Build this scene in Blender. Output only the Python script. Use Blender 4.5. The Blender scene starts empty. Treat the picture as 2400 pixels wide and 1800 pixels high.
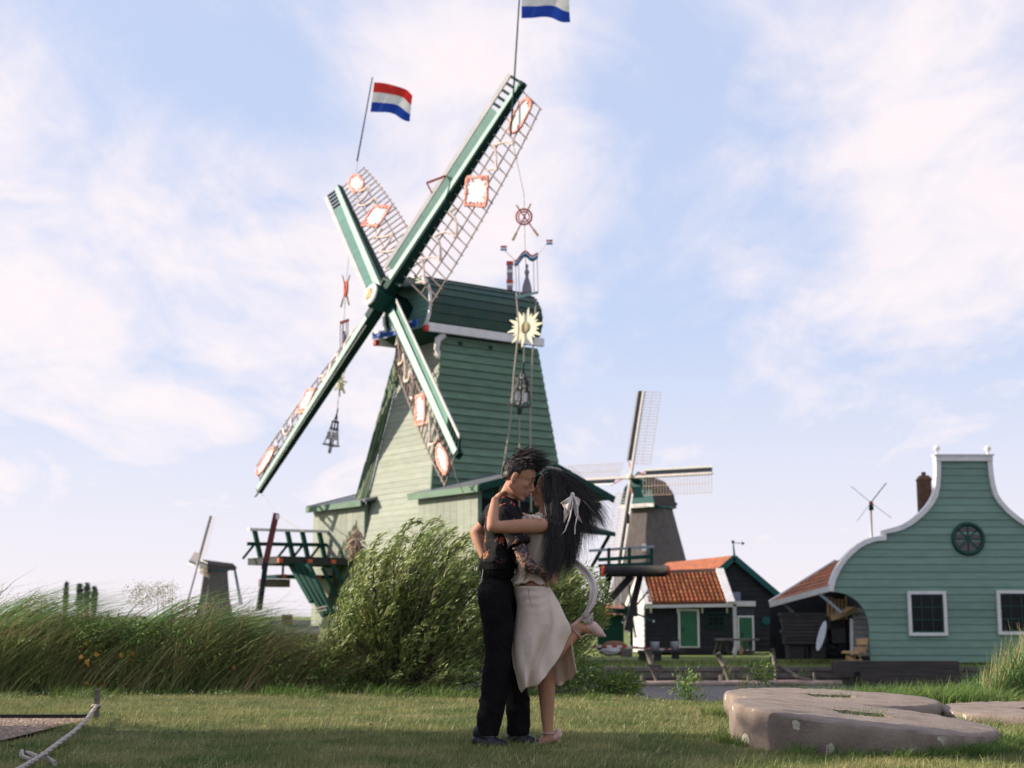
import bpy, bmesh, math, random
import numpy as np
from mathutils import Vector, Matrix
random.seed(7)
RNG = np.random.default_rng(7)
scn = bpy.context.scene
COL = scn.collection
R = math.radians
PI = math.pi

# ------------------------------------------------------------------ camera
FPX = 3333.0
PITCH = math.atan(544 / FPX)
CAMZ = 0.75
cam_d = bpy.data.cameras.new('camera')
cam = bpy.data.objects.new('camera', cam_d)
COL.objects.link(cam)
cam.location = (0, 0, CAMZ)
cam.rotation_euler = (PI / 2 + PITCH, 0, 0)
cam_d.sensor_width = 36.0
cam_d.lens = 36.0 * FPX / 2400
cam_d.clip_start = 0.05
cam_d.clip_end = 6000
cam_d.dof.use_dof = True
cam_d.dof.focus_distance = 8.35
cam_d.dof.aperture_fstop = 3.4
scn.camera = cam

# ------------------------------------------------------------------ sky and sun
SUN_EL, SUN_AZ = 24.0, -8.0          # degrees; azimuth: from straight left, towards the camera
sun_dir = Vector((-math.cos(R(SUN_AZ)) * math.cos(R(SUN_EL)), -math.sin(R(SUN_AZ)) * math.cos(R(SUN_EL)), math.sin(R(SUN_EL))))
world = bpy.data.worlds.new('World')
scn.world = world
world.use_nodes = True
nt = world.node_tree
nt.nodes.clear()
N = nt.nodes.new
Lk = nt.links.new
wout = N('ShaderNodeOutputWorld')
bg = N('ShaderNodeBackground')
sky = N('ShaderNodeTexSky')
sky.sky_type = 'NISHITA'
sky.sun_disc = False
sky.sun_elevation = R(SUN_EL)
sky.sun_rotation = R(270 - SUN_AZ)
sky.air_density = 1.0
sky.dust_density = 1.2
sky.ozone_density = 1.6
bg.inputs['Strength'].default_value = 0.08
tc = N('ShaderNodeTexCoord')
sep = N('ShaderNodeSeparateXYZ')
Lk(tc.outputs['Generated'], sep.inputs[0])


def wmath(op, a, b=None, c=None, clamp=False):
    n = N('ShaderNodeMath')
    n.operation = op
    n.use_clamp = clamp
    for i, v in enumerate((a, b, c)):
        if v is None:
            continue
        if isinstance(v, (int, float)):
            n.inputs[i].default_value = v
        else:
            Lk(v, n.inputs[i])
    return n.outputs[0]


den = wmath('MAXIMUM', wmath('ADD', sep.outputs[2], 0.22), 0.05)
cx = wmath('DIVIDE', sep.outputs[0], den)
cy = wmath('DIVIDE', sep.outputs[1], den)
cmb = N('ShaderNodeCombineXYZ')
Lk(cx, cmb.inputs[0])
Lk(cy, cmb.inputs[1])
cmb.inputs[2].default_value = 3.7


def wnoise(scale, detail, rough, dist=0.0, off=(0, 0, 0), stretch=(1, 1, 1)):
    mp = N('ShaderNodeMapping')
    mp.inputs['Location'].default_value = off
    mp.inputs['Scale'].default_value = stretch
    Lk(cmb.outputs[0], mp.inputs[0])
    n = N('ShaderNodeTexNoise')
    n.inputs['Scale'].default_value = scale
    n.inputs['Detail'].default_value = detail
    n.inputs['Roughness'].default_value = rough
    n.inputs['Distortion'].default_value = dist
    Lk(mp.outputs[0], n.inputs['Vector'])
    return n.outputs[0]


def pix_dir(x, y):
    d = Vector((0, math.cos(PITCH), math.sin(PITCH))) + Vector((1, 0, 0)) * ((x - 1200) / FPX) \
        + Vector((0, -math.sin(PITCH), math.cos(PITCH))) * ((900 - y) / FPX)
    return d.normalized()


# the large cloud banks and the clear gaps between them, as directions in the sky (x, y in the view, angular radius, strength)
BANKS = [(120, 430, 430, .50), (330, 900, 380, .40), (60, 130, 200, .10), (1000, 420, 400, .46), (1230, 190, 260, .34), (760, 860, 300, .28), (900, 130, 160, .2),
         (2080, 260, 330, .44), (2270, 600, 300, .42), (2080, 700, 240, .3), (1560, 960, 220, .25), (1700, 620, 180, .22), (1850, 120, 120, .2),
         (640, 160, 220, -.36), (1610, 330, 280, -.44), (560, 620, 200, -.26), (1500, 760, 240, -.32), (1900, 930, 240, -.2),
         (1520, 60, 150, -.2), (2380, 330, 120, -.2), (560, 1120, 200, -.12), (1900, 420, 130, -.2), (330, 60, 130, -.2)]
acc = None
for (bx, by, br, bs) in BANKS:
    d = pix_dir(bx, by)
    vd = N('ShaderNodeVectorMath')
    vd.operation = 'DISTANCE'
    Lk(tc.outputs['Generated'], vd.inputs[0])
    vd.inputs[1].default_value = d
    q = wmath('DIVIDE', vd.outputs['Value'], br / FPX)
    e = wmath('MULTIPLY', wmath('POWER', 2.718, wmath('MULTIPLY', wmath('MULTIPLY', q, q), -1.0)), bs)
    acc = e if acc is None else wmath('ADD', acc, e)
n1 = wnoise(3.0, 9, .58, .55, (3.1, 1.7, 0), (1.0, .7, 1))
n2 = wnoise(9.0, 8, .62, .8, (0.4, 8.2, 0), (1.3, .55, 1))
cl = wmath('ADD', wmath('ADD', wmath('MULTIPLY', wmath('SUBTRACT', n1, .5), 2.5), wmath('MULTIPLY', wmath('SUBTRACT', n2, .5), .75)), acc)
mr = N('ShaderNodeMapRange')
mr.interpolation_type = 'SMOOTHSTEP'
mr.inputs['From Min'].default_value = -.3
mr.inputs['From Max'].default_value = .85
Lk(cl, mr.inputs['Value'])
hz = N('ShaderNodeMapRange')               # thin pinkish veil along the horizon
hz.inputs['From Min'].default_value = .0
hz.inputs['From Max'].default_value = .2
hz.inputs['To Min'].default_value = .8
hz.inputs['To Max'].default_value = .0
Lk(sep.outputs[2], hz.inputs['Value'])
cov = wmath('MAXIMUM', wmath('MULTIPLY', mr.outputs[0], .93), hz.outputs[0])
veil = N('ShaderNodeMixRGB')               # high thin cirrus makes the blue milky
veil.inputs[0].default_value = .74
Lk(sky.outputs[0], veil.inputs[1])
veil.inputs[2].default_value = (5.6, 6.45, 8.8, 1)
mix = N('ShaderNodeMixRGB')
Lk(cov, mix.inputs[0])
Lk(veil.outputs[0], mix.inputs[1])
mix.inputs[2].default_value = (8.5, 7.7, 7.85, 1)
Lk(mix.outputs[0], bg.inputs['Color'])
Lk(bg.outputs[0], wout.inputs[0])

sun_l = bpy.data.lights.new('sun', 'SUN')
sun_l.energy = 5.0
sun_l.angle = R(.6)
sun_l.color = (1.0, .885, .745)
sun = bpy.data.objects.new('sun', sun_l)
COL.objects.link(sun)
sun.rotation_euler = sun_dir.to_track_quat('Z', 'Y').to_euler()
sun.location = (-30, 0, 30)

scn.view_settings.view_transform = 'Standard'
scn.view_settings.look = 'None'
scn.view_settings.exposure = 0.62
scn.view_settings.gamma = 1.0
scn.view_settings.use_curve_mapping = False
scn.cycles.max_bounces = 6
scn.cycles.diffuse_bounces = 3
scn.cycles.glossy_bounces = 3
scn.cycles.transparent_max_bounces = 8
scn.cycles.caustics_reflective = False
scn.cycles.caustics_refractive = False

# ------------------------------------------------------------------ helpers
cF = Vector((0, math.cos(PITCH), math.sin(PITCH)))
cU = Vector((0, -math.sin(PITCH), math.cos(PITCH)))


def P(x, y, Y):
    """the place seen at photo position (x, y) when it is Y metres away from the camera"""
    d = cF + Vector((1, 0, 0)) * ((x - 1200) / FPX) + cU * ((900 - y) / FPX)
    return Vector((0, 0, CAMZ)) + d * (Y / d.y)


def tag(o, label=None, cat=None, group=None, kind=None):
    if label:
        o['label'] = label
    if cat:
        o['category'] = cat
    if group:
        o['group'] = group
    if kind:
        o['kind'] = kind
    return o


def thing(name, label, cat, loc=(0, 0, 0), group=None):
    o = bpy.data.objects.new(name, None)
    o.empty_display_size = .2
    COL.objects.link(o)
    o.location = loc
    return tag(o, label, cat, group)


def wloc(o):
    v = Vector((0, 0, 0))
    while o is not None:
        v += o.location
        o = o.parent
    return v


def link_mesh(name, me, parent=None, mats=None, smooth=False):
    if mats is not None:
        for m in (mats if isinstance(mats, (list, tuple)) else [mats]):
            me.materials.append(m)
    if smooth:
        me.polygons.foreach_set('use_smooth', [True] * len(me.polygons))
    o = bpy.data.objects.new(name, me)
    COL.objects.link(o)
    if parent is not None:
        o.parent = parent
    return o


def np_obj(name, V, Fc, mats, parent=None, smooth=False, midx=None, cols=None):
    """a mesh from numpy arrays in world coordinates; all faces have the same number of corners"""
    V = np.asarray(V, dtype=np.float32)
    Fc = np.asarray(Fc, dtype=np.int32)
    if parent is not None:
        V = V - np.array(wloc(parent), dtype=np.float32)
    me = bpy.data.meshes.new(name)
    k = Fc.shape[1]
    me.vertices.add(len(V))
    me.vertices.foreach_set('co', V.ravel())
    me.loops.add(Fc.size)
    me.loops.foreach_set('vertex_index', Fc.ravel())
    me.polygons.add(len(Fc))
    me.polygons.foreach_set('loop_start', np.arange(0, Fc.size, k, dtype=np.int32))
    if midx is not None:
        me.polygons.foreach_set('material_index', np.asarray(midx, dtype=np.int32))
    me.update(calc_edges=True)
    if cols is not None:
        a = me.color_attributes.new('tint', 'FLOAT_COLOR', 'POINT')
        c4 = np.ones((len(V), 4), dtype=np.float32)
        c4[:, :3] = cols
        a.data.foreach_set('color', c4.ravel())
    return link_mesh(name, me, parent, mats, smooth)


class MB:
    """collects shapes in world coordinates and links them as one mesh object"""

    def __init__(s):
        s.v, s.f, s.m = [], [], []
        s.cm = 0

    def add(s, vs, fs, m=None):
        b = len(s.v)
        s.v += [tuple(v) for v in vs]
        for f in fs:
            s.f.append([i + b for i in f])
            s.m.append(s.cm if m is None else m)
        return s

    def hexa(s, a, b, m=None):
        """a: four bottom corners (ccw from outside-top), b: four top corners"""
        return s.add(list(a) + list(b), [(3, 2, 1, 0), (4, 5, 6, 7), (0, 1, 5, 4), (1, 2, 6, 5), (2, 3, 7, 6), (3, 0, 4, 7)], m)

    def box(s, c, d, ax=None, m=None):
        c = Vector(c)
        X, Y, Z = ax if ax else (Vector((1, 0, 0)), Vector((0, 1, 0)), Vector((0, 0, 1)))
        x, y, z = X * d[0] / 2, Y * d[1] / 2, Z * d[2] / 2
        return s.hexa([c - x - y - z, c + x - y - z, c + x + y - z, c - x + y - z], [c - x - y + z, c + x - y + z, c + x + y + z, c - x + y + z], m)

    def beam(s, p, q, w, h=None, up=(0, 0, 1), m=None):
        p, q = Vector(p), Vector(q)
        h = w if h is None else h
        d = (q - p)
        L = d.length
        d.normalize()
        up = Vector(up)
        if abs(d.dot(up.normalized())) > .98:
            up = Vector((1, 0, 0)) if abs(d.x) < .9 else Vector((0, 1, 0))
        sd = d.cross(up).normalized()
        u2 = sd.cross(d).normalized()
        return s.box((p + q) / 2, (w, L, h), (sd, d, u2), m)

    def tube(s, pts, r, n=6, m=None, cap=True):
        pts = [Vector(p) for p in pts]
        k = len(pts)
        rs = list(r) if isinstance(r, (list, tuple)) else [r] * k
        vs, fs = [], []
        ref = None
        for i, p in enumerate(pts):
            d = (pts[min(i + 1, k - 1)] - pts[max(i - 1, 0)])
            if d.length < 1e-9:
                d = Vector((0, 0, 1))
            d.normalize()
            if ref is None:
                ref = Vector((0, 0, 1)) if abs(d.z) < .9 else Vector((1, 0, 0))
            x = d.cross(ref).normalized()
            y = d.cross(x).normalized()
            ref = -y if False else x.cross(d).normalized()
            for j in range(n):
                a = 2 * PI * j / n
                vs.append(p + (x * math.cos(a) + y * math.sin(a)) * rs[i])
        for i in range(k - 1):
            for j in range(n):
                j2 = (j + 1) % n
                fs.append((i * n + j, i * n + j2, (i + 1) * n + j2, (i + 1) * n + j))
        if cap:
            fs.append(tuple(range(n)))
            fs.append(tuple((k - 1) * n + j for j in reversed(range(n))))
        return s.add(vs, fs, m)

    def prism(s, poly, ext, m=None):
        """closed polygon pushed along ext"""
        ext = Vector(ext)
        n = len(poly)
        a = [Vector(p) for p in poly]
        b = [p + ext for p in a]
        fs = [tuple(reversed(range(n))), tuple(range(n, 2 * n))] + [(i, (i + 1) % n, n + (i + 1) % n, n + i) for i in range(n)]
        return s.add(a + b, fs, m)

    def lathe(s, base, prof, n=12, axis=(0, 0, 1), m=None):
        base, axis = Vector(base), Vector(axis).normalized()
        x = axis.orthogonal().normalized()
        y = axis.cross(x)
        vs, fs = [], []
        for (r, h) in prof:
            for j in range(n):
                a = 2 * PI * j / n
                vs.append(base + axis * h + (x * math.cos(a) + y * math.sin(a)) * max(r, 1e-4))
        for i in range(len(prof) - 1):
            for j in range(n):
                j2 = (j + 1) % n
                fs.append((i * n + j, i * n + j2, (i + 1) * n + j2, (i + 1) * n + j))
        fs.append(tuple(reversed(range(n))))
        fs.append(tuple((len(prof) - 1) * n + j for j in range(n)))
        return s.add(vs, fs, m)

    def ball(s, c, r, n=10, m=None):
        r = (r, r, r) if isinstance(r, (int, float)) else r
        k = max(4, n // 2)
        vs, fs = [Vector(c) - Vector((0, 0, r[2]))], []
        for i in range(1, k):
            t = -PI / 2 + PI * i / k
            for j in range(n):
                a = 2 * PI * j / n
                vs.append(Vector(c) + Vector((r[0] * math.cos(t) * math.cos(a), r[1] * math.cos(t) * math.sin(a), r[2] * math.sin(t))))
        vs.append(Vector(c) + Vector((0, 0, r[2])))
        for j in range(n):
            j2 = (j + 1) % n
            fs.append((0, 1 + j2, 1 + j))
            for i in range(k - 2):
                fs.append((1 + i * n + j, 1 + i * n + j2, 1 + (i + 1) * n + j2, 1 + (i + 1) * n + j))
            fs.append((len(vs) - 1, 1 + (k - 2) * n + j, 1 + (k - 2) * n + j2))
        return s.add(vs, fs, m)

    def torus(s, c, rad, r, axis=(0, 0, 1), n=20, k=6, m=None, squash=1.0):
        c, axis = Vector(c), Vector(axis).normalized()
        x = axis.orthogonal().normalized()
        y = axis.cross(x)
        vs, fs = [], []
        for i in range(n):
            a = 2 * PI * i / n
            d = x * math.cos(a) + y * math.sin(a)
            for j in range(k):
                b = 2 * PI * j / k
                vs.append(c + d * (rad + r * math.cos(b)) + axis * r * math.sin(b))
        for i in range(n):
            i2 = (i + 1) % n
            for j in range(k):
                j2 = (j + 1) % k
                fs.append((i * k + j, i2 * k + j, i2 * k + j2, i * k + j2))
        return s.add(vs, fs, m)

    def build(s, name, mats, parent=None, smooth=False, kind=None, label=None):
        o = Vector((0, 0, 0)) if parent is None else wloc(parent)
        me = bpy.data.meshes.new(name)
        me.from_pydata([(v[0] - o.x, v[1] - o.y, v[2] - o.z) for v in s.v], [], s.f)
        ml = mats if isinstance(mats, (list, tuple)) else [mats]
        if len(ml) > 1:
            me.polygons.foreach_set('material_index', s.m)
        me.update()
        ob = link_mesh(name, me, parent, ml, smooth)
        if kind:
            ob['kind'] = kind
        if label:
            ob['label'] = label
        return ob


MATS = {}


def mat(name, c, c2=None, scale=6.0, rough=.7, bump=0.0, bscale=40.0, spec=.3, rand=0.0, metal=0.0, stretch=(1, 1, 1), contrast=(.35, .65),
        trans=0.0, tint=False, island=0.0, detail=5):
    """principled paint, wood, leaf ... : noise between two colours, per object / per piece variation, fine relief"""
    if name in MATS:
        return MATS[name]
    m = bpy.data.materials.new(name)
    MATS[name] = m
    m.use_nodes = True
    t = m.node_tree
    n, l = t.nodes, t.links
    b = n['Principled BSDF']
    b.inputs['Roughness'].default_value = rough
    b.inputs['Metallic'].default_value = metal
    b.inputs['Specular IOR Level'].default_value = spec
    co = n.new('ShaderNodeTexCoord')
    mp = n.new('ShaderNodeMapping')
    mp.inputs['Scale'].default_value = stretch
    l.new(co.outputs['Object'], mp.inputs[0])
    nz = n.new('ShaderNodeTexNoise')
    nz.inputs['Scale'].default_value = scale
    nz.inputs['Detail'].default_value = detail
    nz.inputs['Roughness'].default_value = .6
    l.new(mp.outputs[0], nz.inputs['Vector'])
    ramp = n.new('ShaderNodeMapRange')
    ramp.inputs['From Min'].default_value = contrast[0]
    ramp.inputs['From Max'].default_value = contrast[1]
    l.new(nz.outputs[0], ramp.inputs['Value'])
    mx = n.new('ShaderNodeMixRGB')
    mx.inputs[1].default_value = (*c, 1)
    c2 = c2 or tuple(x * .8 for x in c)
    mx.inputs[2].default_value = (*c2, 1)
    l.new(ramp.outputs[0], mx.inputs[0])
    out = mx.outputs[0]
    src = None
    if rand or island:
        if rand:
            oi = n.new('ShaderNodeObjectInfo')
            src, amt = oi.outputs['Random'], rand
        else:
            oi = n.new('ShaderNodeNewGeometry')
            src, amt = oi.outputs['Random Per Island'], island
        hs = n.new('ShaderNodeHueSaturation')
        mr2 = n.new('ShaderNodeMapRange')
        mr2.inputs['To Min'].default_value = 1 - amt
        mr2.inputs['To Max'].default_value = 1 + amt
        l.new(src, mr2.inputs['Value'])
        l.new(mr2.outputs[0], hs.inputs['Value'])
        mr3 = n.new('ShaderNodeMapRange')
        mr3.inputs['To Min'].default_value = .5 - amt * .04
        mr3.inputs['To Max'].default_value = .5 + amt * .04
        w = n.new('ShaderNodeMath')
        w.operation = 'FRACT'
        ml = n.new('ShaderNodeMath')
        ml.operation = 'MULTIPLY'
        ml.inputs[1].default_value = 7.31
        l.new(src, ml.inputs[0])
        l.new(ml.outputs[0], w.inputs[0])
        l.new(w.outputs[0], mr3.inputs['Value'])
        l.new(mr3.outputs[0], hs.inputs['Hue'])
        l.new(out, hs.inputs['Color'])
        out = hs.outputs[0]
    if tint:
        at = n.new('ShaderNodeAttribute')
        at.attribute_name = 'tint'
        mm = n.new('ShaderNodeMixRGB')
        mm.blend_type = 'MULTIPLY'
        mm.inputs[0].default_value = 1
        l.new(out, mm.inputs[1])
        l.new(at.outputs['Color'], mm.inputs[2])
        out = mm.outputs[0]
    l.new(out, b.inputs['Base Color'])
    if bump:
        nb = n.new('ShaderNodeTexNoise')
        nb.inputs['Scale'].default_value = bscale
        nb.inputs['Detail'].default_value = 6
        l.new(mp.outputs[0], nb.inputs['Vector'])
        bm = n.new('ShaderNodeBump')
        bm.inputs['Strength'].default_value = bump
        bm.inputs['Distance'].default_value = .02
        l.new(nb.outputs[0], bm.inputs['Height'])
        l.new(bm.outputs[0], b.inputs['Normal'])
    if trans:
        tr = n.new('ShaderNodeBsdfTranslucent')
        l.new(out, tr.inputs['Color'])
        ms = n.new('ShaderNodeMixShader')
        ms.inputs[0].default_value = trans
        l.new(b.outputs[0], ms.inputs[1])
        l.new(tr.outputs[0], ms.inputs[2])
        l.new(ms.outputs[0], n['Material Output'].inputs['Surface'])
    return m


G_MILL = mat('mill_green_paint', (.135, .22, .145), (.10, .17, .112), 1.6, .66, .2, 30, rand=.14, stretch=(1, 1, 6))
G_FRONT = mat('sunlit_front_green_paint', (.30, .322, .258), (.25, .275, .212), 1.6, .68, .2, 30, rand=.09, stretch=(1, 1, 6))  # mill green made lighter: sunlight on the front is put into the colour
G_HOUSE = mat('house_green_paint', (.195, .305, .24), (.155, .255, .2), 1.4, .55, .12, 30, rand=.10, stretch=(1, 1, 8))
G_DARK = mat('dark_green_paint', (.008, .045, .034), (.012, .06, .045), 5, .6, .1, 20, rand=.1, spec=.1)
G_CAP = mat('weathered_dark_green_boards', (.018, .066, .053), (.05, .078, .056), 1.6, .6, .2, 25, rand=.25, stretch=(1, 1, 1))
G_SAIL = mat('sail_green_paint', (.155, .29, .24), (.125, .25, .2), 2, .5, .1, 20, rand=.07)
G_SAILD = mat('sail_stock_dark_green', (.006, .03, .024), (.01, .042, .034), 3, .6, spec=.1)
G_SAILL = mat('pale_sail_green_paint', (.26, .385, .335), (.21, .335, .29), 2, .5)
WHITE = mat('white_paint', (.78, .75, .72), (.66, .63, .6), 3, .55, .1, 30)
SAIL_W = mat('weathered_white_paint', (.6, .575, .55), (.5, .48, .46), 2, .65, .1, 30)
WHITE_B = mat('bright_white_cloth', (.76, .74, .74), (.66, .62, .62), 4, .8)
RED = mat('red_paint', (.55, .06, .035), (.45, .045, .03), 4, .6)
ORANGE_R = mat('orange_red_paint', (.62, .14, .07), (.5, .1, .05), 4, .6)
BLUE_P = mat('blue_paint', (.02, .08, .38), (.03, .11, .42), 6, .5)
IRON = mat('black_iron', (.012, .016, .022), (.02, .022, .028), 8, .5, spec=.4)
ROPE = mat('rope_fibre', (.42, .36, .3), (.3, .25, .2), 60, .9, .3, 150)
WOOD = mat('brown_wood', (.2, .12, .065), (.13, .075, .04), 5, .75, .3, 40, stretch=(1, 1, 4), rand=.2)
WOOD_P = mat('pale_new_timber', (.5, .33, .17), (.4, .25, .12), 5, .7, .2, 40, rand=.15)
WOOD_G = mat('grey_weathered_wood', (.2, .17, .14), (.12, .1, .085), 6, .85, .4, 50, rand=.2, stretch=(.5, 3, 3))
WOOD_D = mat('tarred_dark_wood', (.022, .02, .02), (.04, .034, .03), 6, .7, .4, 40, rand=.2, stretch=(.5, 3, 3))
BLACKB = mat('black_tarred_boards', (.010, .011, .014), (.017, .018, .022), 3, .6, .2, 40, rand=.2)
GLASS_D = mat('dark_window_glass', (.008, .01, .012), (.012, .014, .016), 2, .12, spec=.12)
# ------------------------------------------------------------------ ground, bank, water, island
GRASS_EDGE = 14.0
WATER_Z, ISLE_Z, QUAY_Y = -1.38, -.9, 46.6


def lawn_h(x, y):
    h = .018 * np.sin(x * 1.7 + y * .6) * np.sin(y * 1.1 + 1.3) + .012 * np.sin(x * .6 - y * 2.1)
    d = np.clip((y - GRASS_EDGE + 1.1 * np.exp(-((x - 1.72) / .62) ** 2)) / 4.5, 0, 1)
    d = np.maximum(d, .5 * np.clip((y - GRASS_EDGE + 1.1 * np.exp(-((x - 1.72) / .62) ** 2)) / 1.6, 0, 1) * np.exp(-((x - 1.72) / .62) ** 2))
    return h - 1.75 * (d * d * (3 - 2 * d)) * np.clip((x + 6.5) / 8.0, .32, 1)


gx = np.linspace(-34, 34, 137)
gy = np.concatenate([np.linspace(-14, 3, 12), np.linspace(3.3, 20.5, 70)])
GX, GY = np.meshgrid(gx, gy)
GZ = lawn_h(GX, GY)
V = np.stack([GX.ravel(), GY.ravel(), GZ.ravel()], 1)
nx = len(gx)
idx = np.arange(len(V)).reshape(len(gy), nx)
Fq = np.stack([idx[:-1, :-1].ravel(), idx[:-1, 1:].ravel(), idx[1:, 1:].ravel(), idx[1:, :-1].ravel()], 1)
SOIL = mat('turf_soil', (.07, .085, .028), (.13, .12, .045), 1.6, .95, .6, 30, contrast=(.4, .62))
lawn = np_obj('ground', V, Fq, SOIL, smooth=True)
tag(lawn, 'mown grass bank in front of the canal', None, None, 'structure')

WATER = mat('canal_water', (.02, .03, .035), (.018, .028, .035), 2, .12, .0, 9, spec=.5)
wn = WATER.node_tree
wb = wn.nodes.new('ShaderNodeBump')
wz = wn.nodes.new('ShaderNodeTexNoise')
wz.inputs['Scale'].default_value = 2.2
wz.inputs['Detail'].default_value = 4
wt = wn.nodes.new('ShaderNodeTexCoord')
wn.links.new(wt.outputs['Object'], wz.inputs['Vector'])
wn.links.new(wz.outputs[0], wb.inputs['Height'])
wb.inputs['Strength'].default_value = 1.0
wb.inputs['Distance'].default_value = .45
wn.links.new(wb.outputs[0], wn.nodes['Principled BSDF'].inputs['Normal'])
o = np_obj('water', [(-300, 15, WATER_Z), (300, 15, WATER_Z), (300, QUAY_Y + .3, WATER_Z), (-300, QUAY_Y + .3, WATER_Z)], [(0, 1, 2, 3)], WATER)
tag(o, 'narrow canal between the lawn and the mills', None, None, 'structure')

ISLE = mat('island_turf', (.11, .15, .03), (.17, .19, .05), .5, .95, .5, 20, contrast=(.35, .65))
o = np_obj('terrain', [(-3000, QUAY_Y, ISLE_Z), (3000, QUAY_Y, ISLE_Z), (3000, 5000, ISLE_Z), (-3000, 5000, ISLE_Z)], [(0, 1, 2, 3)], ISLE)
tag(o, 'flat grass island the mills and sheds stand on', None, None, 'structure')

# timber quay wall
quay = thing('quay_wall', 'long low dark timber quay wall across the canal', 'quay wall', (0, QUAY_Y, WATER_Z))
for zi, (z0, z1) in enumerate(((-1.6, -1.24), (-1.22, -1.02), (-1.0, -.86))):
    x = -24.0
    while x < 21.2:
        ln = random.uniform(2.6, 4.2)
        x1 = min(x + ln, 21.2)
        MB().box(((x + x1) / 2, QUAY_Y - .06 - .02 * (zi == 2) - random.uniform(0, .015), (z0 + z1) / 2), (x1 - x - .02, .1, z1 - z0 - .012)).build('plank', WOOD_G, quay)
        x = x1
MB().box((0, QUAY_Y + .2, -1.3), (600, .32, .86)).build('backing_wall', WOOD_D, quay)
for i in range(18):
    x = -10 + i * 1.22 + random.uniform(-.2, .2)
    MB().tube([(x, QUAY_Y - .2, -1.6), (x, QUAY_Y - .2, -1.08 + random.uniform(-.05, .08))], .07, 7).build('pile', WOOD_G, quay)

# ------------------------------------------------------------------ the big green mill
mF = Vector((-.809, -.588, 0)).normalized()
mS = Vector((.588, -.809, 0)).normalized()
Zv = Vector((0, 0, 1))
mC = Vector((-1.55, 54.93, 0))
HUB = Vector((-4.838, 53.0, 12.622))
mill = thing('green_windmill', 'tall green timber sawmill windmill with decorated sails flying two flags', 'windmill', (mC.x, mC.y, ISLE_Z))


def m_(s, f, z):
    return mC + mS * s + mF * f + Zv * z


def clapboards(parent, quad, n, normal, mt, th=.05, lap=.35, name='board', u0=0, u1=1):
    """n lapped boards over the quad (bottom left, bottom right, top right, top left); the lower edge of each stands proud"""
    a, b, c, d = [Vector(q) for q in quad]
    nn = Vector(normal).normalized()
    for i in range(n):
        t0, t1 = i / n, (i + 1) / n
        j = random.uniform(-.006, .006)
        l0, l1 = a.lerp(d, t0), a.lerp(d, t1)
        r0, r1 = b.lerp(c, t0), b.lerp(c, t1)
        lift = nn * (th + j)
        low = nn * .004
        dz = (l1 - l0) * .08
        mb = MB()
        mb.hexa([l0 - dz + low * .2, r0 - dz + low * .2, r0 - dz + lift, l0 - dz + lift], [l1 + low * .2, r1 + low * .2, r1 + low * 2, l1 + low * 2])
        mb.build(name, mt, parent)


ZT, ZB = 11.18, .3
FR, FL, BR, BL = m_(1.25, 2.25, ZT), m_(-1.25, 2.25, ZT), m_(1.25, -2.25, ZT), m_(-1.25, -2.25, ZT)
FRb, FLb, BRb, BLb = m_(3.1, 4.2, ZB), m_(-3.1, 4.2, ZB), m_(3.1, -3.2, ZB), m_(-3.1, -3.2, ZB)
body = MB()
ins = .03
body.hexa([FLb, FRb, BRb, BLb], [FL, FR, BR, BL])
tower = body.build('tower', G_MILL, mill)
nf = (FRb - FLb).cross(FL - FLb).normalized()
nr = (BRb - FRb).cross(FR - FRb).normalized()
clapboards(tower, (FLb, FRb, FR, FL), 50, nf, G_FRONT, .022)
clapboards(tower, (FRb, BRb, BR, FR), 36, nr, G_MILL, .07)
# corner boards
tr = MB()
tr.beam(FRb + nf * .03 + nr * .03, FR + nf * .03 + nr * .03, .07, .07, up=nf)
tr.build('corner_board', G_MILL, tower)
# long staggered boards on the front's far edge
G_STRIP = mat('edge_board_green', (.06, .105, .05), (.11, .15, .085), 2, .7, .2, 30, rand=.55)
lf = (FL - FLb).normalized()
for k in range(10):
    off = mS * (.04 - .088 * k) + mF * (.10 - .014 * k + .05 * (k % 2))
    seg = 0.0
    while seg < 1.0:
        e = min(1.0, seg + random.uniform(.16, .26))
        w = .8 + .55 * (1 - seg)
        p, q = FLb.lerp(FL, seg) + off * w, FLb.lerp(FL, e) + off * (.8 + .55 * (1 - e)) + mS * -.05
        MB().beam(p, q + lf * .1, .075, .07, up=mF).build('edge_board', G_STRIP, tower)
        seg = e
# diagonal-board base skirt under the tower: brick footing ring
MB().hexa([m_(-2.6, 3.6, ISLE_Z), m_(2.6, 3.6, ISLE_Z), m_(2.6, -2.8, ISLE_Z), m_(-2.6, -2.8, ISLE_Z)],
          [m_(-2.6, 3.6, ZB - .01), m_(2.6, 3.6, ZB - .01), m_(2.6, -2.8, ZB - .01), m_(-2.6, -2.8, ZB - .01)]).build('brick_footing', mat('dark_brick', (.09, .055, .04), (.06, .04, .03), 6, .9, .4), mill)
# small square hooks under the cap
for s_ in (1.33,):
    for f_ in (1.5, .1, -1.3):
        MB().box(m_(s_ + .05, f_, 10.95), (.1, .12, .12), (mS, mF, Zv)).build('putlog', G_DARK, tower)

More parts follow.
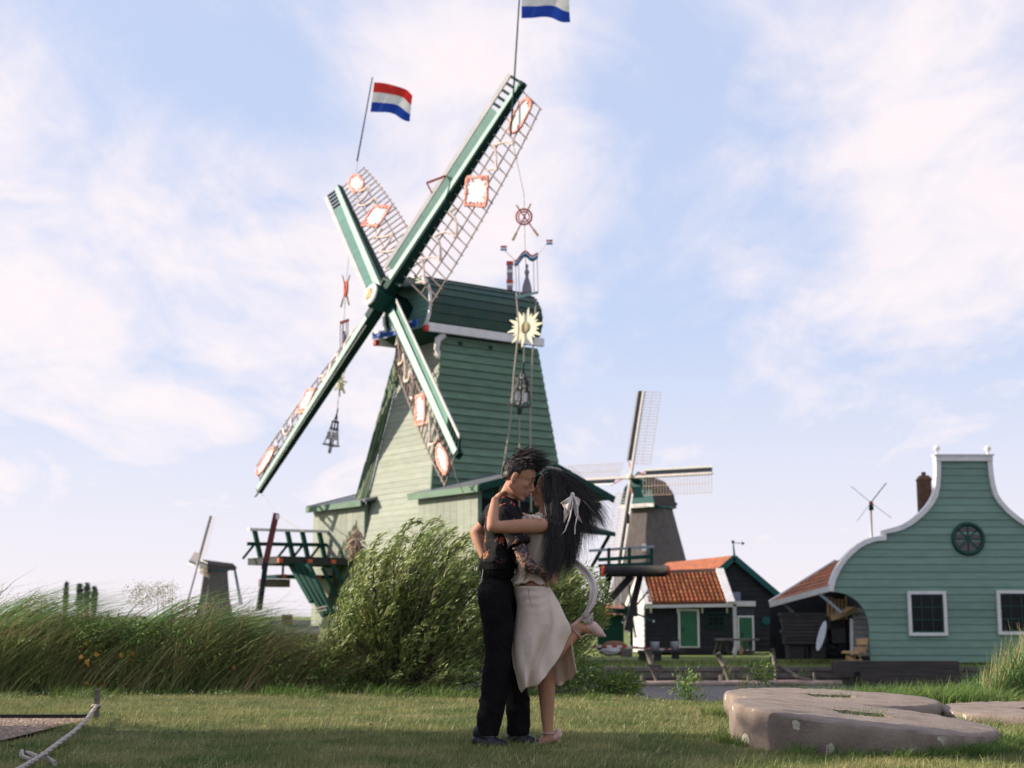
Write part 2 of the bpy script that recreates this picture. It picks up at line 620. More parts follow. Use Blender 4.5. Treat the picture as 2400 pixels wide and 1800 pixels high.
# --- side wings (saw floor), open gable ends
EZ, RZ = 5.08, 5.9
for sg, s_in, s_out in ((1, 1.9, 6.1), (-1, 1.9, 6.1)):
    wing = MB()
    f0, f1, fr = 3.62, (-1.75 if sg > 0 else -2.3), .6
    # front wall (set in from the far open part on the near wing)
    s_wall = 5.7 if sg > 0 else s_out - .1
    wing.hexa([m_(sg * s_in, f0, .36), m_(sg * s_wall, f0, .36), m_(sg * s_wall, f0 - .12, .36), m_(sg * s_in, f0 - .12, .36)],
              [m_(sg * s_in, f0, EZ - .1), m_(sg * s_wall, f0, EZ - .1), m_(sg * s_wall, f0 - .12, EZ - .1), m_(sg * s_in, f0 - .12, EZ - .1)])
    wo = wing.build('wing_wall', G_MILL, mill)
    nb_ = 9
    for i in range(nb_):          # upright boards of the front wall
        sa, sb = s_in + (s_wall - s_in) * i / nb_, s_in + (s_wall - s_in) * (i + 1) / nb_
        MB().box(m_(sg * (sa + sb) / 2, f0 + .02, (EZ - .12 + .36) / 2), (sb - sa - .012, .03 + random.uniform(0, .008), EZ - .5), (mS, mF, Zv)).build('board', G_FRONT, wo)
    rf = MB()
    for (fa, za, fb, zb) in ((f0 + .25, EZ - .06, fr, RZ), (f1 - .25, EZ - .2, fr, RZ)):
        rf.hexa([m_(sg * (s_in - .4), fa, za), m_(sg * s_out, fa, za), m_(sg * s_out, fb, zb), m_(sg * (s_in - .4), fb, zb)],
                [m_(sg * (s_in - .4), fa, za + .09), m_(sg * s_out, fa, za + .09), m_(sg * s_out, fb, zb + .09), m_(sg * (s_in - .4), fb, zb + .09)])
    ro = rf.build('wing_roof', mat('grey_zinc_roof', (.16, .17, .18), (.11, .125, .13), 2, .5, .1, 20), mill)
    MB().beam(m_(sg * (s_in - .2), f0 + .3, EZ - .1), m_(sg * s_out, f0 + .3, EZ - .1), .08, .22).build('eave_board', G_MILL, ro)
    MB().beam(m_(sg * (s_out + .03), f1 - .25, EZ - .2), m_(sg * (s_out + .03), fr, RZ), .07, .24).build('verge_board', G_DARK, ro)
    MB().beam(m_(sg * (s_out + .03), f0 + .25, EZ - .06), m_(sg * (s_out + .03), fr, RZ), .07, .24).build('verge_board', G_DARK, ro)
    bk = MB()
    s_bk = 2.9 if sg > 0 else s_out * .94
    bk.hexa([m_(sg * s_in, f1 + .1, .4), m_(sg * s_bk, f1 + .1, .4), m_(sg * s_bk, f1, .4), m_(sg * s_in, f1, .4)],
            [m_(sg * s_in, f1 + .1, EZ - .25), m_(sg * s_bk, f1 + .1, EZ - .25), m_(sg * s_bk, f1, EZ - .25), m_(sg * s_in, f1, EZ - .25)])
    bk.build('back_wall', BLACKB, mill)
    MB().box(m_(sg * (s_in + s_out) / 2, (f0 + f1) / 2, .42), (s_out - s_in - .1, f0 - f1 - .1, .14), (mS, mF, Zv)).build('saw_floor', WOOD_D, mill)
    if sg > 0:
        MB().box(m_(4.4, 2.0, 2.75), (.1, 2.8, 4.5), (mS, mF, Zv)).build('shade_board', BLACKB, mill)  # added black board standing in for the shade inside the open wing
    for f_ in ((2.4,) if sg > 0 else (2.4, -.2, -1.6)):
        MB().beam(m_(sg * (s_out - .5), f_, .4), m_(sg * (s_out - .5), f_, EZ - .2), .16).build('post', G_DARK, mill)
    MB().beam(m_(sg * (s_out - .5), f0, EZ - .25), m_(sg * (s_out - .5), f1, EZ - .4), .18, .22).build('tie_beam', G_DARK, mill)
    if sg > 0:
        # red painted boxes and lower awning under the near wing
        aw = MB()
        aw.hexa([m_(4.6, 1.2, 3.9), m_(6.3, 1.2, 3.7), m_(6.3, -1.9, 3.55), m_(4.6, -1.9, 3.75)], [m_(4.6, 1.2, 4.25), m_(6.3, 1.2, 3.85), m_(6.3, -1.9, 3.7), m_(4.6, -1.9, 4.1)])
        aw.build('awning', G_DARK, mill)
        MB().beam(m_(6.2, -1.7, 3.6), m_(5.2, -1.7, 2.5), .09).build('brace', G_DARK, mill)
        MB().box(m_(6.2, -.5, 4.75), (.12, .5, .2), (mS, mF, Zv)).build('painted_beam_end', ORANGE_R, mill)
        MB().box(m_(4.5, 3.3, 4.7), (.16, .16, .16), (mS, mF, Zv)).build('painted_beam_end', ORANGE_R, mill)



def d_(s, f, z):
    return m_(s + .12, f - .22, z + .06)


# --- loading decks
deck = MB()
deck.hexa([d_(-5.3, 7.1, 2.62), d_(-2.6, 7.1, 2.62), d_(-2.6, 3.6, 2.62), d_(-5.3, 3.6, 2.62)], [d_(-5.3, 7.1, 2.84), d_(-2.6, 7.1, 2.84), d_(-2.6, 3.6, 2.84), d_(-5.3, 3.6, 2.84)])
dk = deck.build('loading_deck', mat('deck_underside', (.02, .03, .028), (.03, .035, .03), 5, .7, .3), mill)
for i in range(14):
    f_ = 3.75 + i * .25
    MB().box(d_(-3.95, f_, 2.86), (2.74, .235, .04), (mS, mF, Zv)).build('plank', WOOD_D, dk)
for f_ in (7.12, 5.9, 4.9, 3.9):
    MB().box(d_(-2.55, f_, 2.72), (.14, .16, .14), (mS, mF, Zv)).build('painted_beam_end', ORANGE_R, dk)
rail = MB()
sR = -4.9
for f_ in (7.0, 5.6, 4.95, 4.2):
    rail.beam(d_(sR, f_ - .25, 2.85), d_(sR, f_ + .05, 3.95), .15)
    rail.beam(d_(sR - .0, f_ + .5, 2.85), d_(sR, f_, 3.45), .08)
rail.beam(d_(sR - .06, 7.3, 3.42), d_(sR - .06, 3.7, 3.48), .09, .14)
rail.build('railing', G_DARK, dk)
MB().beam(d_(sR, 7.3, 3.97), d_(sR, 3.6, 4.0), .2, .1).build('hand_rail', WHITE, dk)
lowd = MB()
lowd.box(d_(-5.0, 4.9, 2.2), (1.6, 2.6, .12), (mS, mF, Zv))
lo = lowd.build('lower_deck', G_DARK, mill)
lr = MB()
for f_ in (6.1, 5.0, 3.9):
    lr.beam(d_(-4.3, f_, 2.26), d_(-4.3, f_, 2.8), .08)
lr.beam(d_(-4.3, 6.2, 2.62), d_(-4.3, 3.7, 2.62), .05, .08)
lr.build('railing', G_DARK, lo)
for f_ in (6.1, 4.6):
    MB().box(d_(-4.16, f_, 2.2), (.1, .13, .13), (mS, mF, Zv)).build('painted_beam_end', ORANGE_R, lo)
MB().box(d_(-5.2, 6.0, 1.95), (.5, 1.1, .3), (mS, mF, Zv)).build('beam_head', WOOD_G, lo)
for i in range(4):
    p, q = P(682 + i * 13, 1322, 53.5 - i * .2), P(752 + i * 8, 1446 - i * 3, 52.2)
    if i == 0:
        q = p.lerp(q, .72)
    MB().beam(p, q, .17).build('strut', G_DARK, mill)
MB().beam(P(755, 1330, 54), P(790, 1398, 54), .13).build('strut', G_DARK, mill)
MB().beam(P(778, 1322, 53.4), P(812, 1378, 53.4), .13).build('strut', G_DARK, mill)
for yy in (1424, 1432):
    MB().tube([P(740, yy + 3, 51.9), P(766, yy - 3, 51.7)], .03, 5).build('lashing', ROPE, mill)
# near side boom, railing and log
rr = thing('log_deck', 'near log loading deck with dark green railing beside the thatched mill', 'deck', P(1450, 1480, 46.5))
MB().hexa([P(1405, 1352, 46), P(1560, 1352, 46), P(1560, 1350, 48.2), P(1405, 1350, 48.2)], [P(1405, 1328, 46), P(1560, 1328, 46), P(1560, 1327, 48.2), P(1405, 1327, 48.2)]).build('platform', WOOD_D, rr)
rl = MB()
for x in (1427, 1475, 1527):
    rl.beam(P(x, 1330, 46.3), P(x, 1284, 46.3), .1)
rl.beam(P(1402, 1312, 46.25), P(1530, 1304, 46.25), .06, .12)
rl.beam(P(1402, 1326, 46.25), P(1530, 1321, 46.25), .06, .1)
rl.build('railing', G_DARK, rr)
MB().beam(P(1380, 1291, 46.3), P(1532, 1281, 46.3), .1, .08).build('hand_rail', mat('grey_rail_paint', (.3, .33, .36), (.25, .28, .3), 4, .6), rr)
for x in (1428, 1500):
    MB().beam(P(x, 1350, 47), P(x - 30, 1478, 47), .2).build('leg', WOOD_D, rr)
MB().beam(P(1480, 1350, 46.5), P(1425, 1410, 46.5), .22).build('brace', WOOD_D, rr)
lg = MB()
lg.tube([P(1416, 1338, 45.8), P(1564, 1336, 45.8)], .155, 12)
lg.build('log', WOOD_D, rr, True)
for x in (1413, 1566):
    MB().tube([P(x - 2, 1338, 45.8), P(x + 3, 1338, 45.8)], .16, 12).build('painted_end', RED, rr)

# --- cap
cap_h, cap_w = 2.35, 1.62
prof = []
for k in range(19):
    a = R(-42 + 264 * k / 18)
    prof.append((1.66 * math.cos(a), 12.3 + 1.34 * math.sin(a)))
cF0, cF1 = 2.75, -2.2
capm = MB()
polyf = [m_(s - .18, cF0 - .05, z) for (s, z) in prof]
capm.prism(polyf, -mF * (cF0 - cF1 - .1))
cap = capm.build('cap', G_SAIL, mill)
for k in range(18):                       # lapped roof boards along the barrel
    (s0, z0), (s1, z1) = prof[k], prof[k + 1]
    nn = (mS * ((s0 + s1) / 2 / 1.66) + Zv * (((z0 + z1) / 2 - 12.3) / 1.34)).normalized()
    a0, a1 = m_(s0 - .18, cF0 + .14, z0), m_(s1 - .18, cF0 + .14 - .3 * ((z1 - 11.4) / 2.35) ** 4, z1)
    b0, b1 = m_(s0 - .18, cF1 - .12, z0), m_(s1 - .18, cF1 - .12, z1)
    lo_, hi_ = (.06, .02) if k < 9 else (.02, .06)
    MB().hexa([a0, b0, b1, a1], [a0 + nn * lo_, b0 + nn * lo_, b1 + nn * hi_, a1 + nn * hi_]).build('roof_board', G_CAP, cap)
# white curved verge at the front of the cap, white sill beams
vg = MB()
pts = [m_((s - .18) * 1.02, cF0 + .2 - .3 * ((z - 11.4) / 2.35) ** 4, z + .02) for (s, z) in prof]
for a, b in zip(pts[:-1], pts[1:]):
    vg.beam(a, b, .1, .1)
vg.build('white_verge', WHITE, cap)
for s_ in (1.62, -1.98):
    MB().beam(m_(s_, cF0 + .4, 11.36), m_(s_, cF1 - .05, 11.36), .16, .32).build('sill_beam', WHITE, cap)
    MB().box(m_(s_, cF0 + .46, 11.3), (.18, .16, .22), (mS, mF, Zv)).build('red_beam_end', RED, cap)
br = MB()
br.tube([m_(1.5, 2.35, 11.15), m_(1.5, 2.6, 10.95), m_(1.45, 2.62, 10.6), m_(1.4, 2.45, 10.3)], [.14, .13, .11, .05], 8)
br.build('white_bracket', WHITE, cap, True)
# storm hood over the shaft
hood = MB()
for sg in (1, -1):
    hood.hexa([m_(-.2, 2.3, 13.62), m_(-.2, 4.0, 13.38), m_(-.2 + sg * .85, 3.75, 12.98), m_(-.2 + sg * 1.1, 2.3, 13.15)],
              [m_(-.2, 2.3, 13.7), m_(-.2, 4.0, 13.46), m_(-.2 + sg * .85, 3.75, 13.06), m_(-.2 + sg * 1.1, 2.3, 13.23)])
hood.build('shaft_hood', G_CAP, cap)
# front gable boards, carved beard board in blue and white
for k in range(9):
    z = 11.62 + k * .2
    hw = 1.6 * math.sqrt(max(.02, 1 - ((z - 12.3) / 1.34) ** 2))
    MB().box(m_(-.18, cF0 + .02, z), (hw * 2, .05, .19), (mS, mF, Zv)).build('gable_board', G_SAIL, cap)
bd = MB()
for k in range(10):
    s0 = -1.75 + k * .32
    up_ = .1 * abs(k - 4.5) / 4.5
    bd.box(m_(s0 + .16, cF0 + .75, 11.45 - .05 + up_), (.325, .07, .26), (mS, mF, Zv))
bo = bd.build('beard_board', BLUE_P, mill)
for k in range(5):
    s0 = -1.5 + k * .6
    MB().box(m_(s0 + .1, cF0 + .795, 11.47 + .06 * abs(k - 2)), (.3, .03, .09), (mS, mF, Zv)).build('white_panel', WHITE, bo)
MB().hexa([m_(-1.5, 2.3, 11.0), m_(1.2, 2.3, 11.0), m_(1.2, 2.0, 11.0), m_(-1.5, 2.0, 11.0)], [m_(-1.5, 3.2, 11.38), m_(1.2, 3.2, 11.38), m_(1.2, 2.0, 11.38), m_(-1.5, 2.0, 11.38)]).build('cap_soffit', G_DARK, cap)

# --- sails
sN = Vector((-.78707, -.57176, .23153)).normalized()
sU = Vector((.54195, -.46165, .70226)).normalized()
sV = sN.cross(sU).normalized()
SL = 9.84
MB().beam(HUB - sN * 2.2, HUB + sN * .28, .62, .62, up=sU).build('wind_shaft', G_SAILD, mill)
pl = MB()
pl.lathe(HUB + sN * .62, [(.42, 0), (.44, .06), (.38, .1)], 20, sN)
po = pl.build('hub_plate', WHITE, mill)
st = MB()
for k in range(8):
    a = 2 * PI * k / 8
    d = sU * math.cos(a) + sV * math.sin(a)
    st.beam(HUB + sN * .74, HUB + sN * .74 + d * .26, .07, .03, up=sN)
st.build('gilt_star', mat('gilt', (.5, .3, .06), (.4, .22, .04), 5, .4), po)
MB().box(HUB + sN * .3, (.72, .72, .66), (sU, sV, sN)).build('poll_end', G_DARK, mill)
random.seed(11)
LATT = mat('lattice_laths', (.2, .15, .13), (.32, .24, .21), 4, .8)
GARL = mat('cream_garland', (.8, .68, .6), (.7, .55, .47), 9, .9, .3)
for ai, (U, W) in enumerate(((sU, -sV), (sV, sU), (-sU, sV), (-sV, -sU))):
    Nz = sN * (.1 if ai % 2 == 0 else -.24) + HUB * 0
    base = HUB + Nz

    def wd(a):
        ph = R(30 - 14 * a / SL) if ai != 2 else R(25 - 24 * a / SL)
        return (W * math.cos(ph) - sN * math.sin(ph))

    def bd_(a):
        ph = R(30 - 3 * a / SL) if ai != 2 else R(26)
        return -W * math.cos(ph) + sN * math.sin(ph)

    root = MB()
    root.hexa([base + U * .25 - W * .2 - sN * .24, base + U * .25 + W * .2 - sN * .24, base + U * .25 + W * .2 + sN * .22, base + U * .25 - W * .2 + sN * .22],
              [base + U * SL - W * .12 - sN * .12, base + U * SL + W * .12 - sN * .12, base + U * SL + W * .12 + sN * .1, base + U * SL - W * .12 + sN * .1])
    sail = root.build('sail', G_SAILD, mill)
    # pale face board on the stock
    fb = MB()
    fb.hexa([base + U * .9 - W * .21 + sN * .225, base + U * .9 + W * .1 + sN * .225, base + U * .9 + W * .1 + sN * .25, base + U * .9 - W * .21 + sN * .25],
            [base + U * (SL - .1) - W * .15 + sN * .105, base + U * (SL - .1) + W * .09 + sN * .105, base + U * (SL - .1) + W * .09 + sN * .14, base + U * (SL - .1) - W * .15 + sN * .14])
    fb.build('face_board', G_SAILL, sail)
    # leading boards: green panels with a white outer edge
    a0, a1, w0, w1, w2 = 1.15, SL - 1.45, .17, .60, .76
    ns = 6
    for k in range(ns):
        aa, ab = a0 + (a1 - a0) * k / ns, a0 + (a1 - a0) * (k + 1) / ns - .012
        q = [base + U * aa + bd_(aa) * w0, base + U * ab + bd_(ab) * w0, base + U * ab + bd_(ab) * w1, base + U * aa + bd_(aa) * w1]
        MB().hexa(q, [p + sN * .035 for p in q]).build('leading_board', G_SAIL, sail)
    eb = MB()
    for k in range(8):
        aa, ab = a0 - .15 + (SL - .1 - a0 + .15) * k / 8, a0 - .15 + (SL - .1 - a0 + .15) * (k + 1) / 8
        q = [base + U * aa + bd_(aa) * w1, base + U * ab + bd_(ab) * w1, base + U * ab + bd_(ab) * w2, base + U * aa + bd_(aa) * w2]
        eb.hexa(q, [p + sN * .05 for p in q])
    eb.build('edge_board', SAIL_W, sail)
    for k in range(5):
        aa = a1 + .22 + k * .29
        MB().beam(base + U * aa + bd_(aa) * .1, base + U * (aa - .06) + bd_(aa) * w1, .1, .07, up=sN).build('rung', G_SAILD, sail)
    # lattice
    lt = MB()
    la0, la1 = 1.3, SL - .25

    def lw_(a):
        return 1.92 - .55 * (a / SL) ** 3
    nb = 23
    for k in range(nb):
        aa = la0 + (la1 - la0) * k / (nb - 1)
        wv = wd(aa)
        lt.beam(base + U * aa - wv * .05, base + U * aa + wv * (lw_(aa) + .08), .04, .04, up=sN)
    for fr_ in (.36, .68, 1.0):
        pp = [base + U * (la0 + (la1 - la0) * k / 10) + wd(la0 + (la1 - la0) * k / 10) * lw_(la0 + (la1 - la0) * k / 10) * fr_ for k in range(11)]
        for a, b in zip(pp[:-1], pp[1:]):
            lt.beam(a, b, .04, .04, up=sN)
    lt.build('lattice', LATT, sail, kind='stuff')
    # ornaments: framed white panels, garland
    def lp(a, w):
        return base + U * a + wd(a) * w + sN * .07
    for (ac, hw, hh, kind_) in ((5.72, .5, .5, 'r'), (8.9, .34, .66, 'l')):
        if kind_ == 'r':
            poly = [lp(ac + .13, .33), lp(ac + .71, 1.12), lp(ac - .09, 1.74), lp(ac - .64, .92)]
        else:
            poly = []
            for k in range(14):
                t = 2 * PI * k / 14
                poly.append(lp(ac + hh * math.cos(t), .86 + hw * math.sin(t) * (1 + .15 * math.cos(2 * t + .6))))
        MB().prism(poly, sN * .03).build('white_panel', WHITE_B, sail)
        frm = MB()
        cen = sum(poly, Vector()) / len(poly)
        for p, q in zip(poly, poly[1:] + poly[:1]):
            sub = 5 if kind_ == 'r' else 1
            for i in range(sub):
                p1, q1 = p.lerp(q, i / sub), p.lerp(q, (i + 1) / sub)
                jj = (p1 - cen) * random.uniform(.02, .12)
                frm.beam(p1 + jj * .5 + sN * .02, q1 + (q1 - cen) * random.uniform(.0, .1) + sN * .02, random.uniform(.06, .13), .08, up=sN)
                if random.random() < .7:
                    frm.beam(p1 + sN * .05, p1.lerp(cen, random.uniform(.15, .34)) + sN * .05, .05, .03, up=sN)
        frm.build('red_frame', mat('faded_red_festoon', (.62, .2, .13), (.75, .42, .34), 5, .8, contrast=(.4, .6)), sail)
    if ai == 0:
        rb0 = P(1045, 412, 50.6)
        rbk = MB()
        rbk.beam(rb0, P(1000, 429, 50.6), .09, .06)
        rbk.beam(P(1000, 429, 50.6), P(1013, 453, 50.6), .07, .05)
        rbk.build('red_bracket', RED, sail)
    for (ga, gb) in ((1.5, 4.7), (6.6, 8.2)):
        pts = []
        kk = int((gb - ga) / .11)
        for k in range(kk + 1):
            a = ga + (gb - ga) * k / kk
            pts.append(lp(a + .12 * math.sin(k * 1.3), .95 + .42 * math.sin(k * .62 + ai)) + sN * .04)
        MB().tube(pts, [.035 + .03 * abs(math.sin(k * .62)) for k in range(kk + 1)], 5).build('garland', GARL, sail)
# ------------------------------------------------------------------ green house with the bell gable
HY = 50.0
hs_ = HY / FPX


HXC = P(2258.8, 1076, HY).x


def hx(cx_, cy_=1000):             # facade coordinates: metres from the gable's middle line
    return P(1800 + cx_ / 2.765, 1020 + cy_ / 2.765, HY).x - HXC




def hz(cy_):
    return P(2259, 1020 + cy_ / 2.765, HY).z


house = thing('green_house', 'green weatherboarded house with white trimmed bell gable and round window', 'house', (HXC, HY, ISLE_Z))
cont = [(668, 1475), (660, 1280), (655, 1220), (645, 1185), (630, 1145), (610, 1110), (587, 1082), (560, 1060), (530, 1042), (500, 1028), (465, 1019), (424, 1015), (428, 980), (438, 940), (455, 900), (480, 853), (510, 812),
        (548, 772), (590, 735), (635, 708), (680, 692), (725, 684), (764, 681), (766, 637), (820, 628), (880, 610), (925, 585), (960, 562), (1003, 525), (1040, 488), (1075, 442), (1100, 395), (1113, 330), (1118, 262), (1118, 165)]
cpts = [(hx(x, y), hz(y)) for x, y in cont]


def left_at(z):
    for (x0, z0), (x1, z1) in zip(cpts[:-1], cpts[1:]):
        if z0 <= z <= z1:
            t = (z - z0) / max(1e-6, z1 - z0)
            return x0 + (x1 - x0) * t
    return cpts[-1][0] if z > cpts[-1][1] else cpts[0][0]


ztop = cpts[-1][1]
zbot = cpts[0][1]
nb = 27
bh = (ztop - zbot) / nb
fac = MB()
sil = [(HXC + x, HY + .08, z) for x, z in cpts] + [(HXC - x, HY + .08, z) for x, z in reversed(cpts)]
fac.prism(sil, (0, .12, 0))
facade = fac.build('facade', G_HOUSE, house)
random.seed(3)
for i in range(nb):
    z0, z1 = zbot + i * bh, zbot + (i + 1) * bh
    zs = [z0 + .006 + (z1 - z0 - .012) * k / 6 for k in range(7)]
    xs = [left_at(z) for z in zs]
    th = .045 + random.uniform(-.006, .006)
    mb = MB()
    vs, fs = [], []
    for k in range(7):
        yy = HY + .08 - th + (.03 * k / 6)
        for sx in (1, -1):
            vs.append((HXC + xs[k] * sx, yy, zs[k]))
            vs.append((HXC + xs[k] * sx, HY + .08, zs[k]))
    for k in range(6):
        b, t = k * 4, k * 4 + 4
        fs += [(b, b + 2, t + 2, t), (b + 1, t + 1, t + 3, b + 3), (b, t, t + 1, b + 1), (b + 2, b + 3, t + 3, t + 2)]
    fs += [(0, 1, 3, 2), (24, 26, 27, 25)]
    mb.add(vs, fs).build('board', G_HOUSE, facade)
# white band following the gable
for sx in (1, -1):
    tb = MB()
    pl_ = [Vector((x * sx, 0, z)) for x, z in cpts[11:]]
    for i, (a, b) in enumerate(zip(pl_[:-1], pl_[1:])):
        d = (b - a).normalized()
        n_ = Vector((-d.z, 0, d.x)) * sx

        def nrm(j):
            v = Vector()
            for q in (j - 1, j):
                if 0 <= q < len(pl_) - 1:
                    e = (pl_[q + 1] - pl_[q]).normalized()
                    v += Vector((-e.z, 0, e.x)) * sx
            v.normalize()
            return v * .165
        o1, o2 = pl_[i], pl_[i + 1]
        p1, p2 = o1 + nrm(i), o2 + nrm(i + 1)
        Y0, Y1 = HY - .06, HY + .3
        q = [Vector((HXC + p.x, 0, p.z)) for p in (o1, o2, p2, p1)]
        tb.hexa([v + Vector((0, Y0, 0)) for v in q], [v + Vector((0, Y1, 0)) for v in q])
    tb.build('gable_trim', WHITE, facade)
xt = abs(cpts[-1][0])
MB().box((HXC, HY + .12, ztop + .08), (2 * xt + .36, .4, .2)).build('top_board', WHITE, facade)
MB().box((HXC, HY + .12, ztop + .2), (2 * xt + .46, .48, .045)).build('cap_board', WHITE, facade)
for sx in (1, -1):
    MB().lathe((HXC + sx * (xt + .08), HY + .12, ztop + .222), [(.07, 0), (.05, .04), (.035, .09), (.07, .13), (.115, .19), (.12, .24), (.08, .3), (.02, .33)], 12).build('finial', WHITE, facade, True)


def px_window(xc0, xc1, yc0, yc1, nx_, ny_):
    x0, x1, z1, z0 = HXC + hx(xc0, (yc0 + yc1) / 2), HXC + hx(xc1, (yc0 + yc1) / 2), hz(yc0), hz(yc1)
    fr = MB()
    w = .11
    Y = HY + .0
    for (a, b, c, d) in ((x0, x0 + w, z0, z1), (x1 - w, x1, z0, z1), (x0 + w, x1 - w, z1 - w, z1), (x0 + w, x1 - w, z0, z0 + w)):
        fr.box(((a + b) / 2, Y - .01, (c + d) / 2), (b - a, .13, d - c))
    wo = fr.build('window', WHITE, house)
    sash = MB()
    xa, xb, za, zb = x0 + w, x1 - w, z0 + w, z1 - w
    for a, b, c, d in ((xa, xa + .06, za, zb), (xb - .06, xb, za, zb), (xa + .06, xb - .06, za, za + .06), (xa + .06, xb - .06, zb - .06, zb)):
        sash.box(((a + b) / 2, Y + .015, (c + d) / 2), (b - a, .05, d - c))
    for i in range(1, nx_):
        sash.box((xa + (xb - xa) * i / nx_, Y + .018, (za + zb) / 2), (.035, .04, zb - za - .12))
    for i in range(1, ny_):
        sash.box(((xa + xb) / 2, Y + .021, za + (zb - za) * i / ny_), (xb - xa - .12, .04, .035))
    sash.build('sash', mat('sash_green', (.01, .06, .045), None, 3, .4), wo)
    for i in range(nx_):
        for j in range(ny_):
            MB().box((xa + (xb - xa) * (i + .5) / nx_, Y + .03 + .002 * random.random(), za + (zb - za) * (j + .5) / ny_), ((xb - xa) / nx_ - .03, .012, (zb - za) / ny_ - .03)).build('pane', GLASS_D, wo)


px_window(907, 1157, 1010, 1300, 3, 3)
px_window(1485, 1735, 1005, 1293, 3, 3)
rw = Vector((HXC + hx(1299, 672), HY + .02, hz(672)))
rr_ = 96 / 2.765 * hs_
rwm = MB()
rwm.torus(rw, rr_, .075, (0, 1, 0), 32, 6)
rwo = rwm.build('round_window', mat('sash_green', (.01, .06, .045)), house, True)
MB().lathe(rw + Vector((0, .04, 0)), [(rr_, 0), (rr_, .02)], 32, (0, -1, 0)).build('pane', mat('violet_glass', (.03, .025, .04), None, 2, .1, spec=.6), rwo)
sp = MB()
for k in range(4):
    a = PI * k / 4
    d = Vector((math.cos(a), 0, math.sin(a))) * rr_
    sp.beam(rw - d + Vector((0, -.0 + .002 * k, 0)), rw + d + Vector((0, .002 * k, 0)), .045, .04, up=(0, 1, 0))
sp.build('glazing_bar', mat('sash_green', (.01, .06, .045)), rwo)
# walls and roof behind the gable
TILE = mat('orange_clay_tile', (.42, .13, .045), (.2, .07, .035), 5, .75, .3, 30, rand=.3, contrast=(.38, .68))
TILE_F = mat('orange_tile_roof', (.4, .12, .045), (.17, .06, .035), 3.5, .8, .5, 18, stretch=(1, 1, 1), contrast=(.3, .7))
hb = MB()
wx = 2.9
hb.hexa([(HXC - wx, HY + .25, ISLE_Z), (HXC + wx, HY + .25, ISLE_Z), (HXC + wx, HY + 6, ISLE_Z), (HXC - wx, HY + 6, ISLE_Z)],
        [(HXC - wx, HY + .25, 1.75), (HXC + wx, HY + .25, 1.75), (HXC + wx, HY + 6, 1.75), (HXC - wx, HY + 6, 1.75)])
hb.build('side_wall', BLACKB, house)
rfm = MB()
for sx in (1, -1):
    rfm.hexa([(HXC + sx * 3.3, HY + .2, 1.95), (HXC + sx * 3.3, HY + 6.2, 1.95), (HXC, HY + 6.2, 4.6), (HXC, HY + .2, 4.6)],
             [(HXC + sx * 3.3, HY + .2, 2.07), (HXC + sx * 3.3, HY + 6.2, 2.07), (HXC, HY + 6.2, 4.72), (HXC, HY + .2, 4.72)])
roofo = rfm.build('roof', TILE_F, house)
BRICKM = mat('chimney_brick', (.2, .1, .06), (.12, .065, .045), 8, .9, .4, 60, rand=.25)
chx, chy = P(2167, 1160, HY + 2.5).x, HY + 2.5
c0, c1 = P(2259, 1020 + 500 / 2.765, HY + 2.5).z - .6, P(2259, 1020 + 300 / 2.765, HY + 2.5).z
chm = MB()
chm.box((chx, chy, (c0 + c1) / 2), (.42, .42, c1 - c0))
cho = chm.build('chimney', mat('mortar', (.28, .24, .2), None, 20, .9), house)
nrow = 22
rh_ = (c1 - c0) / nrow
for r_ in range(nrow):
    z = c0 + rh_ * (r_ + .5)
    cuts = (-.21, -.03, .21) if r_ % 2 else (-.21, .05, .21)
    for a_, b_ in zip(cuts[:-1], cuts[1:]):
        MB().box((chx + (a_ + b_) / 2, chy - .215, z), (b_ - a_ - .012, .03, rh_ - .014)).build('brick', BRICKM, cho)
        MB().box((chx - .215, chy + (a_ + b_) / 2, z), (.03, b_ - a_ - .012, rh_ - .014)).build('brick', BRICKM, cho)
cp = MB()
cp.lathe((chx, chy, c1), [(.3, 0), (.34, .04), (.32, .1), (.2, .22)], 4)
cp.box((chx, chy, c1 + .28), (.13, .13, .14))
cp.build('chimney_cap', BRICKM, cho)

# ------------------------------------------------------------------ lean-to workshop on the left of the house
shed = thing('workshop_shed', 'open fronted workshop shed with low orange tiled roof beside the green house', 'shed', P(1900, 1560, 52))
A, B, C_ = P(1807, 1413, 53.2), P(1962, 1316, 54.2), P(1946, 1375, 49.9)
D_ = P(2030, 1300, 53.6)
E_ = P(2010, 1352, 49.9)
rs = MB()
th = Vector((0, 0, .1))
rs.add([A, C_, D_, B, A - th, C_ - th, D_ - th, B - th], [(0, 1, 2, 3), (7, 6, 5, 4), (0, 4, 5, 1), (1, 5, 6, 2), (2, 6, 7, 3), (3, 7, 4, 0)])
so = rs.build('roof', TILE_F, shed)
MB().beam(A + Vector((-.03, -.05, -.06)), C_ + Vector((.0, -.05, -.06)), .08, .2).build('fascia', WHITE, so)
MB().beam(A + Vector((-.06, 0, .03)), B + Vector((-.06, 0, .03)), .1, .1).build('verge', WHITE, so)
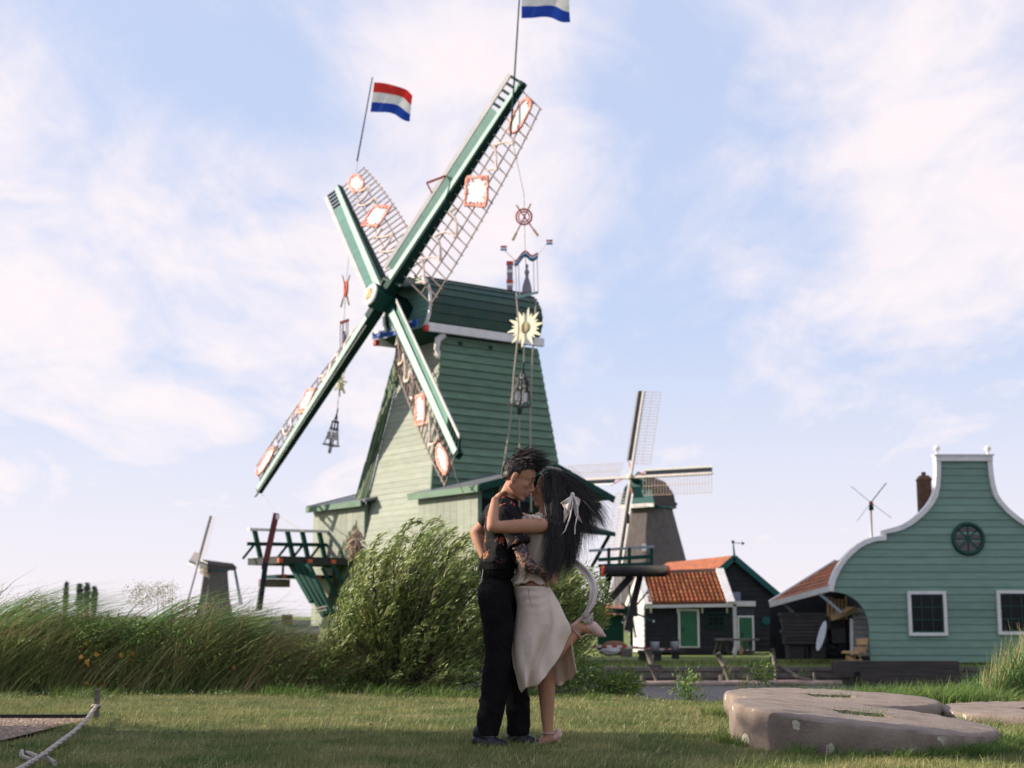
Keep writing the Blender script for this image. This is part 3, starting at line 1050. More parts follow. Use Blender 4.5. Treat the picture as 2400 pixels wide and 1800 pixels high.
# rows of tiles on the visible slope
n_r, n_c = 7, 15
un = (C_ - A).cross(B - A).normalized()
if un.z < 0:
    un = -un
for r_ in range(n_r):
    for c_ in range(n_c):
        def sl(u, v):
            lo = A.lerp(C_, u)
            hi = B.lerp(D_, u)
            return lo.lerp(hi, v)
        u0, u1, v0, v1 = c_ / n_c + .004, (c_ + .92) / n_c, r_ / n_r, (r_ + 1.1) / n_r
        v1 = min(v1, 1)
        q = [sl(u0, v0), sl(u1, v0), sl(u1, v1), sl(u0, v1)]
        MB().hexa([q[0] + un * .03, q[1] + un * .03, q[2] + un * .005, q[3] + un * .005], [q[0] + un * .07, q[1] + un * .055, q[2] + un * .03, q[3] + un * .045]).build('tile', TILE, so)
MB().hexa([P(1805, 1560, 56.5), P(2010, 1560, 56.5), P(2010, 1560, 56.7), P(1805, 1560, 56.7)], [P(1805, 1408, 56.5), P(2010, 1372, 56.5), P(2010, 1372, 56.7), P(1805, 1408, 56.7)]).build('back_wall', BLACKB, shed)
MB().beam(P(1919, 1390, 50.4), P(1972, 1436, 50.4), .1).build('brace', mat('grey_rail_paint', (.3, .33, .36)), shed)
MB().beam(P(1836, 1414, 53), P(1882, 1458, 53), .1).build('brace', mat('grey_rail_paint', (.3, .33, .36)), shed)
MB().beam(P(1995, 1450, 51), P(1996, 1535, 51), .1).build('post', WHITE, shed)
MB().beam(P(1972, 1445, 52), P(1974, 1535, 52), .18).build('post', WOOD, shed)
sw = MB()
for i in range(9):
    y0, y1 = 1537 - i * 12.5, 1525.5 - i * 12.5
    p, q = P(1999, y0, 51.5), P(2042, y0, 51.5)
    p2, q2 = P(1999, y1, 51.5), P(2042, y1, 51.5)
    bk = Vector((0, .06, 0))
    MB().hexa([p + bk, q + bk, q - bk, p - bk], [p2 + bk, q2 + bk, q2 - bk * .2, p2 - bk * .2]).build('board', mat('white_boards', (.62, .58, .55), (.5, .47, .45), 4, .7), shed)
# bundle of hanging boards, drying rack under the shed roof
for i in range(6):
    x = 1940 + i * 8.5
    MB().beam(P(x, 1398 + random.uniform(-3, 6), 51 + .15 * i), P(x + 1, 1450 + random.uniform(-5, 3), 51 + .15 * i), .05, .08).build('hanging_board', WOOD_P, shed)
tag(MB().beam(P(1941, 1449, 50.9), P(2000, 1428, 51.2), .5, .18).build('timber_bundle', WOOD_P), 'pale sawn boards stacked up under the shed roof', 'timber')
tag(MB().beam(P(1975, 1436, 50.7), P(1992, 1424, 50.7), .2, .1).build('timber_offcut', WOOD_P), 'short bright plank lying on the raised boards', 'timber')

# dark stack of logs / timber in the shed
stk = thing('timber_stack', 'large dark stack of old planks in front of the workshop shed', 'timber stack', P(1885, 1538, 51.2))
random.seed(5)
for r_ in range(9):
    z = P(1885, 1505 - r_ * 8.2, 51.2).z
    xl, xr = 1836 - r_ * .6 + random.uniform(-3, 3), 1930 + r_ * .8 + random.uniform(-4, 4)
    for k in range(2):
        p, q = P(xl, 1500, 51 + k * .7), P(xr, 1500, 51 + k * .7)
        p.z = q.z = z
        MB().beam(p, q, .65, .11).build('plank', WOOD_D, stk)
for x in (1862, 1912):
    MB().box(P(x, 1528, 51.3), (.5, .9, .45)).build('trestle', WOOD_D, stk)
ov = MB()
pts = []
c = P(1925, 1490, 50.6)
for k in range(18):
    a = 2 * PI * k / 18
    w, h = .13 * math.sin(a), .52 * math.cos(a)
    pts.append(c + Vector((w + .3 * h, .05 * h, h)))
ov.prism(pts, (.02, .05, 0))
tag(ov.build('oval_board', mat('pale_grey_paint', (.62, .64, .68), (.55, .57, .6), 4, .5)), 'pale oval board leaning against the dark timber stack', 'board')
tr_ = thing('old_tractor', 'dark old tractor parked under the shed roof', 'tractor', P(1955, 1530, 51.6))
tm = MB()
tm.box(P(1955, 1490, 51.8), (.5, 1.4, .5))
tm.box(P(1958, 1470, 51.8), (.4, .5, .5))
tm.build('body', mat('dark_machine_paint', (.015, .018, .02), (.03, .028, .025), 6, .6), tr_)
for (x, y, r_) in ((1951, 1516, .36), (1966, 1520, .28)):
    w = MB()
    w.torus(P(x, y, 51.3), r_ * .75, r_ * .25, (0.2, 1, 0), 18, 7)
    wo = w.build('wheel', mat('tyre_rubber', (.015, .015, .016), None, 8, .85), tr_, True)
    MB().lathe(P(x, y, 51.36), [(r_ * .5, 0), (r_ * .3, .06), (.06, .1)], 12, (0.2, -1, 0)).build('rim', IRON, wo)
# wooden folding chair
ch = thing('wooden_chair', 'rustic wooden plank chair at the corner of the green house', 'chair', P(2005, 1553, 49.4))
for (x0, y0, x1, y1) in ((1983, 1537, 2003, 1553), (1998, 1537, 1978, 1554), (2015, 1536, 1993, 1554), (2000, 1533, 2024, 1554)):
    MB().beam(P(x0, y0, 49.4 + (x0 > 1995) * .3), P(x1, y1, 49.4 + (x0 > 1995) * .3), .05, .12).build('leg', WOOD_P, ch)
MB().hexa([P(1972, 1531, 49.2), P(2012, 1533, 49.2), P(2016, 1531, 49.8), P(1978, 1529, 49.8)], [P(1972, 1527, 49.2), P(2012, 1529, 49.2), P(2016, 1527, 49.8), P(1978, 1525, 49.8)]).build('seat', WOOD_P, ch)
for k in range(2):
    MB().beam(P(2002 + k * 5, 1524 - k * 19, 49.6), P(2028 + k * 4, 1522 - k * 19, 49.6), .06, .2, up=(.3, 0, 1)).build('back_slat', WOOD_P, ch)
MB().beam(P(2005, 1535, 49.7), P(2016, 1497, 49.7), .06).build('back_post', WOOD_P, ch)
MB().beam(P(2025, 1535, 49.7), P(2034, 1497, 49.7), .06).build('back_post', WOOD_P, ch)

# ------------------------------------------------------------------ small black house with the orange tiled roof
KY = 62.0
bh_ = thing('black_house', 'small black boarded house with orange tiled roof and green door', 'house', P(1610, 1525, KY))
kz = P(1600, 1530, KY).z


def k_(x, y, dy=0.0):
    return P(x, y, KY + dy)


wl = MB()
wl.hexa([k_(1512, 1530), k_(1714, 1530), k_(1714, 1530, 4), k_(1512, 1530, 4)], [k_(1512, 1417), k_(1714, 1414), k_(1714, 1414, 4), k_(1512, 1417, 4)])
wko = wl.build('wall', BLACKB, bh_)
for i in range(11):
    y1, y0 = 1419 + i * 10, 1419 + (i + 1) * 10
    a, b, c, d = k_(1512, y0, -.005), k_(1714, y0, -.005), k_(1714, y1, -.005), k_(1512, y1, -.005)
    MB().hexa([a + Vector((0, .004, 0)), b + Vector((0, .004, 0)), b + Vector((0, -.04, 0)), a + Vector((0, -.04, 0))], [d + Vector((0, .004, .01)), c + Vector((0, .004, .01)), c + Vector((0, -.01, 0)), d + Vector((0, -.01, 0))]).build('board', BLACKB, wko)
# white gable end, turned to the left
WB = mat('white_boards', (.62, .58, .55))
GL0, GL1 = k_(1512, 1530), P(1478, 1530, KY + 3.2)
zz = [kz + (k_(1512, 1417).z - kz) * i / 9 for i in range(10)]
for i in range(9):
    a, b = Vector((GL1.x, GL1.y, zz[i])), Vector((GL0.x, GL0.y, zz[i]))
    c, d = Vector((GL0.x, GL0.y, zz[i + 1])), Vector((GL1.x, GL1.y, zz[i + 1]))
    n_ = Vector((-(GL0.y - GL1.y), (GL0.x - GL1.x), 0)).normalized()
    if n_.x > 0:
        n_ = -n_
    MB().hexa([a, b, b + n_ * .05, a + n_ * .05], [d, c, c + n_ * .012, d + n_ * .012]).build('board', WB, bh_)
tri = MB()
apx = P(1501, 1352, KY + 1.7)
e0, e1 = Vector((GL0.x, GL0.y, zz[9])), Vector((GL1.x, GL1.y, zz[9]))
for i in range(5):
    t0, t1 = i / 5, (i + 1) / 5
    a, b, c, d = e1.lerp(apx, t0), e0.lerp(apx, t0), e0.lerp(apx, t1), e1.lerp(apx, t1)
    MB().hexa([a, b, b + n_ * .05, a + n_ * .05], [d, c, c + n_ * .012, d + n_ * .012]).build('board', WB, bh_)
MB().beam(apx + n_ * .1 + Vector((0, -.1, .05)), P(1473, 1420, KY + 3.6) + n_ * .1, .07, .24).build('bargeboard', WHITE, bh_)
# roof with tiles
RT0, RT1, RB0, RB1 = P(1503, 1350, KY + 1.7), P(1686, 1343, KY + 1.7), P(1519, 1416, KY - .3), P(1712, 1413, KY - .3)
rk = MB()
nrm_ = (RB1 - RB0).cross(RT0 - RB0).normalized()
rk.hexa([RB0, RB1, RT1, RT0], [RB0 + nrm_ * .06, RB1 + nrm_ * .06, RT1 + nrm_ * .06, RT0 + nrm_ * .06])
RBk = [Vector((p.x, p.y + 4.2, p.z)) for p in (RB0, RB1)]
rk.hexa([RBk[0], RBk[1], RT1, RT0], [RBk[0] + Vector((0, .03, .06)), RBk[1] + Vector((0, .03, .06)), RT1 + Vector((0, .03, .06)), RT0 + Vector((0, .03, .06))])
ro = rk.build('roof', TILE_F, bh_)
n_c, n_r = 19, 8
tile_me = None
ex, ey = (RB1 - RB0) / n_c, (RT0 - RB0) / n_r
ex2, ey2 = (RT1 - RT0) / n_c, (RT1 - RB1) / n_r
tv = []
for r_ in range(n_r):
    for c_ in range(n_c):
        def sl2(u, v):
            return RB0.lerp(RB1, u).lerp(RT0.lerp(RT1, u), v)
        u0, u1, v0, v1 = c_ / n_c, (c_ + 1) / n_c, r_ / n_r, min(1, (r_ + 1.12) / n_r)
        mb = MB()
        vs, fs = [], []
        J = 6
        for j in range(J):
            uu = u0 + (u1 - u0) * j / (J - 1)
            hgt = .05 + .075 * max(-.25, math.sin(PI * (j / (J - 1)) * 1.35 + .1)) + random.uniform(0, .006)
            vs += [sl2(uu, v0) + nrm_ * (hgt + .05), sl2(uu, v1) + nrm_ * (hgt + .01), sl2(uu, v0) + nrm_ * .062]
        for j in range(J - 1):
            b = j * 3
            fs += [(b, b + 3, b + 4, b + 1), (b + 2, b + 5, b + 3, b)]
        mb.add(vs, fs).build('tile', TILE, ro, True)
MB().beam(RT0 + Vector((0, 0, .12)), RT1 + Vector((0, 0, .12)), .22, .18).build('ridge', mat('ridge_mortar', (.3, .2, .16), (.22, .14, .1), 6, .9), ro)
MB().beam(P(1498, 1353, KY + 1.5) + nrm_ * .1, RB0 + nrm_ * .1 + Vector((0, -.1, -.12)), .34, .12, up=nrm_).build('bargeboard', WHITE, bh_)
MB().beam(RT1 + nrm_ * .13 + Vector((.0, 0, .05)), RB1 + nrm_ * .13 + Vector((0, -.1, -.1)), .34, .12, up=nrm_).build('bargeboard', WHITE, bh_)
MB().beam(RB0 + Vector((-.1, -.06, -.1)), RB1 + Vector((.1, -.06, -.1)), .12, .14).build('gutter', WHITE, bh_)
for x in (1526, 1588, 1646, 1704):
    b = MB()
    b.beam(k_(x, 1418, -.25), k_(x, 1436, -.1), .07)
    b.beam(k_(x, 1420, -.3), k_(x, 1422, 0), .06)
    b.build('gutter_bracket', WHITE, bh_)
DOORG = mat('door_green_paint', (.04, .16, .085), (.033, .135, .072), 4, .5)


def door(parent, x0, x1, y0, y1, dy, fw=.09):
    a, b = P(x0, y1, KY + dy), P(x1, y0, KY + dy)
    w, h = b.x - a.x, b.z - a.z
    f = MB()
    for (cx_, cz_, ww, hh) in ((a.x + fw / 2, (a.z + b.z) / 2, fw, h), (b.x - fw / 2, (a.z + b.z) / 2, fw, h), ((a.x + b.x) / 2, b.z - fw / 2, w - 2 * fw, fw), ((a.x + b.x) / 2, a.z + fw / 3, w - 2 * fw, fw * .6)):
        f.box((cx_, a.y - .03, cz_), (ww, .1, hh))
    d = MB().box(((a.x + b.x) / 2, a.y - .02, (a.z + b.z) / 2), (w - 2 * fw - .005, .06, h - fw * 1.6)).build('door', DOORG, parent)
    f.build('frame', WHITE, d)
    MB().box((a.x + fw + .12, a.y - .07, (a.z + b.z) / 2 - .05), (.04, .06, .18)).build('handle', IRON, d)


door(bh_, 1590, 1638, 1427, 1518, -.05)
wn_ = MB()
wa, wb_ = k_(1657, 1470, -.06), k_(1697, 1439, -.06)
for (x, z, w, h) in ((wa.x, (wa.z + wb_.z) / 2, .06, wb_.z - wa.z), (wb_.x, (wa.z + wb_.z) / 2, .06, wb_.z - wa.z), ((wa.x + wb_.x) / 2, wa.z - .03, wb_.x - wa.x + .1, .06), ((wa.x + wb_.x) / 2, wb_.z + .03, wb_.x - wa.x + .1, .06),
                     (wa.x + (wb_.x - wa.x) / 3, (wa.z + wb_.z) / 2, .035, wb_.z - wa.z), (wa.x + (wb_.x - wa.x) * 2 / 3, (wa.z + wb_.z) / 2, .035, wb_.z - wa.z), ((wa.x + wb_.x) / 2, (wa.z + wb_.z) / 2, wb_.x - wa.x - .06, .035)):
    wn_.box((x, wa.y, z), (w, .06, h))
wno = wn_.build('window', G_DARK, bh_)
MB().box(((wa.x + wb_.x) / 2, wa.y + .035, (wa.z + wb_.z) / 2), (wb_.x - wa.x - .06, .01, wb_.z - wa.z)).build('pane', GLASS_D, wno)

# porch annex
an = thing('porch_annex', 'narrow flat roofed grey porch with small green door', 'porch', P(1745, 1525, KY))
am = MB()
am.hexa([k_(1718, 1530, .3), k_(1768, 1530, .3), k_(1768, 1530, 3), k_(1718, 1530, 3)], [k_(1718, 1420, .3), k_(1768, 1420, .3), k_(1768, 1420, 3), k_(1718, 1420, 3)])
am.build('wall', mat('slate_grey_boards', (.06, .065, .085), (.05, .052, .07), 3, .6), an)
MB().hexa([k_(1714, 1421, .15), k_(1771, 1421, .15), k_(1771, 1421, 3), k_(1714, 1421, 3)], [k_(1714, 1409, .15), k_(1771, 1409, .15), k_(1771, 1409, 3), k_(1714, 1409, 3)]).build('roof_fascia', WHITE, an)
MB().box((k_(1722, 1475, .25).x, KY + .2, (k_(1722, 1415).z + kz) / 2), (.16, .1, k_(1722, 1417).z - kz)).build('corner_board', WHITE, an)
door(an, 1729, 1766, 1443, 1525, .22, .08)

# big black barn behind
BYB = 68.0
bn = thing('black_barn', 'large black barn with green verge boards and orange roof', 'barn', P(1740, 1525, BYB))
ap, el, er = P(1719, 1309, BYB), P(1600, 1412, BYB), P(1822, 1397, BYB)
g = MB()
zb_ = ISLE_Z
el2 = Vector((ap.x - (er.x - ap.x), BYB, er.z))
g.prism([(el2.x, BYB, zb_), (er.x, BYB, zb_), (er.x, BYB, er.z), (ap.x, BYB, ap.z), (el2.x, BYB, el2.z)], (-2.2, 9, 0))
go = g.build('wall', BLACKB, bn)
for i in range(17):
    z0, z1 = zb_ + (ap.z - zb_) * i / 17, zb_ + (ap.z - zb_) * (i + 1) / 17

    def hw_(z):
        return (er.x - ap.x) * min(1, max(0, (ap.z - z) / (ap.z - er.z)))
    a0_, a1_ = hw_(z0), hw_(z1)
    MB().hexa([(ap.x - a0_, BYB - .003, z0), (ap.x + a0_, BYB - .003, z0), (ap.x + a0_, BYB - .05, z0), (ap.x - a0_, BYB - .05, z0)], [(ap.x - a1_, BYB - .003, z1), (ap.x + a1_, BYB - .003, z1), (ap.x + a1_, BYB - .012, z1), (ap.x - a1_, BYB - .012, z1)]).build('board', BLACKB, go)
ex_ = Vector((-2.2, 9, 0))
rb = MB()
for e in (el2, er):
    e_ = e + (e - ap) * .06
    u_ = Vector((0, -.25, 0))
    rb.hexa([e_ + u_, ap + u_, ap + ex_, e_ + ex_], [e_ + u_ + Vector((0, 0, .14)), ap + u_ + Vector((0, 0, .14)), ap + ex_ + Vector((0, 0, .14)), e_ + ex_ + Vector((0, 0, .14))])
rbo = rb.build('roof', TILE_F, bn)
for e in (el2, er):
    e_ = e + (e - ap) * .06
    MB().beam(ap + Vector((0, -.3, .04)), e_ + Vector((0, -.3, .04)), .08, .26).build('verge_board', mat('teal_green_paint', (.01, .10, .10), (.012, .085, .085), 4, .5), bn)
wva = ap + Vector((0, -.3, .1))
wv = MB()
wv.tube([wva, P(1718, 1268, BYB - .3)], [.06, .025], 6)
wvo = wv.build('finial', mat('teal_green_paint', (.01, .10, .10)), bn)
vane = MB()
vt = P(1718, 1272, BYB - .3)
vane.beam(vt + Vector((0, 0, 0)), vt + Vector((.55, 0, -.04)), .03, .03)
vane.prism([vt + Vector((.42, -.01, .08)), vt + Vector((.55, -.01, -.04)), vt + Vector((.42, -.01, -.12))], (0, .02, 0))
vane.ball(vt + Vector((0, 0, .04)), .08, 8)
vane.build('weathervane', IRON, wvo)
MB().box(P(1725, 1400, BYB - .1), (.42, .08, .5)).build('window', mat('pale_sky_glass', (.25, .28, .36), None, 2, .1), bn)
MB().lathe(P(1796, 1455, BYB - .06), [(.2, 0), (.2, .05)], 14, (0, -1, 0)).build('round_sign', mat('teal_green_paint', (.01, .10, .10)), bn)
# plain white garden hut and brick walls far left of the black house
gh = thing('green_hut', 'small dark green hut with white posts behind the raised log deck', 'hut', P(1440, 1530, 70))
MB().hexa([P(1400, 1532, 70), P(1462, 1532, 70), P(1462, 1532, 72), P(1400, 1532, 72)], [P(1400, 1440, 70), P(1462, 1440, 70), P(1462, 1440, 72), P(1400, 1440, 72)]).build('wall', G_DARK, gh)
MB().hexa([P(1396, 1441, 69.7), P(1466, 1441, 69.7), P(1466, 1420, 72), P(1396, 1420, 72)], [P(1396, 1438, 69.7), P(1466, 1438, 69.7), P(1466, 1416, 72), P(1396, 1416, 72)]).build('roof', TILE_F, gh)
for x in (1441, 1456):
    MB().beam(P(x, 1440, 69.6), P(x, 1350, 69.6), .1).build('post', WHITE, gh)

# ------------------------------------------------------------------ other mills
THATCH = mat('weathered_thatch', (.135, .115, .108), (.095, .083, .083), 2.5, .95, .8, 18, stretch=(1, 1, .5))


def thatched_mill(D, hub_px, name, label, base_z, r_base, r_top, z_top, sail_len, ang0, yaw, cap_len, spread_z, tail=True, dark=False, off_=1.1):
    """octagonal thatched smock mill; yaw turns the cap (0 = sails to the camera)"""
    H = P(hub_px[0], hub_px[1], D)
    nrm = Vector((math.sin(yaw), -math.cos(yaw), spread_z)).normalized()
    hor = Vector((nrm.x, nrm.y, 0)).normalized()
    side = Vector((-hor.y, hor.x, 0))
    cen = Vector((H.x, H.y, 0)) - hor * (r_top + off_)
    t = thing(name, label, 'windmill', (cen.x, cen.y, ISLE_Z))
    b = MB()
    vs, fs = [], []
    lv = [(ISLE_Z, r_base), (ISLE_Z + (z_top - ISLE_Z) * .18, r_base * .84), (ISLE_Z + (z_top - ISLE_Z) * .5, r_base * .62 + r_top * .1), (z_top, r_top)]
    for (z, r) in lv:
        for k in range(8):
            a = 2 * PI * (k + .5) / 8 + .12
            vs.append((cen.x + math.cos(a) * r, cen.y + math.sin(a) * r, z))
    for i in range(3):
        for k in range(8):
            fs.append((i * 8 + k, i * 8 + (k + 1) % 8, (i + 1) * 8 + (k + 1) % 8, (i + 1) * 8 + k))
    fs.append(tuple(24 + k for k in range(8)))
    b.add(vs, fs)
    b.build('thatched_body', THATCH, t)
    MB().lathe((cen.x, cen.y, z_top - .12), [(r_top + .05, 0), (r_top + .2, .1), (r_top + .1, .25)], 16).build('curb', mat('teal_green_paint', (.01, .10, .10)), t)
    # thatched cap
    c = MB()
    x0, x1 = r_top + .35, -(cap_len - r_top)
    rg0, rg1 = H.z + .75, H.z + .05
    hw = r_top * .95
    zb = z_top + .15
    fr = [cen + hor * x0 + side * hw + Zv * zb, cen + hor * x0 - side * hw + Zv * zb, cen + hor * (x0 - .1) - side * hw * .75 + Zv * (zb + (rg0 - zb) * .55), cen + hor * (x0 - .2) + Zv * rg0, cen + hor * (x0 - .1) + side * hw * .75 + Zv * (zb + (rg0 - zb) * .55)]
    bk = [cen + hor * x1 + side * hw * .55 + Zv * zb, cen + hor * x1 - side * hw * .55 + Zv * zb, cen + hor * x1 - side * hw * .4 + Zv * (zb + (rg1 - zb) * .55), cen + hor * (x1 + .4) + Zv * rg1, cen + hor * x1 + side * hw * .4 + Zv * (zb + (rg1 - zb) * .55)]
    c.add(fr + bk, [(0, 1, 2, 3, 4), (9, 8, 7, 6, 5)] + [(i, i + 5, (i + 1) % 5 + 5, (i + 1) % 5) for i in range(5)])
    co_ = c.build('cap', mat('dark_thatch', (.05, .04, .038), (.075, .06, .055), 3, .95, .6, 20), t)
    f2 = MB()
    f2.prism([p + hor * .02 for p in fr], hor * .06)
    f2.build('cap_front', mat('teal_green_paint', (.01, .10, .10)), co_)
    MB().beam(fr[0] + hor * .2, fr[1] + hor * .2, .12, .4).build('beard_board', WHITE, co_)
    MB().beam(H - nrm * (r_top + .8), H + nrm * .25, .5).build('wind_shaft', G_SAILD, t)
    MB().lathe(H + nrm * .2, [(.3, 0), (.3, .2), (.15, .25)], 10, nrm).build('hub', mat('cream_paint', (.6, .55, .4), None, 3, .6), t)
    e1 = Vector((0, 0, 1)).cross(nrm).normalized()
    e2 = nrm.cross(e1)
    for k in range(4):
        a = ang0 + PI / 2 * k
        U = e1 * math.cos(a) + e2 * math.sin(a)
        W = e1 * math.sin(a) - e2 * math.cos(a)
        s_ = MB()
        s_.beam(H, H + U * sail_len, .22, .28, up=nrm)
        so_ = s_.build('sail', mat('pale_stock_paint', (.55, .5, .47), (.45, .4, .38), 3, .6) if not dark else mat('dull_stock_paint', (.12, .12, .12), None, 3, .7), t)
        q = [H + U * 1.9 - W * .15 + nrm * .05, H + U * (sail_len) - W * .15 + nrm * .05, H + U * (sail_len) - W * .58 + nrm * .12, H + U * 1.9 - W * .58 + nrm * .12]
        MB().hexa(q, [p + nrm * .04 for p in q]).build('leading_board', mat('slate_blue_paint', (.03, .034, .045), (.024, .027, .036), 3, .75, spec=.05), so_)
        q = [H + U * 1.9 - W * .60 + nrm * .12, H + U * sail_len - W * .60 + nrm * .12, H + U * sail_len - W * .76 + nrm * .2, H + U * 1.9 - W * .76 + nrm * .2]
        MB().hexa(q, [p + nrm * .04 for p in q]).build('edge_board', WHITE if not (dark and k % 2 == 0) else mat('dull_stock_paint', (.12, .12, .12)), so_)
        l_ = MB()
        for j in range(24):
            aa = 1.6 + (sail_len - 1.7) * j / 23
            l_.beam(H + U * aa, H + U * aa + W * 1.9 - nrm * .5, .04, .04, up=nrm)
        for fr_ in (.5, 1.0):
            l_.beam(H + U * 1.6 + (W * 1.9 - nrm * .5) * fr_, H + U * (sail_len - .1) + (W * 1.9 - nrm * .5) * fr_, .035, .035, up=nrm)
        l_.build('lattice', mat('pale_laths', (.42, .3, .24), (.5, .38, .3), 4, .8), so_, kind='stuff')
        MB().beam(H + U * .6 + W * .05, H + U * 2.3 - W * .8 + nrm * .1, .1, .08, up=nrm).build('red_brace', mat('faded_red_paint', (.5, .16, .1), None, 4, .7), so_)
    if tail:
        tb = cen + hor * x1
        for sg in (1, -1):
            MB().beam(tb + side * sg * .45 + Zv * (zb + .2), cen + hor * (x1 - 1.6) + side * sg * .9 + Zv * (zb - 7.0), .22).build('tail_pole', mat('teal_green_paint', (.01, .10, .10)), t)
        MB().beam(tb + side * 1.2 + Zv * (zb + .5), tb - side * 1.2 + Zv * (zb + .5), .3).build('tail_beam', mat('teal_green_paint', (.01, .10, .10)), t)
    return t, cen, H, hor, side


tm_, cen2, H2, hor2, side2 = thatched_mill(150, (1478, 1119), 'thatched_windmill', 'large grey thatched windmill standing behind the black house', ISLE_Z, 6.0, 2.3, 12.15, 9.9, R(89), R(-38), 5.6, .27, off_=1.6)
W2 = P(1510, 1283, 146.5)
wdw = MB()
wdw.box(W2, (.4, .12, .75))
wdw.build('window', WHITE, tm_)
MB().box(P(1472, 1216, 147), (.3, .12, 1.0)).build('window', GLASS_D, tm_)
thatched_mill(292, (465, 1320), 'distant_windmill', 'small distant thatched windmill rising behind the reeds', ISLE_Z, 4.6, 2.5, 9.9, 9.9, R(84), R(-66), 6.4, .22, True, True)

# small wind pump on a pole behind the green house
wp = thing('wind_vane_mill', 'tiny four bladed toy windmill on a thin pole above the gable', 'toy windmill', P(2044, 1300, 56))
pm = MB().tube([P(2044, 1300, 56), P(2041, 1192, 56)], [.06, .04], 8).build('pole', mat('pale_grey_paint', (.62, .64, .68)), wp, True)
MB().hexa([P(2036, 1196, 55.8), P(2048, 1196, 55.8), P(2048, 1196, 56.2), P(2036, 1196, 56.2)], [P(2037, 1176, 55.8), P(2046, 1176, 55.8), P(2046, 1176, 56.2), P(2037, 1176, 56.2)]).build('head', G_DARK, wp)
hb_ = P(2041, 1178, 55.6)
MB().ball(hb_, .07, 8).build('hub', RED, wp, True)
for (x, y) in ((2077, 1132), (1995, 1140), (2008, 1222), (2089, 1214)):
    MB().beam(hb_, P(x, y, 55.6), .035 if (x, y) == (2077, 1132) else .022, .02, up=(0, 1, 0)).build('blade', IRON if (x, y) == (2077, 1132) else mat('pale_grey_paint', (.62, .64, .68)), wp)
# green toy mill in front of the black house
tw = thing('toy_mill', 'small green toy windmill beside the white gable end', 'toy windmill', P(1480, 1525, 58))
hb_ = P(1480, 1433, 57.5)
MB().beam(P(1480, 1525, 58), P(1480, 1432, 58), .12).build('post', G_DARK, tw)
MB().box(hb_ + Vector((0, .3, 0)), (.5, .6, .4)).build('head', G_DARK, tw)
MB().beam(hb_ + Vector((0, .4, 0)), P(1428, 1431, 58.2), .24, .2).build('tail', G_DARK, tw)
for (x, y) in ((1474, 1366), (1521, 1383), (1534, 1457), (1490, 1495), (1458, 1460), (1455, 1412)):
    MB().beam(hb_, P(x, y, 57.4), .07, .03, up=(0, 1, 0)).build('blade', mat('teal_green_paint', (.01, .10, .10)), tw)
    MB().beam(hb_.lerp(P(x, y, 57.35), .93), P(x, y, 57.35), .09, .04, up=(0, 1, 0)).build('white_tip', WHITE, tw)
# ------------------------------------------------------------------ flags
def flag(pole0, pole1, tl, bl, length, droop, label, dy=-.15, wave=.09):
    t = thing('dutch_flag', label, 'flag', pole0)
    MB().tube([pole0, pole1], [.035, .025], 7).build('pole', G_SAILD, t, True)
    nU, nV = 18, 9

    def cp_(u, v):
        fold = math.sin(u * 7.5 + v * 1.6)
        return tl.lerp(bl, v) + Vector((length * u * (1 - .04 * abs(fold)), dy * u + wave * fold * (.3 + u), -droop * u * u * (1 - .25 * v) + .05 * math.sin(u * 9 + v * 3) * u - .12 * (1 - v) * max(0, u - .75)))
    names = [('red_stripe', mat('flag_red', (.62, .03, .02), (.5, .025, .02), 3, .8, trans=.35)), ('white_stripe', mat('flag_white', (.8, .78, .72), None, 3, .8, trans=.35)), ('blue_stripe', mat('flag_blue', (.012, .05, .32), (.015, .06, .36), 3, .8, trans=.35))]
    for s_ in range(3):
        vs = [cp_(i / nU, (s_ + j / 3) / 3) for i in range(nU + 1) for j in range(4)]
        fs = [(i * 4 + j, (i + 1) * 4 + j, (i + 1) * 4 + j + 1, i * 4 + j + 1) for i in range(nU) for j in range(3)]
        MB().add(vs, fs).build(names[s_][0], names[s_][1], t, True)
    return t


TA, TB = 48.4, 59.2
flag(P(1197, 318, TA), P(1221, -60, TA), P(1223, -42, TA), P(1222, 42, TA), 1.78, .24, 'Dutch tricolour flag on the pole of the highest sail')
flag(P(837, 378, TB), P(873, 181, TB), P(877, 193, TB), P(868, 262, TB), 1.75, .62, 'Dutch tricolour flag on the pole of the shorter upper sail')

# ------------------------------------------------------------------ ornaments hung from the sails
GD = 48.3


def gp(x, y, d=0.0):
    return P(x, y, GD + d)


ro_ = MB()
ro_.tube([gp(1199, 320), gp(1228, 455), gp(1230, 560), gp(1235, 690)], .012, 4)
ro_.tube([gp(1210, 685), gp(1216, 770), gp(1205, 870), gp(1196, 990), gp(1170, 1160)], .03, 5)
ro_.tube([gp(1257, 700), gp(1250, 800), gp(1246, 880), gp(1243, 1000), gp(1245, 1200)], .03, 5)
ro_.tube([gp(1229, 815), gp(1227, 860)], .02, 4)
ro_.tube([gp(1218, 960), gp(1217, 1100), gp(1217, 1200)], .02, 4)
tag(ro_.build('hoisting_ropes', ROPE), 'long pale ropes holding the string of ornaments before the mill', 'rope')

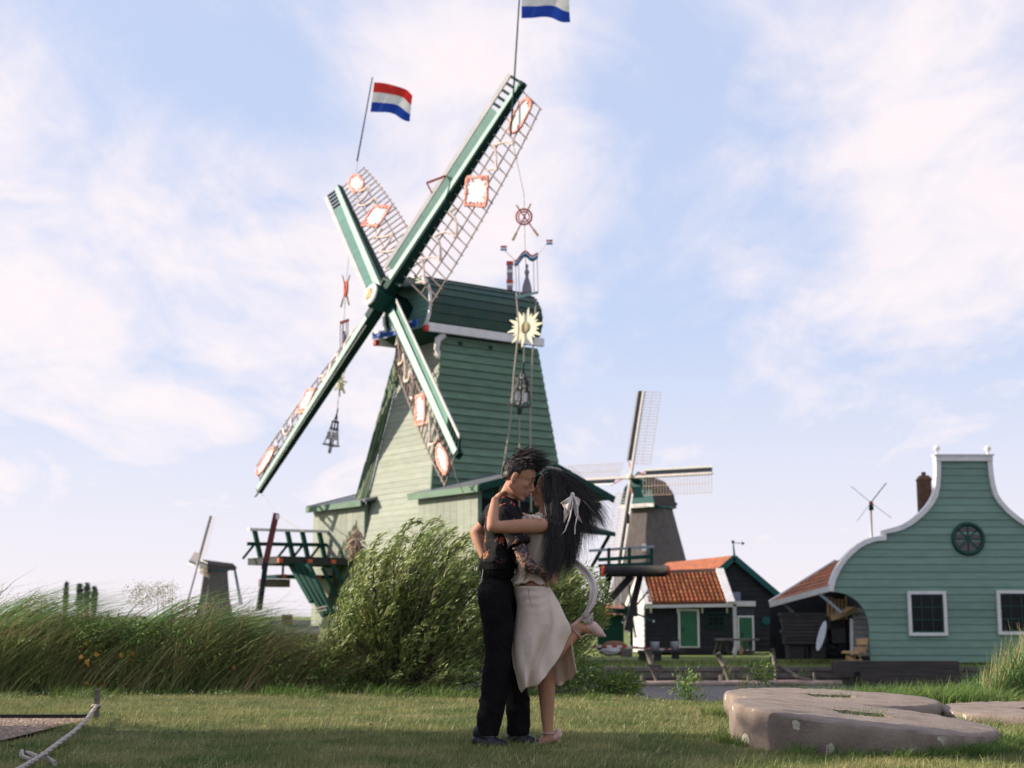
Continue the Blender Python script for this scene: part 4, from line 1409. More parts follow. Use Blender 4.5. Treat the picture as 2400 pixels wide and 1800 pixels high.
wh = thing('wheel_ornament', 'red ring ornament with two crossed brushes hanging against the sky', 'ornament', gp(1228, 508))
wc = gp(1228, 508)
MB().torus(wc, .275, .032, (0, 1, .1), 24, 6).build('ring', RED, wh, True)
MB().torus(wc, .19, .022, (0, 1, .1), 20, 6).build('ring', RED, wh, True)
for (x0, y0, x1, y1) in ((1244, 478, 1202, 563), (1210, 481, 1261, 553)):
    a, b = gp(x0, y0, -.05), gp(x1, y1, -.05)
    st_ = MB().beam(a, b, .04, .04).build('brush', RED, wh)
    MB().beam(a.lerp(b, .8), b, .12, .07).build('bristles', mat('straw_yellow', (.62, .47, .2), (.5, .36, .15), 8, .9), st_)
    MB().beam(a, a.lerp(b, .12), .07, .05).build('bristles', mat('straw_yellow', (.62, .47, .2)), st_)

sw_ = thing('swing_ornament', 'ornament of a grey figure in a long dress under a tricolour canopy', 'ornament', gp(1234, 690))
pts = []
for k in range(13):
    u = k / 12
    pts.append(gp(1206 + 54 * u, 611 - 12 * u - 13 * math.exp(-((u - .5) / .22) ** 2) + 4 * math.cos(u * 9), 0))
for i, (nm, m_2) in enumerate((('red_band', RED), ('white_band', WHITE), ('blue_band', mat('light_blue_paint', (.06, .25, .5), None, 4, .6)))):
    b = MB()
    off = Vector((0, 0, -.055 * i))
    for p, q in zip(pts[:-1], pts[1:]):
        b.beam(p + off, q + off, .3, .052)
    b.build(nm, m_2, sw_)
for (x, y0, y1) in ((1208, 615, 695), (1215, 617, 692), (1250, 607, 684), (1259, 605, 681)):
    MB().beam(gp(x, y0, -.1 if x in (1208, 1259) else .1), gp(x + (3 if x < 1230 else 2), y1, -.1 if x in (1208, 1259) else .1), .03, .03).build('rod', WHITE, sw_)
MB().hexa([gp(1210, 700, -.2), gp(1262, 688, -.2), gp(1262, 688, .25), gp(1210, 700, .25)], [gp(1210, 693, -.2), gp(1262, 682, -.2), gp(1262, 682, .25), gp(1210, 693, .25)]).build('floor_board', G_SAILL, sw_)
fg = MB()
fb_ = gp(1235, 690)
fg.lathe(fb_, [(.17, 0), (.175, .12), (.15, .3), (.1, .48), (.06, .6), (.055, .68), (.085, .76), (.08, .84), (.03, .9), (.03, .93), (.055, .98), (.05, 1.05), (.01, 1.09)], 14)
fg.build('figure', mat('grey_violet_paint', (.2, .17, .2), (.26, .22, .25), 3, .7), sw_, True)
for (x, y, xb, yb) in ((1180, 587, 1206, 610), (1287, 565, 1260, 598)):
    MB().tube([gp(xb, yb), gp(x, y - 3)], .018, 5).build('flag_stick', WHITE, sw_)
    c = gp(x, y)
    s2 = -1 if x < 1230 else 1
    for i, m_2 in enumerate((RED, WHITE, mat('light_blue_paint', (.06, .25, .5)))):
        MB().beam(c + Vector((-.1, 0, .08 * 1 - .06 * i + .06 * s2 * -1)), c + Vector((.12, 0, .08 - .06 * i - .06 * s2 * 1 + (.0))), .02, .06).build('small_flag', m_2, sw_)
bar_ = MB().beam(gp(1195, 620), gp(1195, 680), .2, .2).build('lamp_column', mat('grey_violet_paint', (.2, .17, .2)), sw_)
for y in (617, 661):
    MB().box(gp(1195, y), (.24, .24, .1)).build('red_collar', RED, sw_)
MB().box(gp(1195, 637), (.215, .215, .1)).build('pale_collar', WHITE, sw_)
MB().box(gp(1195, 668), (.215, .215, .1)).build('pale_collar', WHITE, sw_)

sn = thing('sun_ornament', 'big cream yellow many pointed star hanging in front of the mill cap', 'ornament', gp(1232, 768))
sc = gp(1232, 768)
CREAM = mat('cream_yellow_paint', (.8, .76, .56), (.74, .69, .48), 3, .6)
tilt = .12
sX = Vector((.82, -.57, 0))
sNn = Vector((-.57, -.82, 0))
for k in range(20):
    a = 2 * PI * k / 20 + tilt
    L = .70 if k % 2 == 0 else .53
    d = sX * math.cos(a) * 1.08 + Zv * math.sin(a)
    pz = (-sX * math.sin(a) + Zv * math.cos(a))
    w = .10 if k % 2 == 0 else .06
    MB().prism([sc + d * .18 + pz * .035, sc + d * .18 - pz * .035, sc + d * .31 - pz * w, sc + d * L - pz * .012, sc + d * L + pz * .012, sc + d * .31 + pz * w], sNn * (.03 + .002 * (k % 2))).build('ray', CREAM, sn)
MB().lathe(sc - sNn * .0, [(.2, 0), (.21, .04), (.15, .07)], 20, sNn).build('centre', mat('dull_gold_print', (.55, .48, .28), (.4, .33, .18), 14, .7), sn, True)


def lantern(top, bot, label, rings, panels, dep=0.0):
    """wire frame crown lantern: rings of growing size along a leaning axis"""
    t = thing('wire_lantern', label, 'lantern', bot)
    ax = (top - bot)
    axn = ax.normalized()
    cs = []
    for (u, r) in rings:
        c = bot + ax * u
        cs.append((c, r))
        MB().torus(c, r, .022, axn, 18, 5).build('ring', IRON, t, True)
    w = MB()
    x = axn.orthogonal().normalized()
    y = axn.cross(x)
    for k in range(6):
        a = 2 * PI * k / 6
        d = x * math.cos(a) + y * math.sin(a)
        w.tube([top] + [c + d * r for c, r in cs[::-1]] + [bot + d * .05], .014, 4)
    w.build('wire_frame', IRON, t)
    MB().tube([top + axn * .2, bot], .03, 6).build('stem', IRON, t)
    for sg in (-1, 1):
        c = bot + ax * panels[0]
        MB().box(c + Vector((sg * .13, -.06, .02 * -sg)), (.16, .05, .3)).build('white_panel', WHITE_B, t)
    g_ = MB()
    for c, r in cs:
        for k in range(4):
            a = 2 * PI * k / 4 + .6
            g_.ball(c + (x * math.cos(a) + y * math.sin(a)) * r, .04, 6)
    g_.build('bead', mat('pale_brass', (.6, .5, .42), None, 5, .5), t)
    return t


lantern(gp(1227, 862), gp(1217, 972), 'black wire crown lantern with white panels hanging before the tower boards', [(.76, .2), (.55, .24), (.2, .4)], (.38,))
LD = 56.5


def lq(x, y):
    return P(x, y, LD)


lantern(lq(790, 968), lq(772, 1062), 'black wire crown lantern hanging in the open sky left of the mill', [(.78, .13), (.6, .17), (.2, .33)], (.42,))
rl_ = MB().tube([P(838, 380, TB), lq(812, 660), lq(805, 770), lq(796, 900), lq(790, 968)], .012, 4)
tag(rl_.build('ornament_rope', ROPE), 'thin rope with ornaments hanging from the shorter upper sail', 'rope')
w2 = thing('small_wheel_ornament', 'pink red ring ornament hanging edge on left of the hub', 'ornament', lq(811, 677))
MB().torus(lq(811, 677), .3, .05, (.96, .3, 0), 20, 6).build('ring', ORANGE_R, w2, True)
MB().torus(lq(811, 677), .18, .04, (.96, .3, 0), 16, 6).build('ring', ORANGE_R, w2, True)
for (a, b) in (((803, 645), (818, 715)), ((820, 645), (799, 720))):
    o_ = MB().beam(lq(*a), lq(*b), .04, .04).build('brush', ORANGE_R, w2)
    MB().beam(lq(*a).lerp(lq(*b), .75), lq(*b), .09, .06).build('bristles', mat('straw_yellow', (.62, .47, .2)), o_)
s2_ = thing('canopy_ornament', 'narrow pale canopy ornament with thin rods left of the mill cap', 'ornament', lq(806, 830))
for (x0, x1) in ((798, 797), (803, 802), (812, 811), (816, 814)):
    MB().beam(lq(x0, 755), lq(x1, 832), .03, .03).build('rod', mat('grey_violet_paint', (.2, .17, .2)), s2_)
MB().beam(lq(797, 757), lq(818, 750), .1, .1).build('canopy', ORANGE_R, s2_)
MB().beam(lq(796, 833), lq(815, 829), .1, .06).build('floor_board', G_SAILL, s2_)
MB().lathe(lq(806, 830), [(.12, 0), (.1, .3), (.05, .55), (.07, .7), (.03, .95)], 10).build('figure', mat('grey_violet_paint', (.2, .17, .2)), s2_, True)
s3 = thing('small_sun_ornament', 'pale yellow star seen edge on above the black wire lantern', 'ornament', lq(797, 897))
for k in range(16):
    a = 2 * PI * k / 16
    L = .68 if k % 2 == 0 else .45
    d = Vector((.28 * math.cos(a), .96 * math.cos(a), math.sin(a)))
    MB().beam(lq(797, 890) + d * .1, lq(797, 890) + d * L, .07, .05).build('ray', CREAM, s3)
# guy ropes of the lower sails
tag(MB().tube([P(614, 1158, 57), P(655, 1210, 53), P(712, 1246, 50)], .014, 4).build('sail_rope', ROPE), 'thin rope from the lowest sail tip down to the deck rail', 'rope')
tag(MB().tube([P(1057, 1075, 45.6), P(1070, 1120, 46), P(1088, 1160, 46.5)], .016, 4).build('guy_rope', ROPE), 'short rope hanging from the sail tip before the tower', 'rope')
# leaning mooring pole in front of the deck
mp_ = thing('leaning_pole', 'red and white capped leaning pole standing in the reeds left of the deck', 'pole', P(607, 1440, 44))
MB().beam(P(648, 1203, 44), P(619, 1335, 44), .16).build('upper_pole', mat('oxblood_paint', (.16, .035, .03), (.12, .03, .03), 4, .7), mp_)
MB().beam(P(623, 1318, 43.9), P(608, 1430, 43.9), .14).build('lower_pole', mat('slate_blue_paint', (.06, .065, .09)), mp_)
MB().tube([P(619, 1340, 43.9), P(613, 1385, 43.9), P(606, 1432, 43.9)], .03, 5).build('strap', WHITE, mp_)
MB().tube([P(610, 1380, 43.8), P(603, 1432, 43.8)], .05, 5).build('chain', IRON, mp_)
MB().box(P(651, 1211, 43.8), (.1, .1, .15)).build('white_cap', WHITE, mp_)
# hay like bundle hung on the deck corner
hb2 = MB()
random.seed(21)
for k in range(90):
    p = P(832 + random.gauss(0, 8), 1278 + random.gauss(0, 17), 49.6 + random.uniform(-.3, .3))
    d = Vector((random.uniform(-1, 1), random.uniform(-.6, .6), random.uniform(-1, .6))) * .3
    hb2.tube([p, p + d * .6 + Vector((0, 0, -.05)), p + d + Vector((0, 0, -.18))], [.035, .035, .02], 4)
tag(hb2.build('rope_bundle', mat('dry_rope_brown', (.3, .2, .13), (.42, .31, .24), 3, .9, island=.35)), 'tangled bundle of dry rope hanging at the tower corner', 'rope bundle')
# ------------------------------------------------------------------ vegetation
def blades(name, base, h, lean, width, segs, mt, az=None, curve=1.9, tip=.1, cols=None, kind='stuff', parent=None, wpow=1.5):
    """curved tapering ribbons; base (N,3), h (N), lean (N,2): sideways travel of the tip as a share of the height"""
    n = len(base)
    az = RNG.uniform(0, 2 * PI, n) if az is None else az
    ts = np.linspace(0, 1, segs + 1)
    sx, sy = np.cos(az), np.sin(az)
    vs = np.zeros((n, segs + 1, 2, 3), dtype=np.float32)
    ll = np.sqrt(lean[:, 0] ** 2 + lean[:, 1] ** 2)
    for i, t in enumerate(ts):
        c = t ** curve
        px = base[:, 0] + h * lean[:, 0] * c
        py = base[:, 1] + h * lean[:, 1] * c
        pz = base[:, 2] + h * (t - .28 * ll * c * t)
        w = width * max(tip, (1 - t ** wpow)) * .5
        for s, sg in enumerate((-1, 1)):
            vs[:, i, s, 0] = px + sx * w * sg
            vs[:, i, s, 1] = py + sy * w * sg
            vs[:, i, s, 2] = pz
    V = vs.reshape(-1, 3)
    b = (np.arange(n) * (segs + 1) * 2)[:, None]
    Fs = [b + np.array([[i * 2, i * 2 + 1, i * 2 + 3, i * 2 + 2]]) for i in range(segs)]
    Fa = np.stack(Fs, 1).reshape(-1, 4)
    cc = None if cols is None else np.repeat(cols, (segs + 1) * 2, axis=0)
    o = np_obj(name, V, Fa, mt, parent, cols=cc)
    if kind:
        o['kind'] = kind
    return o


def leaves(name, pos, dirs, length, width, mt, parent=None, cols=None, kind=None, droop=.25):
    """folded pointed leaves: two quads each"""
    n = len(pos)
    d = dirs / np.linalg.norm(dirs, axis=1, keepdims=True)
    r = RNG.normal(size=(n, 3))
    s = np.cross(d, r)
    s /= np.linalg.norm(s, axis=1, keepdims=True) + 1e-9
    u = np.cross(s, d)
    L, W = length[:, None], width[:, None]
    a = pos
    t = pos + d * L - np.array([[0, 0, 1]]) * L * droop * .6
    m = pos + d * L * .45 - u * W * .22
    l = pos + d * L * .42 + s * W * .5 + u * W * .1
    q = pos + d * L * .42 - s * W * .5 + u * W * .1
    V = np.stack([a, l, t, q, m], 1).reshape(-1, 3)
    b = (np.arange(n) * 5)[:, None]
    Fa = np.concatenate([b + np.array([[0, 4, 2, 1]]), b + np.array([[0, 3, 2, 4]])], 0)
    cc = None if cols is None else np.repeat(cols, 5, axis=0)
    o = np_obj(name, V, Fa, mt, parent, cols=cc)
    if kind:
        o['kind'] = kind
    return o


def gz(x, y):
    return lawn_h(np.asarray(x), np.asarray(y))


GRASSM = mat('lawn_grass', (.115, .175, .048), (.35, .32, .135), 1.7, .75, spec=.25, contrast=(.36, .66), trans=.25, island=.4, detail=4)
n = 330000
yy = 6.2 * (15.2 / 6.2) ** RNG.random(n)
xx = (RNG.random(n) * 2 - 1) * (yy * .40 + .25)
keep = ~((xx < -3.08 + .05 * np.sin(yy * 5)) & (yy < 10.62))
STONES = [(P(2021, 1672, 8.75), .8), (P(1949, 1631, 10.95), .8), (P(2440, 1661, 10.6), .72)]
for (sp_, sr) in STONES:
    keep &= ((xx - sp_.x) ** 2 + (yy - sp_.y) ** 2) > (sr * .97) ** 2
xx, yy = xx[keep], yy[keep]
n = len(xx)
pn = .5 + .5 * np.sin(xx * 3.1 + 1.2 * np.sin(yy * 2.3)) * np.sin(yy * 3.7 + xx)
hh = RNG.uniform(.018, .038, n) * (.75 + .6 * pn)
tall = RNG.random(n) < .012
hh = np.where(tall, hh * 2.2, hh)
base = np.stack([xx, yy, gz(xx, yy) - .003], 1)
lean = np.stack([RNG.normal(.25, .45, n), RNG.normal(0, .4, n)], 1)
k = 16000
by = 6.3 * (14.3 / 6.3) ** RNG.random(k)
bx = (RNG.random(k) * 2 - 1) * (by * .4)
kp = ~((bx < -3.02) & (by < 10.66))
for (sp_, sr) in STONES:
    kp &= ((bx - sp_.x) ** 2 + (by - sp_.y) ** 2) > (sr * 1.0) ** 2
kp &= RNG.random(k) < (.35 + .65 * (np.sin(bx * 2.3 + 2 * np.sin(by * 1.7)) > -.1))
bx, by = bx[kp], by[kp]
k = len(bx)
o = blades('dry_blade', np.stack([bx, by, gz(bx, by) - .003], 1), RNG.uniform(.03, .075, k), np.stack([RNG.normal(.5, .6, k), RNG.normal(0, .5, k)], 1), .0045, 2, mat('dry_lawn_blade', (.42, .37, .19), (.3, .33, .12), 2, .8, trans=.2, island=.35), tip=.15)
tag(o, 'longer pale dry blades in the lawn', None, None, 'stuff')
o = blades('lawn_grass', base, hh, lean, .0045, 1, GRASSM, tip=.12)
tag(o, 'short mown grass of the lawn with yellowed patches', None, None, 'stuff')

# tufts: round the millstones, the stake, the lawn's far edge
TUFT = mat('tuft_grass', (.09, .17, .03), (.16, .22, .06), 2.2, .65, trans=.3, island=.4)


def tufts(centres, name, label, hm, k=90, rad=.09, wdt=.006, lx=.5):
    bs, hs, ls = [], [], []
    for (x, y, sc_) in centres:
        a = RNG.uniform(0, 2 * PI, k)
        r = rad * sc_ * np.sqrt(RNG.random(k))
        bx, by = x + r * np.cos(a), y + r * np.sin(a)
        bs.append(np.stack([bx, by, gz(bx, by) - .005], 1))
        hs.append(hm * sc_ * RNG.uniform(.5, 1.1, k))
        ls.append(np.stack([RNG.normal(lx, .45, k) + np.cos(a) * .4, RNG.normal(0, .4, k) + np.sin(a) * .3], 1))
    return tag(blades(name, np.concatenate(bs), np.concatenate(hs), np.concatenate(ls), wdt, 3, TUFT), label, None, None, 'stuff')


cs = []
for (sp_, sr), a0, a1, kk in ((STONES[0], PI * .75, PI * 2.0, 34), (STONES[0], PI * 1.52, PI * 1.95, 26), (STONES[1], PI * .6, PI * 1.2, 8), (STONES[1], -.5, .9, 16), (STONES[2], PI * .6, PI * 1.3, 12)):
    for k in range(kk):
        a = RNG.uniform(a0, a1)
        rr2 = sr + RNG.uniform(-.01, .12)
        cs.append((sp_.x + math.cos(a) * rr2, sp_.y + math.sin(a) * rr2, RNG.uniform(.5, 1.0)))
tufts(cs, 'stone_tuft', 'green grass tufts growing round the old millstones', .12, 70, .09)
cs = []
for k in range(130):
    x = RNG.uniform(-6, 6.2)
    if 1.15 < x < 2.3:
        continue
    cs.append((x, RNG.uniform(13.2, 14.6), RNG.uniform(.5, 1.1) * (1.0 if x < .3 else (.6 if x < 1.0 else (.22 if x < 2.25 else 1.2)))))
tufts(cs, 'edge_tuft', 'rough longer grass along the far edge of the lawn', .15, 90, .22, .008)
cs = [(P(x, 1640, 12.6).x, 12.6 + RNG.uniform(-.7, .7), RNG.uniform(.7, 1.2)) for x in RNG.uniform(2020, 2330, 34)]
tufts(cs, 'bank_tuft', 'bright green grass between the millstones and the water', .2, 80, .16, .008)

# grass standing round the shoes, small white clover heads near the bank
cs = [(P(x, 1750, d).x, d + RNG.uniform(-.12, .12), RNG.uniform(.35, .6)) for x, d in [(v, 8.2) for v in np.linspace(1105, 1330, 16)] + [(v, 8.45) for v in np.linspace(1190, 1290, 6)]]
tufts(cs, 'shoe_tuft', 'grass blades standing round the shoes of the couple', .07, 60, .09, .005)
k = 210
qx = np.concatenate([RNG.uniform(-5.4, -2.6, 180), RNG.uniform(-5, 4, 30)])
qy = np.concatenate([RNG.uniform(12.3, 13.9, 180), RNG.uniform(9.8, 13.8, 30)])
pos = np.stack([qx, qy, gz(qx, qy) + RNG.uniform(.03, .055, k)], 1)
tag(leaves('clover_flower', pos, RNG.normal(0, 1, (k, 3)) + np.array([[0, 0, 1.2]]), np.full(k, .013), np.full(k, .012), mat('clover_white', (.55, .53, .48), None, 5, .8)), 'small white clover flowers in the lawn', None, None, 'stuff')
k = 1500
qy = 6.4 * (14 / 6.4) ** RNG.random(k)
qx = (RNG.random(k) * 2 - 1) * (qy * .38)
ok_ = ~((qx < -3.0) & (qy < 10.7))
for (sp_, sr) in STONES:
    ok_ &= ((qx - sp_.x) ** 2 + (qy - sp_.y) ** 2) > (sr * 1.02) ** 2
qx, qy = qx[ok_], qy[ok_]
k = len(qx)
pos = np.stack([qx, qy, gz(qx, qy) + .008], 1)
tag(leaves('lawn_leaf', pos, RNG.normal(0, 1, (k, 3)) * np.array([[1, 1, .25]]) + np.array([[0, 0, .25]]), RNG.uniform(.02, .04, k), RNG.uniform(.012, .02, k), mat('lawn_herb', (.10, .17, .04), (.3, .27, .12), 1.1, .7, island=.4)), 'small flat herbs and dry bits between the grass', None, None, 'stuff')

# ---- reeds and weeds on the bank at the left
REED = mat('reed_leaf', (.075, .175, .042), (.15, .25, .075), 1.5, .5, trans=.35, island=.45, spec=.4)
DRYG = mat('dry_grass', (.48, .37, .2), (.36, .29, .14), 2, .8, trans=.25, island=.35)
MIDG = mat('olive_grass', (.16, .24, .07), (.36, .34, .15), 2, .7, trans=.3, island=.4)
BROWN = mat('brown_dead_stalk', (.22, .12, .06), (.14, .085, .045), 3, .85, island=.4)
top_px = [(-150, 1350), (0, 1358), (60, 1336), (130, 1320), (200, 1340), (250, 1385), (285, 1425), (320, 1456), (345, 1450), (385, 1395), (440, 1355), (500, 1336), (545, 1346), (600, 1390), (650, 1420), (720, 1455), (790, 1500)]


def top_z(x, y):
    px = 1200 + FPX * x / y
    v = np.interp(px, [p[0] for p in top_px], [p[1] for p in top_px])
    return CAMZ + (1444 - v) / FPX * y


def band(nm, n, y0, y1, px0, px1, frac, mt, width, segs, lean_m, lean_s, label, curve=1.9, root=0.0, wpow=1.5, az=None, tip=.1):
    y = RNG.uniform(y0, y1, n)
    px = RNG.uniform(px0, px1, n)
    x = (px - 1200) / FPX * y
    zt = top_z(x, y)
    z0 = gz(x, y)
    h = np.maximum(.12, (zt - z0)) * RNG.uniform(frac[0], frac[1], n)
    base = np.stack([x - h * lean_m * .55, y, z0 - .02], 1)
    ln_ = np.stack([RNG.normal(lean_m, lean_s, n), RNG.normal(0, .25, n)], 1)
    o = blades(nm, base, h * (1 + .2 * np.abs(ln_[:, 0])), ln_, width * RNG.uniform(.6, 1.3, n), segs, mt, curve=curve, wpow=wpow, az=az, tip=tip)
    return tag(o, label, None, None, 'stuff')


band('reed_grass', 6500, 14.3, 17.0, -180, 800, (.35, .9), REED, .032, 5, .9, .32, 'dense green reeds bent by the wind on the bank at left')
band('tall_reed', 520, 14.3, 16.0, 0, 600, (.8, 1.06), REED, .042, 6, 1.15, .35, 'tall broad reed leaves streaming in the wind above the bank', 2.4, tip=.03)
band('meadow_grass', 13000, 14.05, 15.0, -180, 810, (.15, .72), MIDG, .011, 4, .6, .35, 'olive meadow grass at the foot of the reeds', 1.7)
band('dry_grass', 1500, 14.1, 15.2, -180, 330, (.5, .95), DRYG, .006, 5, .7, .25, 'dry tan grass stalks among the reeds at left', 1.6)
band('dry_sedge', 1700, 14.0, 14.9, 640, 830, (.5, 1.05), DRYG, .006, 5, .95, .3, 'tan dry sedge below the mill deck', 1.5)
band('seeding_grass', 500, 14.2, 15.2, 300, 600, (.55, .92), DRYG, .005, 5, .6, .3, 'pale seeding grass in the middle of the bank', 1.6)
band('dead_weed', 330, 14.1, 14.9, 400, 660, (.45, 1.03), BROWN, .012, 4, .35, .4, 'brown dead weeds in front of the reeds', 1.2)
# seed heads: small flecks along the upper ends
def flecks(nm, n, y0, y1, boxes, mt, ln, label, d0=(1, 0, .35), wd_=.008):
    ps = []
    for (xa, xb, ya, yb, wgt) in boxes:
        k = int(n * wgt)
        # plumes: strings of flecks that lean right
        m = max(1, k // 26)
        cx_ = RNG.uniform(xa, xb, m)
        cy_ = RNG.uniform(ya, yb, m)
        yy_ = RNG.uniform(y0, y1, m)
        for i in range(m):
            t = RNG.random(26)
            sx_ = cx_[i] + t * 30 + RNG.normal(0, 3.5, 26)
            sy_ = cy_[i] - t * 24 + RNG.normal(0, 3.5, 26)
            for a, b in zip(sx_, sy_):
                ps.append(P(a, b, yy_[i] + RNG.uniform(-.03, .03)))
    pos = np.array([tuple(p) for p in ps])
    dr = np.array(d0)[None, :] + RNG.normal(0, .45, (len(pos), 3))
    return tag(leaves(nm, pos, dr, RNG.uniform(.6, 1.3, len(pos)) * ln, RNG.uniform(.6, 1.3, len(pos)) * wd_, mt), label, None, None, 'stuff')


flecks('seed_plume', 5200, 14.2, 15.2, [(280, 390, 1385, 1425, .33), (380, 500, 1425, 1475, .27), (-20, 120, 1400, 1470, .2), (120, 300, 1450, 1500, .12), (520, 620, 1440, 1500, .08)], mat('pale_seed', (.45, .37, .22), (.33, .29, .16), 3, .8, trans=.25, island=.3), .016, 'pale feathery seed plumes over the reeds')
WEED = mat('weed_leaf', (.1, .19, .04), (.18, .25, .06), 3, .6, trans=.3, island=.45, spec=.3)


def weeds(nm, n, boxes, label, ln=.05, wd_=.022, mt=None):
    ps, dr = [], []
    for (xa, xb, ya, yb, Y0, Y1, wgt) in boxes:
        k = int(n * wgt)
        m = max(1, k // 14)
        for i in range(m):
            c = P(RNG.uniform(xa, xb), RNG.uniform(ya, yb), RNG.uniform(Y0, Y1))
            for j in range(14):
                t = RNG.normal(0, 1, 3) * (.045, .045, .05)
                ps.append(np.array(c) + t)
                dr.append(t * 12 + np.array((.55, -.15, .25)) + RNG.normal(0, .35, 3))
    ps, dr = np.array(ps), np.array(dr)
    return tag(leaves(nm, ps, dr, RNG.uniform(.5, 1.35, len(ps)) * ln, RNG.uniform(.6, 1.3, len(ps)) * wd_, mt or WEED), label, None, None, 'stuff')


weeds('leafy_weed', 5200, [(180, 420, 1460, 1600, 14.0, 14.5, .34), (420, 660, 1500, 1610, 14.0, 14.4, .3), (640, 800, 1545, 1615, 13.9, 14.3, .14), (-30, 180, 1500, 1610, 14.0, 14.3, .1), (690, 800, 1500, 1590, 14.0, 14.6, .12)], 'leafy green weeds at the foot of the bank')
weeds('canal_weed', 5200, [(1290, 1400, 1545, 1620, 13.8, 14.3, .3), (1400, 1490, 1590, 1625, 13.8, 14.2, .24), (1590, 1620, 1590, 1632, 13.0, 13.3, .05), (1760, 1800, 1560, 1600, 13.9, 14.2, .04), (1060, 1290, 1560, 1618, 13.9, 14.4, .1)], 'leafy weeds and nettles along the canal edge', .05, .02)
pos = np.array([tuple(P(x, y, 13.95)) for x, y in ((545, 1560), (195, 1600), (300, 1540), (218, 1533), (185, 1540), (285, 1543), (203, 1515), (420, 1560), (232, 1605), (200, 1545), (310, 1537))])
o = leaves('orange_leaf', pos, RNG.normal(0, 1, (len(pos), 3)) + np.array([[1, -.4, 0]]), np.full(len(pos), .075), np.full(len(pos), .05), mat('orange_leaf', (.5, .2, .03), (.55, .3, .05), 5, .6, trans=.3))
tag(o, 'few orange withered leaves in the weeds at left', None, None, 'stuff')

# nettle stems at canal
def stems(nm, pts, label, mt, w=.012, seg=4, lean=.35):
    b = np.array([[p.x, p.y, z0] for (p, z0) in pts])
    h = np.array([p.z - z0 for (p, z0) in pts])
    ln_ = np.stack([RNG.normal(lean, .15, len(pts)), RNG.normal(0, .1, len(pts))], 1)
    return tag(blades(nm, b, h, ln_, w, seg, mt), label, None, None, 'stuff')


pt = []
for k in range(160):
    x = RNG.choice([RNG.uniform(1300, 1420), RNG.uniform(1440, 1490), RNG.uniform(1595, 1620), RNG.uniform(1710, 1760)])
    p = P(x, RNG.uniform(1550, 1605), 13.9)
    pt.append((p, float(gz(p.x, p.y))))
stems('nettle_stem', pt, 'thin green stems of weeds standing against the water', MIDG, .008)

# ---- reed clump at the right
def right_clump():
    n = 2600
    px = 2420 - np.abs(RNG.normal(0, 80, n))
    y = RNG.uniform(13.4, 14.8, n)
    x = (px - 1200) / FPX * y
    tz = np.interp(px, [2180, 2240, 2300, 2340, 2400, 2460], [1600, 1565, 1530, 1490, 1450, 1430])
    h = np.maximum(.08, (CAMZ + (1444 - tz) / FPX * y) - gz(x, y)) * RNG.uniform(.3, 1.05, n)
    base = np.stack([x, y, gz(x, y) - .01], 1)
    lean = np.stack([RNG.normal(.35, .4, n), RNG.normal(0, .25, n)], 1)
    tag(blades('bank_reed', base, h, lean, .012, 5, REED), 'green reeds growing at the right end of the bank', None, None, 'stuff')
    n = 240
    px = RNG.uniform(2270, 2420, n)
    y = RNG.uniform(13.4, 14.4, n)
    x = (px - 1200) / FPX * y
    tz = np.interp(px, [2270, 2320, 2350, 2420], [1540, 1470, 1425, 1440]) + RNG.uniform(0, 70, n)
    h = np.maximum(.1, (CAMZ + (1444 - tz) / FPX * y) - gz(x, y))
    base = np.stack([x, y, gz(x, y) - .01], 1)
    lean = np.stack([RNG.normal(.22, .15, n), RNG.normal(0, .15, n)], 1)
    tag(blades('dry_reed', base, h, lean, .011, 5, DRYG, curve=1.6), 'dry straw coloured reeds in the clump at right', None, None, 'stuff')


right_clump()


# taller clumps standing out of the bank: broad leaved reed, brown weeds
def clump(nm, n, pxc, pxs, ytop, label, mt, width, lean, Y0=14.2, Y1=15.6, lo=.55):
    px = RNG.normal(pxc, pxs, n)
    y = RNG.uniform(Y0, Y1, n)
    x = (px - 1200) / FPX * y
    z0 = gz(x, y)
    fall = 1 - .35 * np.minimum(1, np.abs(px - pxc) / (2.2 * pxs))
    h = (CAMZ + (1444 - ytop) / FPX * y - z0) * fall * RNG.uniform(lo, 1.08, n)
    base = np.stack([x - .25 * h, y, z0 - .02], 1)
    ln2 = np.stack([RNG.normal(lean, .35, n), RNG.normal(0, .3, n)], 1)
    tag(blades(nm, base, h * 1.12, ln2, width * RNG.uniform(.6, 1.25, n), 6, mt, curve=2.3, tip=.03), label, None, None, 'stuff')


clump('broad_reed', 360, 130, 60, 1345, 'tall clump of broad green reed leaves at far left', REED, .044, 1.25)
clump('broad_reed', 420, 500, 48, 1362, 'tall clump of broad green reed leaves in front of the small mill', REED, .044, 1.25)
# bright stems leaning out in front of the reeds
n = 620
px = RNG.uniform(-120, 640, n)
y = RNG.uniform(13.95, 14.5, n)
x = (px - 1200) / FPX * y
tz = RNG.uniform(1425, 1560, n)
z0 = gz(x, y)
h = np.maximum(.15, CAMZ + (1444 - tz) / FPX * y - z0)
o = blades('pale_stem', np.stack([x - .5 * h, y, z0 - .02], 1), h * 1.15, np.stack([RNG.normal(.95, .2, n), RNG.normal(0, .15, n)], 1), RNG.uniform(.005, .011, n), 6, mat('pale_green_stem', (.34, .36, .15), (.48, .40, .2), 2, .7, trans=.25, island=.35), curve=1.35, tip=.25)
tag(o, 'pale stems leaning to the right in front of the reeds', None, None, 'stuff')
clump('straw_stalk', 420, 40, 70, 1385, 'tan stalks bending out of the reeds at the left edge', DRYG, .008, .7, lo=.7)
clump('brown_weed', 330, 620, 45, 1432, 'rust brown weeds left of the willow', BROWN, .012, .5)
clump('straw_sedge', 620, 745, 45, 1490, 'straw coloured sedge leaning right below the mill', DRYG, .009, 1.1)


